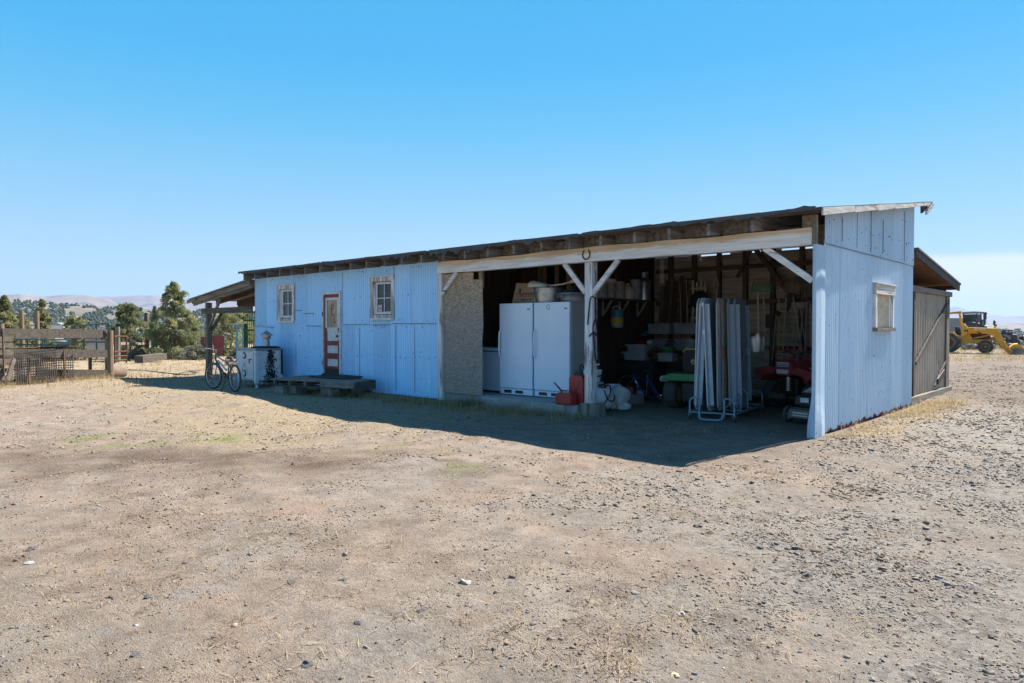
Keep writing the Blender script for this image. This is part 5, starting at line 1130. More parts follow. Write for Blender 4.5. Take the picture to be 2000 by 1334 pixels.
b = MB(); b.lathe([(.115, .0), (.125, .02), (.13, .10), (.01, .10)], 22); part('base', b, 'can_white', wj, smooth=True, ang=.5)
b = MB(); b.lathe([(.132, .101), (.132, .22), (.01, .22)], 22); part('yellow_band', b, 'cool_yellow', wj, smooth=True, ang=.5)
b = MB(); b.lathe([(.131, .221), (.131, .36), (.12, .39), (.01, .39)], 22); part('blue_shell', b, 'cool_blue', wj, smooth=True, ang=.5)
b = MB(); b.tube([(-.1, 0, .37), (-.09, -.02, .44), (.02, -.03, .47), (.1, 0, .40)], .012, 6); part('handle', b, 'white_plastic', wj); b = MB(); b.tube([(0, 0, .46), (-.2, .0, .52), (-.36, 0, .53)], .005, 5); part('hanging_wire', b, 'wire', wj)
# chain
ch = MB()
for k in range(15):
    z = 2.62 - .035 * k
    for e in (0,):
        a_ = (k % 2) * 1.57; ch.tube([(.014 * math.cos(t) * math.cos(a_), .014 * math.cos(t) * math.sin(a_), z + .026 * math.sin(t)) for t in np.linspace(0, 6.283, 9)[:-1]], .0045, 4, True)
ch2 = MB(); ch2.v = [(x + .045, y, z) for x, y, z in ch.v]; ch2.f = list(ch.f); ch2.add(ch.v, ch.f)
solo('chain', ch2, 'galv', 'doubled steel chain hanging from the beam over the equipment bay', 'chain', loc=(-3.46, 1.9, .22))

# riding mower ------------------------------------------------------------------
mw = thing('riding_mower', (-2.84, 2.1, .0), 'green riding mower with black seat, seen from behind beside the tables', 'riding mower', None, R(4))
def fat_wheel(root, c, r, w_, rim_m, name='wheel', tread=True):
    b = MB(); n = 40; prof = [(-w_ / 2, r * .62), (-w_ / 2, r * .82), (-w_ * .42, r * .94), (-w_ * .25, r), (w_ * .25, r), (w_ * .42, r * .94), (w_ / 2, r * .82), (w_ / 2, r * .62)]
    for j in range(n):
        a = 6.28318 * j / n; kk = (1 + .03 * (j % 2)) if tread else 1
        b.v += [(c[0] + x, c[1] + math.cos(a) * q * (kk if 2 <= i <= 5 else 1), c[2] + math.sin(a) * q * (kk if 2 <= i <= 5 else 1)) for i, (x, q) in enumerate(prof)]
    m = len(prof); b.f += [(j * m + i, ((j + 1) % n) * m + i, ((j + 1) % n) * m + i + 1, j * m + i + 1) for j in range(n) for i in range(m - 1)]
    w0 = part(name, b, 'rubber', root)
    rb = MB(); rb.lathe([(r * .63, -w_ * .42), (r * .60, -w_ * .36), (r * .3, -w_ * .2), (r * .15, -w_ * .28), (.02, -w_ * .28)], 24, M_=Matrix.Rotation(R(90), 4, 'Y')); v2 = [(-x, y, z) for x, y, z in rb.v]; f2 = [q[::-1] for q in rb.f]; rb.add(v2, f2); rb.tf(c); part('rim', rb, rim_m, w0, smooth=True, ang=.5)
    return w0
for c, r, w_ in (((-.42, .0, .27), .27, .26), ((.42, .0, .27), .27, .26), ((-.38, 1.25, .2), .2, .17), ((.38, 1.25, .2), .2, .17)): fat_wheel(mw, c, r, w_, 'yellow_trim')
b = MB(); b.prism([(-.55, .52), (.55, .52), (.55, .57), (.40, .66), (-.40, .66), (-.55, .57)], -.3, .42); part('fender', b, 'green', mw, bev=.03)
b = MB(); b.prism([(-.56, .50), (-.60, .52), (-.58, .60), (-.44, .62), (-.44, .50)], -.28, .36); part('fender_guard', b, 'appl_grey', mw, bev=.02)
b = MB(); b.prism([(-.27, 0), (.27, 0), (.29, .10), (.25, .40), (.18, .45), (-.18, .45), (-.25, .40), (-.29, .10)], 0, .09); b.tf((.05, -.05, .66), rx=R(12)); seat = part('seat_back', b, 'black', mw, bev=.03)
b = MB(); b.tube([(-.24, -.01, .40), (-.17, -.01, .46), (.17, -.01, .46), (.25, -.01, .40), (.28, -.01, .22)], .014, 6); b.tf((.05, -.05, .66), rx=R(12)); part('seat_piping', b, 'yellow_trim', mw)
b = MB(); b.box((-.22, .0, .66), (.30, .45, .76)); part('seat_cushion', b, 'black', mw, bev=.03)
b = MB(); b.lathe([(.052, 0), (.052, .006), (.0, .006)], 20, M_=Matrix.Rotation(R(90), 4, 'X')); b.tf((0, -.004, .22)); b.tf((.0, -.05, .66), rx=R(12)); em = part('emblem', b, 'yellow_trim', mw)
b = MB(); b.bar((-.03, -.0125, .205), (.02, -.0125, .225), .022, .003, (0, 1, 0)); b.bar((.012, -.0125, .225), (.03, -.0125, .25), .012, .003, (0, 1, 0)); b.bar((-.025, -.0125, .21), (-.035, -.0125, .18), .008, .003, (0, 1, 0)); b.bar((.01, -.0125, .215), (.02, -.0125, .185), .008, .003, (0, 1, 0)); b.tf((.0, -.05, .66), rx=R(12)); part('emblem_mark', b, 'green', mw)
b = MB(); b.box((-.2, -.2, .14), (.36, .2, .50)); part('rear_housing', b, 'black', mw, bev=.04)
b = MB(); b.box((.14, -.204, .30), (.2, -.2005, .40)); part('warning_label', b, 'paper', mw)
b = MB(); b.prism([(-.28, .38), (.28, .38), (.28, .74), (.18, .84), (-.18, .84), (-.28, .74)], .75, 1.65); part('hood', b, 'green', mw, bev=.04)
b = MB(); b.box((-.5, .35, .08), (.5, 1.0, .2)); part('mower_deck', b, 'green', mw, bev=.03)
b = MB(); b.tube([(0, .75, .8), (0, .6, .93)], .02, 8); b.tube([(.17 * math.cos(a), .58 + .06 * math.sin(a), .95 + .14 * math.sin(a)) for a in np.linspace(0, 6.283, 20)[:-1]], .014, 6, True); part('steering_wheel', b, 'black', mw)

# folding tables on their cart ------------------------------------------------------------------
ct = thing('table_cart', (-1.83, .72, .0), 'blue-grey tubular cart on casters carrying upright folding tables', 'cart', None, R(9))
W_ = .36
b = MB(); b.tube([(-W_, .02, .13), (-W_, 1.72, .13)], .018, 8); b.tube([(W_, .02, .13), (W_, 1.72, .13)], .018, 8)
for yq in (.02, .6, 1.2, 1.72): b.tube([(-W_, yq, .128), (W_, yq, .128)], .014, 8)
part('base_frame', b, 'cart_blue', ct, smooth=True)
b = MB()
for e in (-1, 1): b.tube([(e * W_, .0, .10), (e * W_, .0, .30), (e * (W_ - .02), .0, .34), (e * (W_ - .07), .0, .37), (e * (W_ - .14), .0, .37), (e * (W_ - .16), .0, .35), (e * (W_ - .16), .0, .10), (e * (W_ - .17), -.03, .06)], .016, 8)
b.tube([(-W_ + .17, -.03, .12), (-W_ + .18, -.06, .05), (-W_ + .24, -.09, .03), (W_ - .24, -.09, .03), (W_ - .18, -.06, .05), (W_ - .17, -.03, .12)], .018, 8); part('front_loop', b, 'cart_blue', ct, smooth=True)
b = MB()
for e in (-1, 1):
    b = MB(); b.tube([(e * W_, 1.74, .10), (e * W_, 1.74, .30), (e * (W_ - .02), 1.74, .35), (e * (W_ - .2), 1.74, .38)], .016, 8); part('rear_loop', b, 'cart_blue', ct, smooth=True)
pass
b = MB()
b.tube([(.02, .62, .95), (.02, .62, .55), (.30, .55, .38), (.31, .55, .12)], .014, 8); b.tube([(.31, .55, .38), (.05, .45, .15)], .012, 8); b.tube([(.10, .9, 1.0), (.12, .9, .6), (.33, .85, .40), (.34, .85, .12)], .014, 8); b.tube([(.02, .62, 1.35), (.08, .6, 1.30), (.08, .6, .9)], .013, 8)
part('upright_rack', b, 'cart_blue', ct, smooth=True)
for e in (-1, 1):
    for yq in (.03, 1.7):
        b = MB(); b.lathe([(.05, -.018), (.055, 0), (.05, .018)], 16, M_=Matrix.Rotation(R(90), 4, 'Y')); b.tf((e * W_, yq - .02, .055)); cs_ = part('caster', b, 'rubber', ct, smooth=True); b = MB(); b.box((e * W_ - .03, yq - .04, .075), (e * W_ + .03, yq + .03, .112)); part('fork', b, 'steel_grey', cs_)
tabs = [((-.31, -.27), .10, 'folding table standing at the left side of the cart'), ((-.26, -.185), .0, 'pale folding table leaning right, second on the cart'), ((-.06, -.155), .02, 'pale folding table leaning left against its neighbour on the cart'),
        ((.06, .03), .14, 'folding table showing its stained brown underside in the middle of the cart'), ((.155, .10), .48, 'blue-grey folding table behind the brown one on the cart'), ((.245, .185), .54, 'rightmost blue-grey folding table at the back of the cart')]
cm = Matrix.Translation((-1.83, .72, 0)) @ Matrix.Rotation(R(9), 4, 'Z')
for i, ((xb, xt), y0, lab) in enumerate(tabs):
    loc = cm @ Vector((xb, y0, .145)); t = thing('folding_table', loc, 'upright ' + lab, 'folding table', 'folding tables on the cart', R(9))
    sh_ = xt - xb; hh = 1.84; ww = .74
    def sp_(b): b.v = [(x + sh_ * z / hh, y, z) for x, y, z in b.v]; return b
    rc = .09; oc = [(0, rc), (rc, 0), (ww - rc, 0), (ww, rc), (ww, hh - rc), (ww - rc, hh), (rc, hh), (0, hh - rc)]
    def slab(x0_, x1_, ins): 
        b = MB(); pts = [(min(max(a, ins), ww - ins), min(max(z, ins), hh - ins)) for a, z in oc]; n = len(pts)
        b.add([(x0_, a, z) for a, z in pts] + [(x1_, a, z) for a, z in pts], [tuple(range(n))[::-1], tuple(range(n, 2 * n))] + [(k, (k + 1) % n, (k + 1) % n + n, k + n) for k in range(n)]); return sp_(b)
    part('tabletop', slab(-.022, .004, 0), 'table_edge' if i in (0, 1, 2) else 'table_top', t, bev=.006)
    part('underside', slab(.0045, .014, .03), 'press' if i in (0, 3) else 'table_top', t)
    ap = MB(); wa = .06 if i != 3 else .008; ap.box((.0145, .06, .1), (.0145 + wa, .08, hh - .1)); ap.box((.0145, ww - .08, .1), (.0145 + wa, ww - .06, hh - .1)); part('apron', sp_(ap), 'table_top' if i > 2 else 'table_edge', t)
    for z0_, z1_ in ((.12, .86), (hh - .12, hh - .80)):
        lg = MB(); lg.tube([(.03, .14, z0_), (.045, .14, z1_), (.045, ww - .14, z1_), (.03, ww - .14, z0_)], .012, 6); lg.tube([(.04, .14, (z0_ + z1_) / 2), (.04, ww - .14, (z0_ + z1_) / 2)], .009, 6); part('leg', sp_(lg), 'cart_blue', t, smooth=True)
    bc = MB(); bc.tube([(.02, ww / 2, hh / 2), (.05, .16, .80)], .007, 6); bc.tube([(.02, ww / 2, hh / 2), (.05, .16, hh - .74)], .007, 6); part('leg_brace', sp_(bc), 'steel_grey', t)
    if i == 2:
        b = MB(); b.box((-.035, -.003, 1.25), (.0, -.001, 1.32)); b.box((-.035, -.003, 1.70), (.0, -.001, 1.76)); part('label', sp_(b), 'paper', t)
# front lawn mower ------------------------------------------------------------------
pm = thing('push_mower', (-.52, 1.62, .0), 'black walk-behind mower with spoked front wheel by the corner post', 'lawn mower', None, R(-14))
def pwheel(c, r, w_):
    b = MB(); b.lathe([(r * .72, -w_ / 2), (r * .93, -w_ / 2), (r, -w_ * .3), (r, w_ * .3), (r * .93, w_ / 2), (r * .72, w_ / 2)], 28, M_=Matrix.Rotation(R(90), 4, 'Y')); b.f = b.f[:-2]; b.tf(c); w0 = part('wheel', b, 'rubber', pm)
    s_ = MB(); s_.lathe([(.03, -w_ * .55), (.03, w_ * .55)], 10, M_=Matrix.Rotation(R(90), 4, 'Y')); s_.tf(c)
    for k in range(7):
        a = 6.283 * k / 7; s_.bar((c[0] + w_ * .35, c[1] + .02 * math.cos(a), c[2] + .02 * math.sin(a)), (c[0] + w_ * .35, c[1] + r * .73 * math.cos(a), c[2] + r * .73 * math.sin(a)), .018, .01, (1, 0, 0))
    part('hub', s_, 'chrome', w0)
for c in ((-.29, -.28, .135), (.29, -.28, .135), (-.29, .5, .15), (.29, .5, .15)): pwheel(c, .135, .05)
b = MB(); b.prism([(-.25, .10), (.25, .10), (.25, .20), (.2, .27), (-.2, .27), (-.25, .20)], -.38, .5); part('deck', b, 'black', pm, bev=.03)
b = MB(); b.box((-.2, -.42, .10), (.24, -.385, .23)); fp = part('front_plate', b, 'steel_grey', pm, bev=.01); b = MB(); b.box((-.12, -.428, .135), (.14, -.421, .155)); b.box((-.12, -.428, .175), (.14, -.421, .195)); part('plate_slot', b, 'alu', fp)
b = MB(); b.box((-.19, -.3, .272), (.22, .1, .44)); en = part('engine', b, 'black', pm, bev=.04); b = MB(); b.box((-.07, -.303, .34), (.07, -.3005, .41)); part('label', b, 'paper', en)
b = MB(); b.prism([(-.28, .46), (.30, .46), (.24, .62), (-.05, .60)], .0, .6); part('grass_bag', b, 'appl_grey', pm, bev=.04)
b = MB()
for e in (-1, 1): b.tube([(e * .24, .35, .25), (e * .25, .75, .62), (e * .25, 1.15, .92)], .012, 6)
b.tube([(-.25, 1.15, .92), (-.2, 1.2, .95), (.2, 1.2, .95), (.25, 1.15, .92)], .014, 6); part('handle', b, 'black', pm, smooth=True)
# quad bike behind it ------------------------------------------------------------------
qd = thing('quad_bike', (-1.52, 3.2, .0), 'dusty red quad bike parked nose out behind the walk-behind mower', 'quad bike', None, R(-20))
for c in ((-.44, .1, .26), (.44, .1, .26), (-.46, 1.25, .27), (.46, 1.25, .27)): fat_wheel(qd, c, .26, .2, 'steel_grey')
for e in (-1, 1):
    b = MB(); b.prism([(e * .12, .74), (e * .34, .80), (e * .66, .72), (e * .62, .60), (e * .5, .50), (e * .44, .62), (e * .2, .66)][::e], -.22, .42); part('front_fender', b, 'red_fender', qd, bev=.02)
    b = MB(); b.prism([(e * .2, .76), (e * .62, .80), (e * .66, .70), (e * .2, .66)][::e], .9, 1.6); part('rear_fender', b, 'red_fender', qd, bev=.02)
b = MB(); b.prism([(-.16, .62), (.16, .62), (.2, .82), (.14, .92), (-.14, .92), (-.2, .82)], -.2, .35); ns_ = part('nose', b, 'red_fender', qd, bev=.03)
b = MB(); b.box((-.13, -.206, .79), (.13, -.2005, .87)); bd_ = part('badge', b, 'white_plastic', ns_); b = MB(); b.box((-.12, -.2085, .80), (.12, -.2065, .815)); b.box((-.12, -.2085, .83), (.12, -.2065, .845)); part('badge_stripe', b, 'blue_paint', bd_)
b = MB(); b.prism([(-.12, .66), (.12, .66), (.14, .74), (-.14, .74)], -.22, -.1); part('headlight', b, 'white_plastic', qd, bev=.01)
b = MB(); b.box((-.15, .5, .74), (.15, 1.35, .86)); part('seat', b, 'appl_grey', qd, bev=.04)
b = MB(); b.tube([(-.36, .2, 1.03), (-.2, .15, 1.06), (.0, .1, 1.0), (.2, .15, 1.06), (.36, .2, 1.03)], .013, 6); b.tube([(0, .1, .9), (0, .1, 1.0)], .02, 6); part('handlebar', b, 'black', qd)
b = MB(); b.tube([(-.42, .0, .98), (-.38, -.06, 1.1), (.38, -.06, 1.1), (.42, .0, .98)], .012, 6); b.tube([(-.42, 0, .98), (.42, 0, .98)], .012, 6); part('front_rack', b, 'red_fender', qd)
b = MB(); b.box((-.2, -.05, .25), (.2, 1.3, .6)); part('engine_block', b, 'iron', qd, bev=.05)
b = MB(); 
for k in range(6): b.lathe([(.05, 0), (.05, .02), (.035, .025), (.035, .04)], 12, c=(.1, -.16, .36 + .042 * k))
part('shock', b, 'alu', qd)
b = MB(); b.tube([(-.3, -.2, .24), (.05, -.22, .26)], .055, 12); part('muffler', b, 'alu', qd)
# hanging tools on the back wall ------------------------------------------------------------------
def scoop_shovel():
    t = thing('scoop_shovel', (-2.27, 3.55, 1.03), 'aluminium scoop shovel hanging blade down beside the tables', 'shovel')
    b = MB(); nx_, nz_ = 9, 9; vs = []
    for j in range(nz_):
        tz = j / (nz_ - 1); hw = .135 + .035 * tz - (.09 * max(0, tz - .85) / .15)
        for i in range(nx_):
            s_ = i / (nx_ - 1) * 2 - 1; vs.append((s_ * hw, -.07 * s_ * s_ - .02 * tz, tz * .36))
    b.add(vs, [(j * nx_ + i, j * nx_ + i + 1, (j + 1) * nx_ + i + 1, (j + 1) * nx_ + i) for j in range(nz_ - 1) for i in range(nx_ - 1)]); part('blade', b, 'alu', t, smooth=True)
    b = MB(); b.tube([(0, 0, .33), (0, -.02, .6), (-.02, .0, 1.15)], .018, 8); part('shaft', b, 'handle', t, smooth=True)
scoop_shovel()
rk_ = thing('rake', (-2.2, 3.5, 2.2), 'green wide-headed rake hung head up above the scoop shovel', 'rake')
b = MB(); b.tube([(-.20, 0, 0), (.20, 0, 0)], .012, 6); b.tube([(-.20, 0, .075), (.20, 0, .075)], .01, 6); b.tube([(-.20, 0, 0), (-.24, .2, .22)], .01, 6); b.tube([(.20, 0, 0), (.17, .2, .22)], .01, 6)
for k in range(17): b.tube([(-.2 + .025 * k, 0, 0), (-.2 + .025 * k, 0, .075), (-.235 + .025 * k, .2, .22)], .0045, 4)
part('head', b, 'bright_green', rk_)
b = MB(); b.tube([(.04, .0, .0), (.06, .03, -.75), (.07, .05, -1.3)], .015, 8); part('shaft', b, 'handle_grey', rk_)
def tool(u0_, v0_, u1_, v1_, y, kind, label, m='handle_grey', r=.014):
    p, q = ony(u0_, v0_, y), ony(u1_, v1_, y - .05); q[2] = max(q[2], .03)
    root = thing('long_handled_tool', (float(q[0]), float(q[1]), 0), label, 'garden tool', 'long-handled tools leaning on the back wall'); o_ = Vector((q[0], q[1], 0)); p = Vector(p) - o_; q = Vector(q) - o_; d = (p - q).normalized()
    b = MB(); b.tube([q + d * .02, (p + q) / 2 + Vector((.006, 0, 0)), p], r, 7); part('shaft', b, m, root, smooth=True)
    b = MB()
    if kind == 'hoe': b.bar(p, p + Vector((.10, -.04, -.05)), .10, .012, (0, 1, 0))
    elif kind == 'rake':
        b.bar(p + Vector((-.17, 0, 0)), p + Vector((.17, 0, 0)), .02, .02)
        for k in range(9): b.tube([p + Vector((-.16 + .04 * k, 0, 0)), p + Vector((-.16 + .04 * k, -.06, -.03))], .005, 4)
    elif kind == 'spade': b.prism([(-.09, 0), (.09, 0), (.1, .18), (.06, .28), (-.06, .28), (-.1, .18)], -.008, .008); b.tf(p)
    elif kind == 'fork':
        for k in (-1, 0, 1): b.tube([p, p + Vector((.06 * k, 0, .08)), p + Vector((.05 * k, -.03, .30))], .008, 5)
    elif kind == 'pole': b.tube([p, p + d * .04], r * 1.3, 7)
    elif kind == 'broom': b.box((p.x - .16, p.y - .04, p.z - .02), (p.x + .16, p.y + .04, p.z + .1))
    part('head', b, 'handle_grey' if kind in ('pole', 'broom') else 'iron', root)
TL = [(1536, 582, 1526, 722, 4.6, 'pole', 'straight pale pole upright between the scoop shovel and the quad bike', 'handle', .016), (1521, 588, 1520, 690, 4.55, 'pole', 'white-tipped yellow-handled tool leaning left of the straight pole', 'yellow_trim', .014), (1516, 610, 1508, 705, 4.5, 'hoe', 'short hoe leaning at the left of the tool row', 'handle_grey', .013),
      (1546, 600, 1553, 710, 4.6, 'spade', 'spade standing blade up just right of the straight pole', 'handle_grey', .014), (1549, 578, 1566, 690, 4.55, 'rake', 'tan-shafted rake leaning across the tool row', 'handle', .015), (1570, 590, 1558, 708, 4.5, 'fork', 'manure fork crossing behind the tan rake', 'handle_grey', .014), (1579, 585, 1569, 712, 4.6, 'hoe', 'long grey hoe near the right end of the tool row', 'handle_grey', .013), (1583, 592, 1584, 680, 4.55, 'pole', 'short pale upright stick at the right end of the tool row', 'handle', .014),
      (1563, 600, 1578, 715, 4.6, 'broom', 'push broom with upturned head behind the crossing tools', 'handle_grey', .013), (1502, 640, 1497, 705, 4.6, 'spade', 'small dark spade behind the scoop shovel', 'handle_grey', .013), (1340, 545, 1343, 650, 4.6, 'rake', 'thin light-shafted rake left of the hanging sled', 'handle', .010), (1328, 560, 1330, 640, 4.6, 'pole', 'thin grey stick beside the light-shafted rake', 'handle_grey', .010), (1533, 600, 1540, 712, 4.66, 'hoe', 'dark hoe hidden behind the straight pale pole', 'handle_grey', .012), (1574, 600, 1571, 716, 4.45, 'pole', 'slim dark stick in front of the long grey hoe', 'handle_grey', .011)]
for a in TL: tool(*a[:7], m=a[7], r=a[8])
sd_ = thing('sled', (-4.18, 4.80, 1.6), 'small wooden slatted sled hanging on the back wall', 'sled')
for k in range(4):
    b = MB(); b.bar((-.15 + .1 * k, 0, .0), (-.15 + .1 * k, 0, .98 - .05 * (k % 2)), .055, .015, (0, 1, 0)); part('slat', b, 'handle', sd_)
b = MB(); b.bar((-.19, -.02, .12), (.19, -.02, .12), .04, .015, (0, 1, 0)); b.bar((-.19, -.02, .78), (.19, -.02, .78), .04, .015, (0, 1, 0)); part('crossbar', b, 'handle', sd_)
b = MB(); b.blob((0, 0, .0), (.22, .07, .2), 5, .18, 2); b.tube([(-.15, 0, -.05), (-.3, -.02, -.2)], .02, 6); solo('saddle_bag', b, 'strap', 'black leather bag hanging over the wooden sled', 'bag', loc=(-4.12, 4.68, 2.12), smooth=True)
b = MB(); b.tube([(.0, 0, 0), (.02, 0, .3), (.05, 0, .5), (.0, 0, .68), (-.12, 0, .78)], .014, 7); solo('scythe_handle', b, 'handle', 'curved pale wooden handle rising behind the folding tables', 'handle', loc=(-3.68, 4.6, 1.95), smooth=True)
b = MB(); b.blob((0, 0, 0), (.28, .14, .20), 9, .2, 2); b.blob((.22, 0, -.15), (.16, .1, .25), 4, .2, 2); sdl = solo('riding_saddle', b, 'fur_scrap', 'old brown saddle hung on the dark post above the tool row', 'saddle', loc=(-2.0, 4.72, 2.35), smooth=True)
b = MB(); b.tube([(.07 * math.cos(a), 0, .07 * math.sin(a)) for a in np.linspace(0, 6.283, 16)[:-1]], .02, 6, True); solo('red_coil', b, 'red_fender', 'small red hose coil hanging beside the old saddle', 'coil', loc=(-2.28, 4.5, 2.43))
for k, (xq, zq, w_) in enumerate(((-5.1, 1.352, .55), (-4.4, 1.352, .6), (-3.75, 1.352, .5), (-5.12, .982, .5), (-4.42, .982, .55), (-3.72, .982, .5))):
    b = MB(); b.box((-w_ / 2, -.15, 0), (w_ / 2, .18, .22)); b.box((-w_ / 2 - .015, -.165, .221), (w_ / 2 + .015, .19, .245)); solo('storage_box', b, 'bin', ['pale box on the upper storage shelf nearest the partition', 'wide pale box in the middle of the upper storage shelf', 'pale box at the right end of the upper storage shelf', 'lower shelf pale box nearest the partition', 'lower shelf pale box behind the white bucket', 'lower shelf pale box partly hidden by the tables'][k], 'storage box', 'boxes on the storage shelves', (xq, 4.75, zq + .002))
for k in range(7):
    b = MB(); b.bar((0, 0, 0), (rq.uniform(-.02, .02), .12, 1.0 + rq.uniform(-.15, .1)), .10, .022, (0, 1, 0)); solo('leaning_board', b, 'wood_inside' if k % 2 else 'wood_dark', 'brown board in the row stacked on the upper storage boxes', 'board', 'boards stacked upright above the storage boxes', (-5.15 + .115 * k, 4.78, 1.62))
def face(u):
    t = math.atan((u - 1000) / FPX); return YAW - t, math.cos(t)
# ------------------------------------------------------------------ trees and shrubs
def leaf_mesh(name, C, n_per, size, spread, m, parent, ton, seed, up_=.3):
    """crown of many small leaf sprays: C clump centres (k,4: x,y,z,r)"""
    r_ = np.random.default_rng(seed); k = len(C); n = k * n_per
    idx = np.repeat(np.arange(k), n_per); d = r_.normal(size=(n, 3)); d /= np.linalg.norm(d, axis=1)[:, None]
    P = C[idx, :3] + d * (C[idx, 3] * r_.random(n) ** .45)[:, None] * np.array([1, 1, .85])
    ax = d * .7 + r_.normal(size=(n, 3)) * .6 + np.array([0, 0, up_]); ax /= np.linalg.norm(ax, axis=1)[:, None]
    sd = np.cross(ax, r_.normal(size=(n, 3))); sd /= np.linalg.norm(sd, axis=1)[:, None]
    L = size * r_.uniform(.6, 1.5, n)[:, None]; Wd = L * r_.uniform(.28, .5, n)[:, None]
    V = np.stack([P - sd * Wd * .5, P + ax * L * .55 + sd * Wd * .6 , P + ax * L, P + ax * L * .5 - sd * Wd * .75], 1).reshape(-1, 3)
    F = np.arange(n * 4).reshape(n, 4); ct = r_.random(k); t0 = np.clip(ct[idx] * ton[0] + r_.random(n) * .45 - .1, 0, 1); t1 = np.clip((ct[idx] > 1 - ton[1]) * .8 * r_.random(n) + ton[2] * r_.random(n), 0, 1)
    tone = np.repeat(np.stack([t0, t1, t0, np.ones(n)], -1), 4, axis=0)
    o = np_mesh(name, V, F, m, tone); o.parent = parent; return o
def juniper(u, vb, vt, wpx, D, label, kind='cone', seed=1, name='juniper_tree', cat='tree', grp='junipers beyond the fence', ton=(.7, .3, .15), dens=1.0, mtl='juniper'):
    p = ond(u, vb, D); x, y = float(p[0]), float(p[1]); z = g(x, y); top = EYE + (HZ - vt) / FPX * D; H = max(top - z, .3); W = wpx / FPX * D / 2
    r_ = np.random.default_rng(seed); root = thing(name, (x, y, z - .05), label, cat, grp)
    C = []
    n = int(125 * dens)
    for i in range(n):
        t = r_.random() ** (1.25 if kind == 'cone' else .95)
        if kind == 'cone': env = 1.12 * W * (1 - t) ** .62 * (1 + .25 * math.sin(t * 11 + seed)) + .05 * W
        elif kind == 'round': env = W * math.sqrt(max(0, 1 - (t * 1.15 - .35) ** 2 / .72)) * (1 + .2 * math.sin(t * 9 + seed))
        else: env = W * (1 - .5 * t)
        a = r_.random() * 6.283; q = env * r_.random() ** .5; cr = (.15 * W + .045) * r_.uniform(.5, 1.45) * (1 - .45 * t)
        C.append((q * math.cos(a), q * math.sin(a), .05 * H + t * H * .9, cr))
    if kind == 'cone':
        for i in range(9): C.append((r_.normal() * .06 * W + .12 * W * math.sin(seed), r_.normal() * .06 * W, H * (.86 + .015 * i), .07 * W))
    C = np.array(C)
    tr = MB(); bend = .06 * W * math.sin(seed * 2.1); tr.tube([(0, 0, -.05), (bend, .0, H * .2), (-bend, .05 * W, H * .5), (bend * .5, 0, H * .92)], max(.035, .035 * H * .5 + .02), 8, r2=.012)
    for i in range(14):
        c = C[int(r_.integers(len(C)))]; z0 = min(c[2] * .7, H * .7); tr.tube([(0, 0, z0), (c[0] * .5, c[1] * .5, (z0 + c[2]) / 2), (c[0], c[1], c[2])], .022, 5, r2=.006)
    part('trunk', tr, 'bark', root)
    leaf_mesh('crown', C, int(190 * dens ** .5), .017 * H ** .5 + .036, 1, mtl, root, ton, seed)
    return root
juniper(341, 702, 549, 100, 34, 'tall juniper with a ragged thin top beside the tall silver post', 'cone', 3, dens=1.5)
juniper(254, 702, 588, 78, 35, 'bushy dark juniper left of the tall silver post', 'round', 4, dens=1.2, ton=(.45, .1, .05))
juniper(452, 700, 600, 104, 38, 'broad yellowish juniper seen through the porch', 'round', 5, dens=1.2, ton=(.8, .4, .2))
juniper(84, 700, 582, 42, 33, 'slim pointed juniper behind the two fence posts', 'cone', 6, dens=.8)
juniper(148, 700, 612, 46, 33, 'small rounded yellow-green juniper behind the green pipe rail', 'round', 7, dens=.6, ton=(.8, .5, .3))
juniper(10, 720, 575, 64, 27, 'large juniper cut off by the left picture edge', 'cone', 8, dens=1.1, ton=(.6, .2, .15))
juniper(42, 705, 612, 50, 32, 'low dense juniper shrub beside the leftmost tree', 'round', 9, dens=.6)
juniper(304, 700, 596, 20, 36, 'young thin juniper between the two big ones', 'cone', 10, dens=.35, ton=(.4, .1, .05))
juniper(1942, 672, 625, 12, 62, 'single small dark tree behind the loader arms', 'cone', 11, dens=.3, ton=(.3, 0, 0), grp=None)
for k, (u, vb, vt, w_, D, lab) in enumerate(((372, 704, 672, 70, 33, 'grey-green sagebrush under the tall juniper'), (398, 703, 680, 40, 33, 'pale sagebrush beside the red feeder'), (470, 700, 672, 40, 33, 'grey sagebrush behind the blue frame'), (268, 702, 682, 40, 33, 'pale dry shrub at the wire fence'), (1900, 690, 676, 60, 47, 'dry weeds behind the loader wheel'), (1975, 688, 672, 50, 49, 'dry weeds right of the loader arm'))):
    juniper(u, vb, vt, w_, D, lab, 'shrub', 20 + k, 'sagebrush', 'shrub', 'sagebrush and weeds', (.8, .4, .2), .4, 'sage')

# ------------------------------------------------------------------ left yard: fences, gates, feeder
def fpost(u, vb, vt, wpx, D, label, m, grp=None, rnd=True, tilt=0):
    p = ond(u, vb, D); x, y = float(p[0]), float(p[1]); z = g(x, y); top = EYE + (HZ - vt) / FPX * D; r = wpx / FPX * D / 2; H = top - z
    b = MB(); b.tube([(0, 0, -.1), (tilt * .5, 0, H * .5), (tilt, 0, H)], r * 1.03, 12, r2=r * .95)
    return solo('fence_post', b, m, label, 'post', grp, (x, y, z), smooth=True)
fpost(214, 739, 645, 15, 20.9, 'thick brown corner post at the right end of the board fence', 'post_wood')
fpost(43, 700, 607, 9, 25, 'left one of two tall brown posts behind the board fence', 'post_wood', 'tall posts behind the board fence')
fpost(73, 700, 607, 8.5, 25, 'right one of two tall brown posts behind the board fence', 'post_wood', 'tall posts behind the board fence')
fpost(287, 697, 611, 8.5, 36, 'tall silver post between the two big junipers', 'grey_post')
fpost(230, 704, 638, 9, 31, 'silver post at the pipe gate beside the dark juniper', 'grey_post')
fpost(2, 752, 632, 14, 18.2, 'dark post at the left picture edge of the board fence', 'post_wood')
fl = ond(2, 752, 18.2); fr_ = ond(214, 739, 20.9)
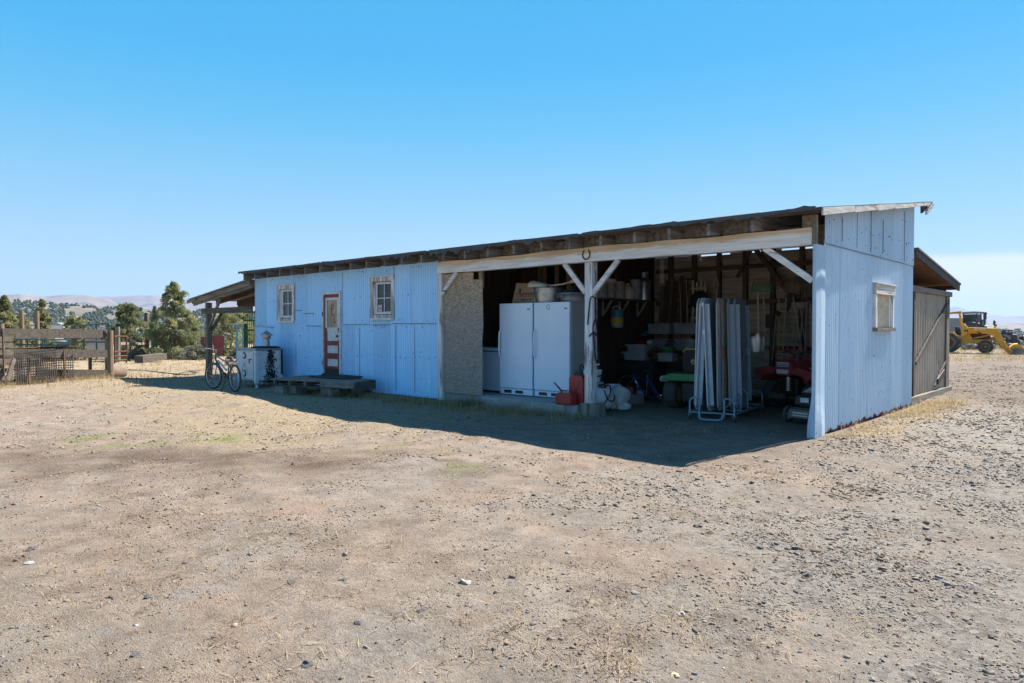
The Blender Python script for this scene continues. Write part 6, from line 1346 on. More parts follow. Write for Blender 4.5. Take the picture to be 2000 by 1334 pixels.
fn = thing('board_fence', (float(fr_[0]), float(fr_[1]), 0), 'grey board fence with wide weathered rails running to the brown corner post', 'fence')
def W_at(u, v, D): return Vector(map(float, ond(u, v, D)))
Df = lambda u: 18.25 + (20.75 - 18.25) * (u - 2) / 212
for (ua, va, ub, vb, th_) in ((4, 651, 209, 651.5, 17.5), (4, 690, 209, 691, 16), (70, 728, 209, 729, 14)):
    b = MB(); p, q = W_at(ua, va, Df(ua) - .12), W_at(ub, vb, Df(ub) - .12); b.bar(p, q, .045, th_ / FPX * 19.6, (0, 0, 1)); part('rail', b, 'fence_wood', fn, True)
b = MB(); b.bar(W_at(207, 650, 20.5), W_at(194, 659, 20.4), .03, .2, (0, 0, 1)); part('rail_patch', b, 'wood_dark_x', fn, True)
b = MB(); p = W_at(176, 737, 20.6); b.bar(p, W_at(176, 690, 20.6), .16, .05, (0, 1, 0)); part('mid_post', b, 'wood_dark', fn, True)
gate = thing('board_gate', tuple(ond(10, 748, 17.6)), 'stack of short weathered boards forming a chute side at the left edge', 'gate')
for k, v in enumerate((662, 674, 688, 705, 724, 738)):
    b = MB(); b.bar(W_at(-30, v + 1, 17.2), W_at(25, v, 17.9), .04, 10 / FPX * 17.6, (0, 0, 1)); part('board', b, 'fence_wood', gate, True)
b = MB(); b.tube([W_at(5, 648, 17.4), W_at(8, 735, 17.3)], .02, 8); part('pipe', b, 'rust', gate, True)
b = MB(); b.bar(W_at(14, 742, 17.5), W_at(28, 700, 17.8), .03, .14, (0, 0, 1)); part('brace', b, 'fence_wood', gate, True)
wm = thing('wire_mesh', tuple(ond(85, 746, 18.6)), 'rusty welded wire mesh panels leaning on the board fence', 'wire panel')
b = MB()
for i in range(27): b.tube([W_at(24 + i * 4.55, 680, 18.7 + .04 * i), W_at(25 + i * 4.5, 746 - i * .3, 18.35 + .045 * i)], .013, 4)
for j in range(13): b.tube([W_at(24, 680 + j * 5.2, 18.7 - .03 * j), W_at(144, 680 + j * 4.7, 19.9 - .03 * j)], .013, 4)
part('mesh', b, 'wire', wm, True)
b = MB()
for i in range(20): b.tube([W_at(30 + i * 4.1, 690 - i * .5, 18.3 + .04 * i), W_at(33 + i * 4.1, 748, 18.1 + .04 * i)], .013, 4)
for j in range(11): b.tube([W_at(28, 692 + j * 5.4, 18.3), W_at(112, 683 + j * 5.4, 19.0)], .013, 4)
part('second_mesh', b, 'wire', wm, True)
b = MB(); b.tube([W_at(22, 681, 18.65), W_at(145, 677, 19.8)], .022, 8); part('top_pipe', b, 'rust', wm, True)
b = MB(); b.tube([W_at(124, 680, 19.5), W_at(127, 744, 19.3)], .018, 8); b.tube([W_at(56, 700, 18.6), W_at(57, 750, 18.3)], .03, 8); part('upright', b, 'rust', wm, True)
def pipes(name, label, cat, segs, m, r, origin, parts='rail', grp=None):
    t = thing(name, tuple(map(float, origin)), label, cat, grp)
    for (pn, pts) in segs:
        b = MB(); b.tube([W_at(*q) for q in pts], r, 8); part(pn, b, m, t, True, smooth=True)
    return t
pipes('corral_rails', 'dark green pipe corral panel behind the board fence', 'corral panel', [('rail', [(100, 668, 24.5), (140, 668, 24.9)]), ('top_rail', [(140, 637, 25), (213, 631, 25.6), (215, 634, 25.6), (215, 700, 25.6)]), ('rail', [(140, 668, 25), (214, 668, 25.6)]), ('rail', [(30, 673, 24), (140, 675, 24.9)]), ('upright', [(140, 637, 25), (141, 702, 25)]), ('upright', [(164, 635, 25.2), (164, 702, 25.2)]), ('upright', [(188, 633, 25.4), (189, 702, 25.4)]), ('upright', [(83, 660, 24.5), (84, 702, 24.5)]), ('upright', [(53, 660, 24.2), (54, 702, 24.2)]), ('rail', [(30, 662, 24), (140, 664, 24.9)])], 'pipe_green', .028, ond(140, 702, 25))
pipes('pipe_gate', 'rusty pipe gate hung beside the brown corner post', 'gate', [('upright', [(247, 655, 22.2), (247, 709, 22.2)]), ('rail', [(222, 657, 21.6), (247, 657, 22.2)]), ('rail', [(222, 687, 21.6), (247, 686, 22.2)]), ('rail', [(222, 696, 21.6), (247, 695, 22.2)]), ('rail', [(222, 704, 21.6), (247, 703, 22.2)]), ('upright', [(224, 655, 21.65), (224, 710, 21.65)])], 'rust', .024, ond(236, 709, 22))
pipes('wire_fence', 'thin wire fence strung beyond the tall silver post', 'fence', [('wire', [(291, 674 + k * 6, 35.5), (338, 675 + k * 6, 34.6), (385, 673 + k * 6.4, 34)]) for k in range(5)] + [('stake', [(340, 668, 34.6), (341, 702, 34.6)]), ('stake', [(378, 668, 34.1), (378, 702, 34.1)])], 'wire', .02, ond(340, 700, 34.6))
b = MB(); b.bar(W_at(234, 671, 31.2) , W_at(284, 671, 35.6), .08, .12, (0, 0, 1)); o_ = W_at(234, 671, 31.2); solo('fence_rail', MB().add([Vector(p) - o_ for p in b.v], b.f), 'wood_x', 'pale rail nailed between the two silver posts', 'rail', loc=tuple(o_))
b = MB(); p, q = W_at(271, 702, 30.2), W_at(318, 696, 31.5); b.bar(p, q, .45, .3, (0, 0, 1)); cc = (p + q) / 2; tr_ = MB().add([Vector(v) - cc for v in b.v], b.f); solo('timber_trough', tr_, 'fence_wood', 'long grey timber beam lying on the ground below the tall post', 'timber', loc=tuple(cc))
p = ond(226, 737, 21.6); b = MB(); b.lathe([(.17, -.3), (.19, -.25), (.19, .25), (.17, .3)], 16, M_=Matrix.Rotation(R(90), 4, 'X'))
lg_ = thing('log', (float(p[0]), float(p[1]), g(float(p[0]), float(p[1])) + .17), 'short sawn log lying against the brown corner post', 'log', None, R(30)); part('trunk', b, 'bark', lg_, smooth=True, ang=.5); b = MB(); b.lathe([(.165, -.31), (.165, -.302)], 16, M_=Matrix.Rotation(R(90), 4, 'X')); part('cut_end', b, 'barrel_end', lg_)
hs_pts = [(246, 716, 0), (275, 719, 0), (320, 723, 0), (352, 727, 0), (375, 727, 0), (386, 723, 0), (372, 721, 0), (350, 724, 0)]
b = MB(); P0 = onz(320, 722, 0); b.tube([Vector(map(float, onz(u, v, 0))) - Vector((P0[0], P0[1], 0)) + Vector((0, 0, .02)) for u, v, _ in hs_pts], .022, 6); b.v = [(x, y, g(x + P0[0], y + P0[1]) + .015 + (z - .02)) for x, y, z in b.v]
solo('garden_hose', b, 'strap', 'black hose lying on the dry ground left of the porch', 'hose', loc=(float(P0[0]), float(P0[1]), 0), smooth=True)
# red feeder
p = ond(416, 700, 33.5); fz = g(float(p[0]), float(p[1])); s_ = 33.5 / FPX
fd_ = thing('hay_feeder', (float(p[0]), float(p[1]), fz), 'red slatted steel hay feeder with a flared end panel behind the porch post', 'feeder', None, face(416)[0])
X_ = lambda u: (u - 416) * s_ * face(416)[1]
Z_ = lambda v: EYE + (HZ - v) * s_ - fz
b = MB(); b.prism([(X_(416), Z_(656)), (X_(439), Z_(658)), (X_(437), Z_(683)), (X_(428), Z_(698)), (X_(420), Z_(690))], .0, .05); part('end_panel', MB().prism([(X_(418), Z_(656)), (X_(439), Z_(657)), (X_(437), Z_(690)), (X_(425), Z_(698))], .9, .95), 'feeder_red', fd_); part('end_panel', b, 'feeder_red', fd_)
b = MB(); b.box((X_(393), -.05, .0), (X_(397), .06, Z_(660))); part('post', b, 'feeder_red', fd_); b = MB(); b.box((X_(393), .9, .0), (X_(397), 1.0, Z_(660))); part('post', b, 'feeder_red', fd_)
b = MB(); b.bar((X_(392), 0, Z_(660)), (X_(420), 0, Z_(658)), .06, .06); b.bar((X_(392), 0, Z_(690)), (X_(422), 0, Z_(688)), .06, .06); b.bar((X_(392), .95, Z_(660)), (X_(420), .95, Z_(658)), .06, .06); part('rail', b, 'feeder_red', fd_)
for k in range(7):
    b = MB(); b.bar((X_(398 + k * 3), 0, Z_(661)), (X_(400 + k * 3.2), .15, Z_(689)), .035, .035); part('slat', b, 'feeder_red', fd_)
b = MB(); b.tube([(X_(392), 0, .35), (X_(376), -.2, .02)], .04, 6); part('drawbar', b, 'rust', fd_)
# blue frame, green gates leaning under the porch
p = ond(470, 690, 27); z0 = g(float(p[0]), float(p[1]))
t = thing('blue_stand', (float(p[0]), float(p[1]), z0), 'light blue painted steel stand under the porch behind the cabinet', 'stand', None, face(470)[0]); s_ = 27 / FPX; X_ = lambda u: (u - 470) * s_ * face(470)[1]; Z_ = lambda v: EYE + (HZ - v) * s_ - z0
for ua, w_ in ((463, 4), (475, 4)):
    b = MB(); b.box((X_(ua - w_ / 2), 0, 0), (X_(ua + w_ / 2), .08, Z_(633))); part('leg', b, 'pole_blue', t)
b = MB(); b.prism([(X_(445), Z_(632)), (X_(450), Z_(634)), (X_(462), Z_(635)), (X_(478), Z_(630)), (X_(478), Z_(627)), (X_(462), Z_(632))], -.05, .3); part('top_tray', b, 'table_edge', t); b = MB(); b.box((X_(461), .6, 0), (X_(464), .68, Z_(636))); part('leg', b, 'pole_blue', t)
p = ond(487, 690, 24); z0 = g(float(p[0]), float(p[1])); t = thing('green_gate_stack', (float(p[0]), float(p[1]), z0), 'green barred gate panel standing under the porch against the end wall', 'gate', None, YAW + .3); s_ = 24 / FPX; X_ = lambda u: (u - 487) * s_; Z_ = lambda v: EYE + (HZ - v) * s_ - z0
for k in range(7):
    b = MB(); b.box((X_(477 + k * 3.3), .0, 0.05), (X_(478.2 + k * 3.3), .04, Z_(608))); part('bar', b, 'panel_green', t)
for v in (610, 626, 645, 668):
    b = MB(); b.box((X_(476), -.03, Z_(v) - .03), (X_(500), -.002, Z_(v) + .03)); part('rail', b, 'panel_green', t)
b = MB(); b.box((X_(477), .05, .05), (X_(484), .09, Z_(632))); part('green_sheet', b, 'panel_green', t)
b = MB(); b.tube([(X_(500), -.4, Z_(632)), (X_(493), -.4, 0)], .03, 8); part('pale_pipe', b, 'handle', t)
b = MB()
for k in range(40): b.blob((rq.uniform(-.8, .8), rq.uniform(-.5, .5), rq.uniform(.0, .5) * rq.random()), (rq.uniform(.06, .2), rq.uniform(.06, .2), rq.uniform(.04, .12)), k, .4, 1)
p = ond(455, 690, 29); solo('brush_pile', b, 'fur_scrap', 'low heap of brown dry branches behind the boulder', 'brush pile', loc=(float(p[0]), float(p[1]), g(float(p[0]), float(p[1]))))
# pale building and pickup seen through the fence, white houses down in the valley
p = ond(178, 700, 36); z0 = g(float(p[0]), float(p[1])); s_ = 36 / FPX
t = thing('pale_shed', (float(p[0]), float(p[1]), z0), 'low pale metal shed seen through the fence rails', 'shed', None, face(178)[0])
b = MB(); b.box((-32 * s_, 0, 0), (30 * s_, 3, 1.5 - 22 * s_ - z0)); part('wall', b, 'pale_house', t); b = MB(); b.box((-34 * s_, -.15, 1.5 - 22 * s_ - z0), (32 * s_, 3.1, 1.5 - 19.5 * s_ - z0)); part('roof', b, 'trailer', t); b = MB(); b.box((-43 * s_, -.05, 0), (-40 * s_, .1, 1.5 - 18 * s_ - z0)); b.box((-37 * s_, -.05, 0), (-34.5 * s_, .1, 1.5 - 18 * s_ - z0)); part('door_leaf', b, 'truck_navy', t)
p = ond(98, 702, 34); z0 = g(float(p[0]), float(p[1])); t = thing('parked_pickup', (float(p[0]), float(p[1]), z0), 'pale blue pickup parked behind the fence on the left', 'pickup truck', None, face(98)[0])
b = MB(); b.prism([(-2.0, .45), (.9, .45), (.9, .85), (.2, .98), (-.2, 1.0), (-.55, 1.0), (-2.0, .95)], 0, 1.7); part('body', b, 'bin', t, bev=.05)
b = MB(); b.prism([(-1.0, 1.0), (-.1, 1.0), (-.35, 1.42), (-.95, 1.42)], .12, 1.58); part('cab', b, 'dark_glass_int', t, bev=.04)
for xq in (-1.5, .45):
    b = MB(); b.lathe([(.32, -.1), (.34, -.05), (.34, .05), (.32, .1)], 18, M_=Matrix.Rotation(R(90), 4, 'X')); b.tf((xq, .05, .33)); part('wheel', b, 'rubber', t)
for k, (u, v, D, w_, h_, lab) in enumerate(((116, 634, 520, 5, 2.5, 'tiny white farmhouse in the valley left of the small juniper'), (435, 653, 420, 6, 2.2, 'tiny pale farm building in the valley right of the tall juniper'), (200, 640, 560, 5, 2.2, 'tiny white barn in the valley above the pipe rail'))):
    p = ond(u, v, D); z0 = -43.0; zt = EYE + (HZ - v) / FPX * D
    t = thing('farmhouse', (float(p[0]), float(p[1]), zt - 4), lab, 'house', None, YAW + .2 * k); b = MB(); b.box((-w_, -3, -3), (w_, 3, h_ + 1)); part('wall', b, 'pale_house', t); b = MB(); b.prism([(-w_ - .5, h_ + 1), (w_ + .5, h_ + 1), (0, h_ + 3)], -3.4, 3.4); part('roof', b, 'trailer', t)

# ------------------------------------------------------------------ right yard: backhoe loader, trucks, trailer
LD = 40.0; p = ond(1923, 692, LD); z0 = g(float(p[0]), float(p[1])); s_ = LD / FPX
ldr = thing('backhoe_loader', (float(p[0]), float(p[1]), z0), 'yellow backhoe loader with its bucket lowered, parked beyond the shed', 'loader', None, face(1923)[0])
LX = lambda u: (u - 1923) * s_ * face(1923)[1]
LZ = lambda v: (692 - v) * s_
def lp(pts): return [(LX(1840 + a / 9.53), LZ(580 + b / 9.53)) for a, b in pts]     # points in the enlarged crop of the photo
def lpart(nm, pts, y0, y1, m, par=None, bev=.02):
    b = MB(); q = lp(pts); ar = sum(q[i][0] * q[(i + 1) % len(q)][1] - q[(i + 1) % len(q)][0] * q[i][1] for i in range(len(q)))
    if ar < 0: q = q[::-1]
    b.prism(q, y0, y1); return part(nm, b, m, par or ldr, bev=bev)
lpart('hood', [(380, 585), (1010, 600), (1010, 760), (830, 690), (480, 690), (480, 680), (380, 690)], .55, 1.25, 'loader_yellow')
lpart('chassis', [(330, 690), (500, 690), (560, 800), (900, 800), (900, 850), (560, 880), (330, 890)], .45, 1.35, 'loader_yellow')
lpart('engine', [(500, 690), (900, 690), (900, 810), (540, 810)], .6, 1.2, 'iron')
for ya in (.12, 1.5):
    lpart('loader_arm', [(460, 600), (480, 570), (1030, 590), (1060, 640), (1240, 980), (1260, 1040), (1190, 1030), (1000, 800), (960, 720), (840, 700), (700, 660), (470, 650)], ya, ya + .13, 'loader_yellow')
    lpart('lift_ram', [(540, 770), (700, 740), (930, 690), (940, 710), (720, 770), (550, 790)], ya + .14, ya + .21, 'loader_rim')
    lpart('tilt_link', [(880, 760), (960, 740), (1060, 830), (1060, 860), (900, 800)], ya + .14, ya + .2, 'loader_rim')
lpart('tower', [(350, 510), (400, 500), (470, 580), (470, 670), (380, 750), (345, 740)], .1, 1.65, 'loader_yellow')
for ya in (.2, 1.5): lpart('canopy_post', [(280, 300), (320, 290), (370, 560), (340, 580)], ya, ya + .08, 'loader_yellow')
lpart('canopy', [(40, 290), (340, 262), (325, 300), (40, 315)], .1, 1.7, 'loader_rim')
for ya in (.2, 1.5): lpart('rear_post', [(40, 310), (75, 310), (75, 620), (40, 620)], ya, ya + .08, 'loader_yellow')
lpart('seat', [(215, 560), (300, 560), (335, 690), (320, 730), (220, 700)], .6, 1.2, 'black')
lpart('rear_fender', [(20, 640), (195, 650), (300, 770), (320, 930), (270, 930), (200, 760), (20, 700)], .05, .5, 'loader_yellow')
lpart('bucket', [(1250, 940), (1320, 880), (1400, 870), (1520, 975), (1620, 1060), (1620, 1070), (1270, 1068)], -.2, 2.0, 'loader_yellow', bev=0)
lpart('bucket_side', [(1300, 960), (1350, 945), (1400, 950), (1520, 985), (1620, 1068), (1300, 1068)], -.24, -.202, 'steel_grey', bev=0)
lpart('dash', [(390, 500), (470, 560), (470, 590), (390, 590)], .5, 1.3, 'iron')
def lwheel(cu, cv, r, yv, w_):
    cx, cz_ = lp([(cu, cv)])[0]; b = MB(); b.lathe([(r * .55, -w_ / 2), (r * .9, -w_ / 2), (r, -w_ * .3), (r, w_ * .3), (r * .9, w_ / 2), (r * .55, w_ / 2)], 30, M_=Matrix.Rotation(R(90), 4, 'X')); b.tf((cx, yv, cz_)); w0 = part('wheel', b, 'rubber', ldr)
    b = MB(); b.lathe([(r * .57, w_ * .5), (r * .5, w_ * .51), (r * .42, w_ * .4), (r * .2, w_ * .42), (r * .17, w_ * .52), (.01, w_ * .52)], 24, M_=Matrix.Rotation(R(90), 4, 'X')); b.tf((cx, yv, cz_)); part('rim', b, 'loader_rim', w0, smooth=True, ang=.5)
lwheel(805, 935, .385, .28, .3); lwheel(805, 935, .385, 1.6, .3); lwheel(90, 860, .62, .25, .42); lwheel(90, 860, .62, 1.6, .42)
b = MB(); 
for k, a in enumerate((400, 440)):
    q = lp([(a, 655)])[0]; b.box((q[0], .095, q[1]), (q[0] + .08, .098, q[1] + .12))
part('lettering', b, 'iron', ldr); 
b = MB()
for a, w_ in ((590, 50), (690, 40), (760, 30)):
    q = lp([(a, 612)])[0]; b.box((q[0], .112, q[1]), (q[0] + w_ * s_ / 9.53 * 1.0, .118, q[1] + .05))
part('decal', b, 'paper', ldr)
b = MB()
for ya in (.3, 1.45):
    for k in range(3):
        q0, q1, q2 = lp([(480 + 6 * k, 600), (640 + 10 * k, 640 + 14 * k), (760, 700 + 12 * k)]); b.tube([(q0[0], ya, q0[1]), (q1[0], ya - .04, q1[1]), (q2[0], ya, q2[1])], .016, 5)
part('hydraulic_hose', b, 'black', ldr)
b = MB(); q = lp([(620, 585)])[0]; b.tube([(q[0], .9, q[1]), (q[0], .9, q[1] + .35), (q[0] + .05, .9, q[1] + .42)], .035, 8); part('exhaust_pipe', b, 'rust', ldr)
# truck cab with stacks
TD = 52.0; p = ond(1902, 680, TD); z0 = g(float(p[0]), float(p[1])); s_ = TD / FPX
tk = thing('truck', (float(p[0]), float(p[1]), z0), 'dark truck cab with twin exhaust stacks behind the yellow loader', 'truck', None, face(1902)[0])
LX = lambda u: (u - 1902) * s_ * face(1902)[1]
LZ = lambda v: EYE + (HZ - v) * s_ - z0
lp = lambda pts: [(LX(1840 + a / 9.53), LZ(580 + b / 9.53)) for a, b in pts]
def tpart(nm, pts, y0, y1, m, bev=.03):
    b = MB(); q = lp(pts); ar = sum(q[i][0] * q[(i + 1) % len(q)][1] - q[(i + 1) % len(q)][0] * q[i][1] for i in range(len(q)))
    b.prism(q[::-1] if ar < 0 else q, y0, y1); return part(nm, b, m, tk, bev=bev)
tpart('roof', [(350, 300), (380, 275), (600, 265), (780, 275), (780, 310), (650, 300), (360, 312)], -.05, 2.1, 'trailer')
tpart('cab', [(380, 480), (480, 455), (700, 500), (740, 520), (830, 540), (830, 760), (380, 760)], 0, 2.0, 'truck_navy')
tpart('window', [(385, 325), (635, 318), (630, 470), (480, 450), (385, 470)], .05, .10, 'glass', 0)
tpart('door_window', [(655, 318), (705, 325), (715, 480), (650, 480)], .05, .10, 'glass', 0)
tpart('window', [(385, 325), (635, 318), (630, 470), (480, 450), (385, 470)], 1.9, 1.95, 'glass', 0)
for a, m in (((630, 310), 'truck_navy'), ((705, 310), 'truck_navy'), ((370, 310), 'truck_navy'), ((760, 300), 'truck_navy')):
    for ya in (0.02, 1.92): tpart('pillar', [(a[0], a[1]), (a[0] + 22, a[1]), (a[0] + 32, 520), (a[0] + 8, 520)], ya, ya + .06, m, 0)
for a in (800, 822):
    b = MB(); q0, q1, q2 = lp([(a - 10, 560), (a - 14, 320), (a + 4, 285)]); b.tube([(q0[0], .3 if a < 810 else 1.7, q0[1]), (q1[0], .3 if a < 810 else 1.7, q1[1]), (q2[0], .3 if a < 810 else 1.7, q2[1])], .055, 10); part('exhaust_stack', b, 'iron', tk, smooth=True)
b = MB(); q = lp([(760, 520)])[0]; b.lathe([(.22, -.4), (.22, .4)], 16, c=(q[0], 1.0, q[1])); part('air_cleaner', b, 'chrome', tk, smooth=True, ang=.5)
for a in (480, 780):
    b = MB(); b.lathe([(.45, -.12), (.48, -.06), (.48, .06), (.45, .12)], 22, M_=Matrix.Rotation(R(90), 4, 'X')); q = lp([(a, 800)])[0]; b.tf((q[0], .1, .47)); part('wheel', b, 'rubber', tk)
p = ond(1872, 690, 58); z0 = g(float(p[0]), float(p[1])); s_ = 58 / FPX; t = thing('grey_trailer', (float(p[0]), float(p[1]), z0), 'grey sheet-sided trailer half hidden behind the loader canopy', 'trailer', None, face(1872)[0])
b = MB(); b.prism([(-20 * s_, .6), (22 * s_, .6), (22 * s_, EYE + 16 * s_ - z0), (4 * s_, EYE + 19 * s_ - z0), (-20 * s_, EYE + 19.5 * s_ - z0)], 0, 2.3); part('body', b, 'trailer', t, bev=.04)
for xq in (-.4, .5):
    b = MB(); b.lathe([(.38, -.1), (.4, 0), (.38, .1)], 18, M_=Matrix.Rotation(R(90), 4, 'X')); b.tf((xq, .1, .4)); part('wheel', b, 'rubber', t)
# old pickup beyond
OD = 55.0; p = ond(1966, 678, OD); z0 = g(float(p[0]), float(p[1])); s_ = OD / FPX
t = thing('old_pickup', (float(p[0]), float(p[1]), z0), 'old dark pickup with a maroon bed facing left beyond the loader bucket', 'pickup truck', None, face(1966)[0])
LX = lambda u: (u - 1966) * s_ * face(1966)[1]
LZ = lambda v: EYE + (HZ - v) * s_ - z0
lp = lambda pts: [(LX(1840 + a / 9.53), LZ(580 + b / 9.53)) for a, b in pts]
def opart(nm, pts, y0, y1, m, bev=.03):
    b = MB(); q = lp(pts); ar = sum(q[i][0] * q[(i + 1) % len(q)][1] - q[(i + 1) % len(q)][0] * q[i][1] for i in range(len(q)))
    b.prism(q[::-1] if ar < 0 else q, y0, y1); return part(nm, b, m, t, bev=bev)
opart('cab', [(1090, 665), (1120, 610), (1150, 600), (1290, 605), (1310, 660), (1310, 720), (1090, 700)], 0, 1.7, 'truck_navy', .05)
opart('roof', [(1120, 612), (1150, 596), (1290, 600), (1300, 615)], -.02, 1.72, 'pale_house', .03)
opart('window', [(1180, 630), (1225, 628), (1225, 655), (1180, 657)], -.03, -.005, 'pale_house', 0); opart('window', [(1245, 630), (1285, 632), (1290, 655), (1245, 655)], -.03, -.005, 'pale_house', 0)
opart('hood', [(1085, 700), (1130, 690), (1240, 700), (1270, 760), (1250, 790), (1085, 780)], .0, 1.7, 'truck_navy', .08)
opart('fender', [(1110, 700), (1200, 695), (1250, 730), (1265, 790), (1230, 790), (1215, 750), (1150, 730)], -.12, .3, 'trailer', .03)
opart('bed', [(1270, 690), (1400, 700), (1400, 800), (1270, 790)], 0, 1.7, 'truck_red', .03)
b = MB(); q = lp([(1165, 775)])[0]; b.lathe([(.06, 0), (.06, .04)], 12, M_=Matrix.Rotation(R(90), 4, 'X')); b.tf((q[0], -.13, q[1])); part('headlight', b, 'white_plastic', t)
for a in (1200, 1350):
    b = MB(); b.lathe([(.34, -.1), (.37, -.05), (.37, .05), (.34, .1)], 20, M_=Matrix.Rotation(R(90), 4, 'X')); q = lp([(a, 800)])[0]; b.tf((q[0], .0, .36)); part('wheel', b, 'rubber', t)
def junk(u, v, D, n, sx, sz, m, label, seed):
    p = ond(u, v, D); r_ = random.Random(seed); b = MB()
    for k in range(n): b.blob((r_.uniform(-sx, sx), r_.uniform(-.6, .6), r_.uniform(.05, sz)), (r_.uniform(.1, .3), r_.uniform(.1, .3), r_.uniform(.06, .22)), k + seed, .4, 1)
    for k in range(n // 2): a = Vector((r_.uniform(-sx, sx), r_.uniform(-.5, .5), .05)); b.tube([a, a + Vector((r_.uniform(-.8, .8), r_.uniform(-.3, .3), r_.uniform(.1, sz * 1.3)))], .03, 5)
    solo('scrap_heap', b, m, label, 'scrap heap', loc=(float(p[0]), float(p[1]), g(float(p[0]), float(p[1]))))
junk(1990, 668, 56, 12, 1.0, .9, 'iron', 'dark farm implement scrap right of the old pickup', 5)
junk(1885, 684, 47, 14, 1.4, .35, 'boulder', 'grey rubble heap behind the loader front wheel', 6)
junk(1945, 682, 48, 12, 1.1, .45, 'fur_scrap', 'brown scrap heap behind the loader arm elbow', 7)
b = MB(); b.blob((0, 0, .1), (.4, .3, .22), 4, .25, 2); p = ond(1984, 672, 44); solo('boulder', b, 'stone_pale', 'pale boulder behind the loader bucket', 'boulder', loc=(float(p[0]), float(p[1]), g(float(p[0]), float(p[1]))))

# ------------------------------------------------------------------ loose stones one can pick out
ST = [(908, 1137, .075, 'stone_pale', 'pale rounded stone in the open dirt at bottom centre'), (1580, 1124, .075, 'stone_dark', 'largest dark angular rock in the gravel at lower right'), (62, 1074, .085, 'stone_dark', 'dark flat rock on the bare dirt at far left'), (57, 1100, .06, 'stone_pale', 'pale flat stone just below the dark rock at far left'),
      (1320, 1319, .05, 'stone_tan', 'smooth tan pebble at the very bottom of the yard'), (1363, 1029, .065, 'stone_dark', 'dark rock standing alone in the middle of the gravel'), (1483, 1070, .055, 'stone_dark', 'dark pointed stone above the largest dark rock'), (700, 1218, .05, 'stone_dark', 'dark chip left of the dry red weed'), (823, 1195, .05, 'stone_dark', 'grey-black stone above the dry red weed'), (266, 1278, .05, 'stone_dark', 'dark stone at lower left of the yard'),
      (597, 1296, .06, 'stone_dark', 'flat slate chip near the bottom edge'), (1278, 968, .045, 'stone_dark', 'small dark rock below the tip of the shed shadow'), (1418, 950, .05, 'stone_dark', 'dark rock just right of the shadow tip'), (1240, 1157, .05, 'boulder', 'grey stone left of the pale rounded one in the gravel'), (290, 1165, .05, 'stone_dark', 'low dark stone in the left foreground dirt'), (215, 1168, .035, 'stone_dark', 'small dark chip left of the low dark stone'), (1970, 845, .12, 'stone_dark', 'dark clod beside the straw at the right edge'), (1922, 852, .11, 'stone_pale', 'pale flat stone among the clods right of the straw'), (672, 1132, .05, 'stone_dark', 'dark stone in the centre left dirt'), (570, 1138, .05, 'stone_dark', 'black stone chips at centre left'), (1555, 1072, .06, 'stone_dark', 'flat dark stone below the wheel ruts'), (1330, 1199, .05, 'stone_pale', 'whitish flat stone in the gravel at lower centre')]
for k, (u, v, r_, m, lab) in enumerate(ST):
    x, y, _ = onz(u, v, .0); zz_ = g(float(x), float(y)); x, y, _ = onz(u, v, zz_); r_ *= .56; b = MB(); b.blob((0, 0, -r_ * .08), (r_ * 1.0, r_ * .75, r_ * .48), k * 3 + 1, .95, 2)
    solo('rock', b, m, lab, 'rock', 'loose rocks in the yard', (float(x), float(y), g(float(x), float(y))), rz=k * 1.3)
# ------------------------------------------------------------------ gravel, straw litter, grass tufts: uncountable
def yard_points(n, near=True):
    """random ground points, denser towards the camera, inside the camera's field"""
    u = rng.uniform(-60, 2060, n); k = rng.random(n); d = 2.2 * (30 / 2.2) ** (k if near else k ** .7)
    q = CAMP[:2] + (fh[:2] * d[:, None] + rt[:2] * ((u - 1000) / FPX * d)[:, None]); return q[:, 0], q[:, 1], d
def in_shed(x, y, pad=0): return (x > -15.35 - pad) & (x < .12 + pad) & (y > -.12 - pad) & (y < 5.3 + pad)
for (nm, lab, nn, base_, gain, med, sg, lo_, hi_, mtl, amp) in (('gravel', 'loose grey gravel and small dark stones over the yard', 120000, .03, .50, -5.6, .52, .002, .020, 'gravel', .5), ('dirt_clods', 'small crumbs and clods of tan dirt lying on the yard', 110000, .6, .3, -5.75, .55, .0016, .017, 'clod', .5)):
    x, y, d = yard_points(nn); gr, stw, mo, gn = masks(x, y); cl_ = fbm(x / .6, y / .6, 51, 3)
    keep = (rng.random(len(x)) < (base_ + gain * gr) * (.25 + 1.5 * sstep(.42, .62, cl_))) & ~((x > -15.3) & (x < .1) & (y > .3) & (y < 5.3)); x, y, d, gr = x[keep], y[keep], d[keep], gr[keep]
    sz = np.exp(rng.normal(med, sg, len(x))) * np.clip(d / 5, .8, 2.0) * (1 + .35 * gr); sz = np.clip(sz, lo_, hi_ * np.clip(d / 5, 1, 1.6))
    S = sz[:, None] * np.stack([rng.uniform(.8, 1.6, len(x)), rng.uniform(.55, 1.0, len(x)), rng.uniform(.3, .75, len(x))], -1)
    P = np.stack([x, y, gz(x, y) + S[:, 2] * .3], -1); tn = rng.random(len(x)); tone = np.stack([tn, (rng.random(len(x)) > .95) * 1.0, tn * 0, tn * 0 + 1], -1)
    tag(scatter_blobs(nm, P, S, mtl, tone, amp), lab, nm.replace('_', ' '), None, 'stuff')
cl_pts = []
for u, v, su, sv, n_ in ((1675, 960, 42, 8, 240), (1690, 878, 45, 7, 150), (1750, 866, 60, 12, 160), (1640, 875, 25, 6, 90), (1800, 860, 50, 14, 120), (1560, 1080, 60, 22, 110), (1700, 1090, 80, 30, 130), (1830, 1040, 80, 30, 100)):
    for k in range(n_): q = onz(u + rng.normal() * su, v + rng.normal() * sv, 0); cl_pts.append((q[0], q[1]))
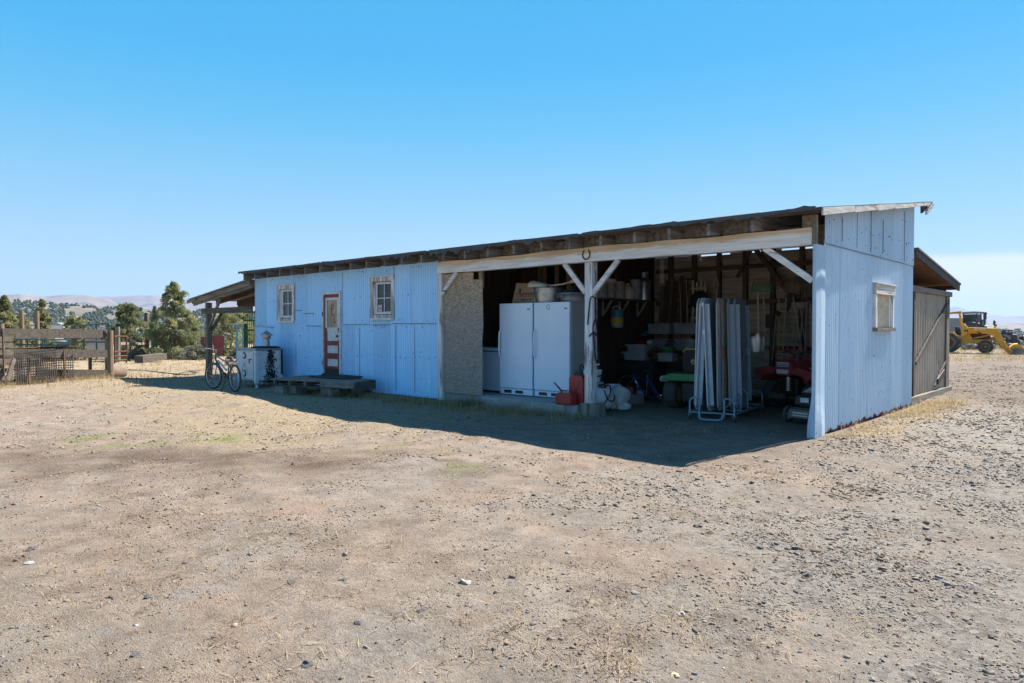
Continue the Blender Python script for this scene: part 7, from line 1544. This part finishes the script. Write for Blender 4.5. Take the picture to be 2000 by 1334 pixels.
cp = np.array(cl_pts); cs = np.exp(rng.normal(-4.75, .5, len(cp))); cs = np.clip(cs, .004, .026); S = cs[:, None] * np.stack([rng.uniform(.9, 1.7, len(cp)), rng.uniform(.6, 1.1, len(cp)), rng.uniform(.35, .75, len(cp))], -1)
tn = rng.random(len(cp)) * .55; tag(scatter_blobs('dirt_clods', np.stack([cp[:, 0], cp[:, 1], gz(cp[:, 0], cp[:, 1]) + S[:, 2] * .2], -1), S, 'clod', np.stack([tn, tn * 0, tn, tn * 0 + 1], -1), .6), 'heaped dark dirt clods near the right corner and in the gravel', 'dirt clods', None, 'stuff')
def blades(name, x, y, z, L, az, el, wd, m, tone, curve=.3):
    n = len(x); dx, dy = np.cos(az) * np.cos(el), np.sin(az) * np.cos(el); dz = np.sin(el); px, py = -np.sin(az), np.cos(az)
    P = np.stack([x, y, z], -1); D_ = np.stack([dx, dy, dz], -1); Sd = np.stack([px, py, px * 0], -1) * wd[:, None]
    mid = P + D_ * (L * .55)[:, None]; tip = P + D_ * L[:, None] + np.stack([dx * 0, dy * 0, -L * curve * np.cos(el)], -1) + np.stack([dx, dy, dx * 0], -1) * (L * curve * .5)[:, None]
    V = np.stack([P - Sd, P + Sd, mid + Sd * .8, mid - Sd * .8, tip + Sd * .25, tip - Sd * .25], 1).reshape(-1, 3)
    o = (np.arange(n) * 6)[:, None]; F = np.concatenate([o + np.array([[0, 1, 2, 3]]), o + np.array([[3, 2, 4, 5]])]); return np_mesh(name, V, F, m, np.repeat(tone, 6, axis=0))
# flat-lying straw and twigs
x, y, d = yard_points(60000); gr, stw, mo, gn = masks(x, y); cl_ = fbm(x / .35, y / .35, 77, 3)
keep = (rng.random(len(x)) < .03 + .9 * stw * (1 - .5 * mo) + .14 * (cl_ > .62) * (1 - .6 * gr)) & ~((x > -15.3) & (x < .1) & (y > .1) & (y < 5.3)); x, y, d, stw = x[keep], y[keep], d[keep], stw[keep]; n = len(x)
L = rng.uniform(.03, .16, n) * np.clip(d / 8, .7, 1.6); tone = np.stack([rng.random(n), (rng.random(n) < .42 - .4 * stw) * rng.uniform(.5, 1, n), np.zeros(n), np.ones(n)], -1)
tag(blades('straw_litter', x, y, gz(x, y) + .006, L, rng.random(n) * 6.283, rng.uniform(0, .25, n), .0011 + .0005 * d / 4, 'litter', tone, .15), 'flattened straw and twig litter strewn over the dirt', 'straw', None, 'stuff')
# standing tufts
def tufts(name, label, cx, cy, hgt, nb, spread, green, m='grass', el=None):
    cx, cy = np.asarray(cx), np.asarray(cy); n = len(cx) * nb; i = np.repeat(np.arange(len(cx)), nb)
    x = cx[i] + rng.normal(size=n) * spread; y = cy[i] + rng.normal(size=n) * spread; hh = np.asarray(hgt)[i] * rng.uniform(.4, 1.15, n)
    dd = np.hypot(x - CAMP[0], y - CAMP[1]); tone = np.stack([rng.random(n), (rng.random(n) < np.asarray(green)[i]) * rng.uniform(.5, 1, n), np.zeros(n), np.ones(n)], -1)
    tag(blades(name, x, y, gz(x, y) - .005, hh, rng.random(n) * 6.283, rng.uniform(.6, 1.5, n) if el is None else rng.uniform(el[0], el[1], n), .0015 + .0004 * dd / 3, m, tone, .35), label, 'grass', None, 'stuff')
k = 420; cx = rng.uniform(-11.5, -3.4, k); cy = -.25 - np.abs(rng.normal(size=k)) * .42; tufts('dry_grass', 'dry pale grass along the foot of the front wall', cx, cy, rng.uniform(.05, .18, k), 22, .06, np.full(k, .22))
k = 10; tufts('dry_grass', 'dark green weed clump at the foot of the OSB panel', rng.uniform(-6.55, -5.95, k), rng.uniform(-.55, -.2, k), rng.uniform(.16, .34, k), 60, .07, np.full(k, .95))
k = 300; cy = rng.uniform(.2, 6.4, k); cx = .12 + np.abs(rng.normal(size=k)) * .30; q_ = fbm(cx / .4, cy / .4, 61, 2) > .46; cx, cy = cx[q_], cy[q_]; k = len(cx); tufts('dry_grass', 'golden dry grass along the side wall of the shed', cx, cy, rng.uniform(.03, .13, k) * (1 + .6 * (cy > 3)), 22, .08, np.full(k, .02), 'grass', (.1, 1.2))
k = 300; t_ = rng.random(k); cx = fl[0] + (fr_[0] - fl[0]) * t_ + rng.normal(size=k) * .3; cy = fl[1] + (fr_[1] - fl[1]) * t_ - .2 + rng.normal(size=k) * .3; tufts('dry_grass', 'golden dry grass below the board fence', cx, cy, rng.uniform(.08, .26, k), 20, .09, np.full(k, .05))
x, y, d = yard_points(5200); gr, stw, mo, gn = masks(x, y); cl_ = fbm(x / .5, y / .5, 91, 3)
kp = ((gn > .3) | (rng.random(len(x)) < .35 * stw) | ((cl_ > .60) & (rng.random(len(x)) < .35))) & ~in_shed(x, y, .1) & (d > 3.3); tufts('yard_grass', 'sparse low grass and weed tufts scattered over the yard', x[kp], y[kp], np.where(gn[kp] > .3, .07, .05) * rng.uniform(.5, 1.2, kp.sum()), 14, .045, np.where(gn[kp] > .3, .8, .12), 'grass', (.1, 1.1))
k = 700; uu = rng.uniform(-20, 520, k); dd = rng.uniform(17, 46, k); q = CAMP[:2] + (fh[:2] * dd[:, None] + rt[:2] * ((uu - 1000) / FPX * dd)[:, None]); kp = ~in_shed(q[:, 0], q[:, 1], .3)
tufts('far_dry_grass', 'dry bunch grass on the ground around the corral', q[kp, 0], q[kp, 1], rng.uniform(.08, .25, k)[kp], 16, .12, np.full(kp.sum(), .1))
k = 500; uu = rng.uniform(1800, 2030, k); dd = rng.uniform(30, 58, k); q = CAMP[:2] + (fh[:2] * dd[:, None] + rt[:2] * ((uu - 1000) / FPX * dd)[:, None])
tufts('far_dry_grass', 'dry bunch grass around the yellow loader', q[:, 0], q[:, 1], rng.uniform(.08, .28, k), 16, .15, np.full(k, .05))
# reddish dry weeds in the foreground
wx, wy = zip(*[tuple(onz(u, v, 0)[:2]) for u, v in ((790, 1218), (1200, 1320), (1230, 1310), (1330, 1215), (500, 1060), (585, 1055), (350, 1010), (270, 1010), (760, 1075), (1220, 1250), (860, 990), (1330, 1010), (1150, 1190), (1450, 985))])
k = len(wx); tufts('dry_weeds', 'brown brittle weeds lying in the foreground dirt', wx, wy, np.full(k, .10), 50, .06, np.full(k, .75), 'litter', (.05, .7))
k = 150; x, y, d = yard_points(2600); cl_ = fbm(x / .8, y / .8, 131, 3); kp = (cl_ > .5) & (d < 11) & (d > 3) & ~in_shed(x, y, .6) & (rng.random(len(x)) < .45); tufts('twig_clumps', 'small clumps of brown broken twigs and dead weed over the dirt', x[kp], y[kp], rng.uniform(.04, .11, kp.sum()), 20, .04, np.full(kp.sum(), .92), 'litter', (.0, .55))
# spider-thin straw in the shade by the post
k = 26; tufts('dry_grass', 'pale straw wisps in the shade before the open bay', rng.uniform(-4.6, -1.0, k), rng.uniform(-1.5, -.3, k), rng.uniform(.05, .12, k), 16, .07, np.full(k, .0))

# ------------------------------------------------------------------ the air between here and the far hills
hz = MB(); hz.box((-19000, -1200, -120), (9000, 19000, 620)); hm = bpy.data.materials.new('haze_air'); hm.use_nodes = True; hn = hm.node_tree.nodes; hn.clear()
vo_ = hn.new('ShaderNodeVolumePrincipled'); vo_.inputs['Color'].default_value = (.42, .60, .90, 1); vo_.inputs['Density'].default_value = .00006; vo_.inputs['Anisotropy'].default_value = 0.1
ho = hn.new('ShaderNodeOutputMaterial'); hm.node_tree.links.new(vo_.outputs[0], ho.inputs['Volume'])
tag(part('haze', hz, hm), 'thin blue haze over the valley and far hills', 'haze', None, 'stuff')
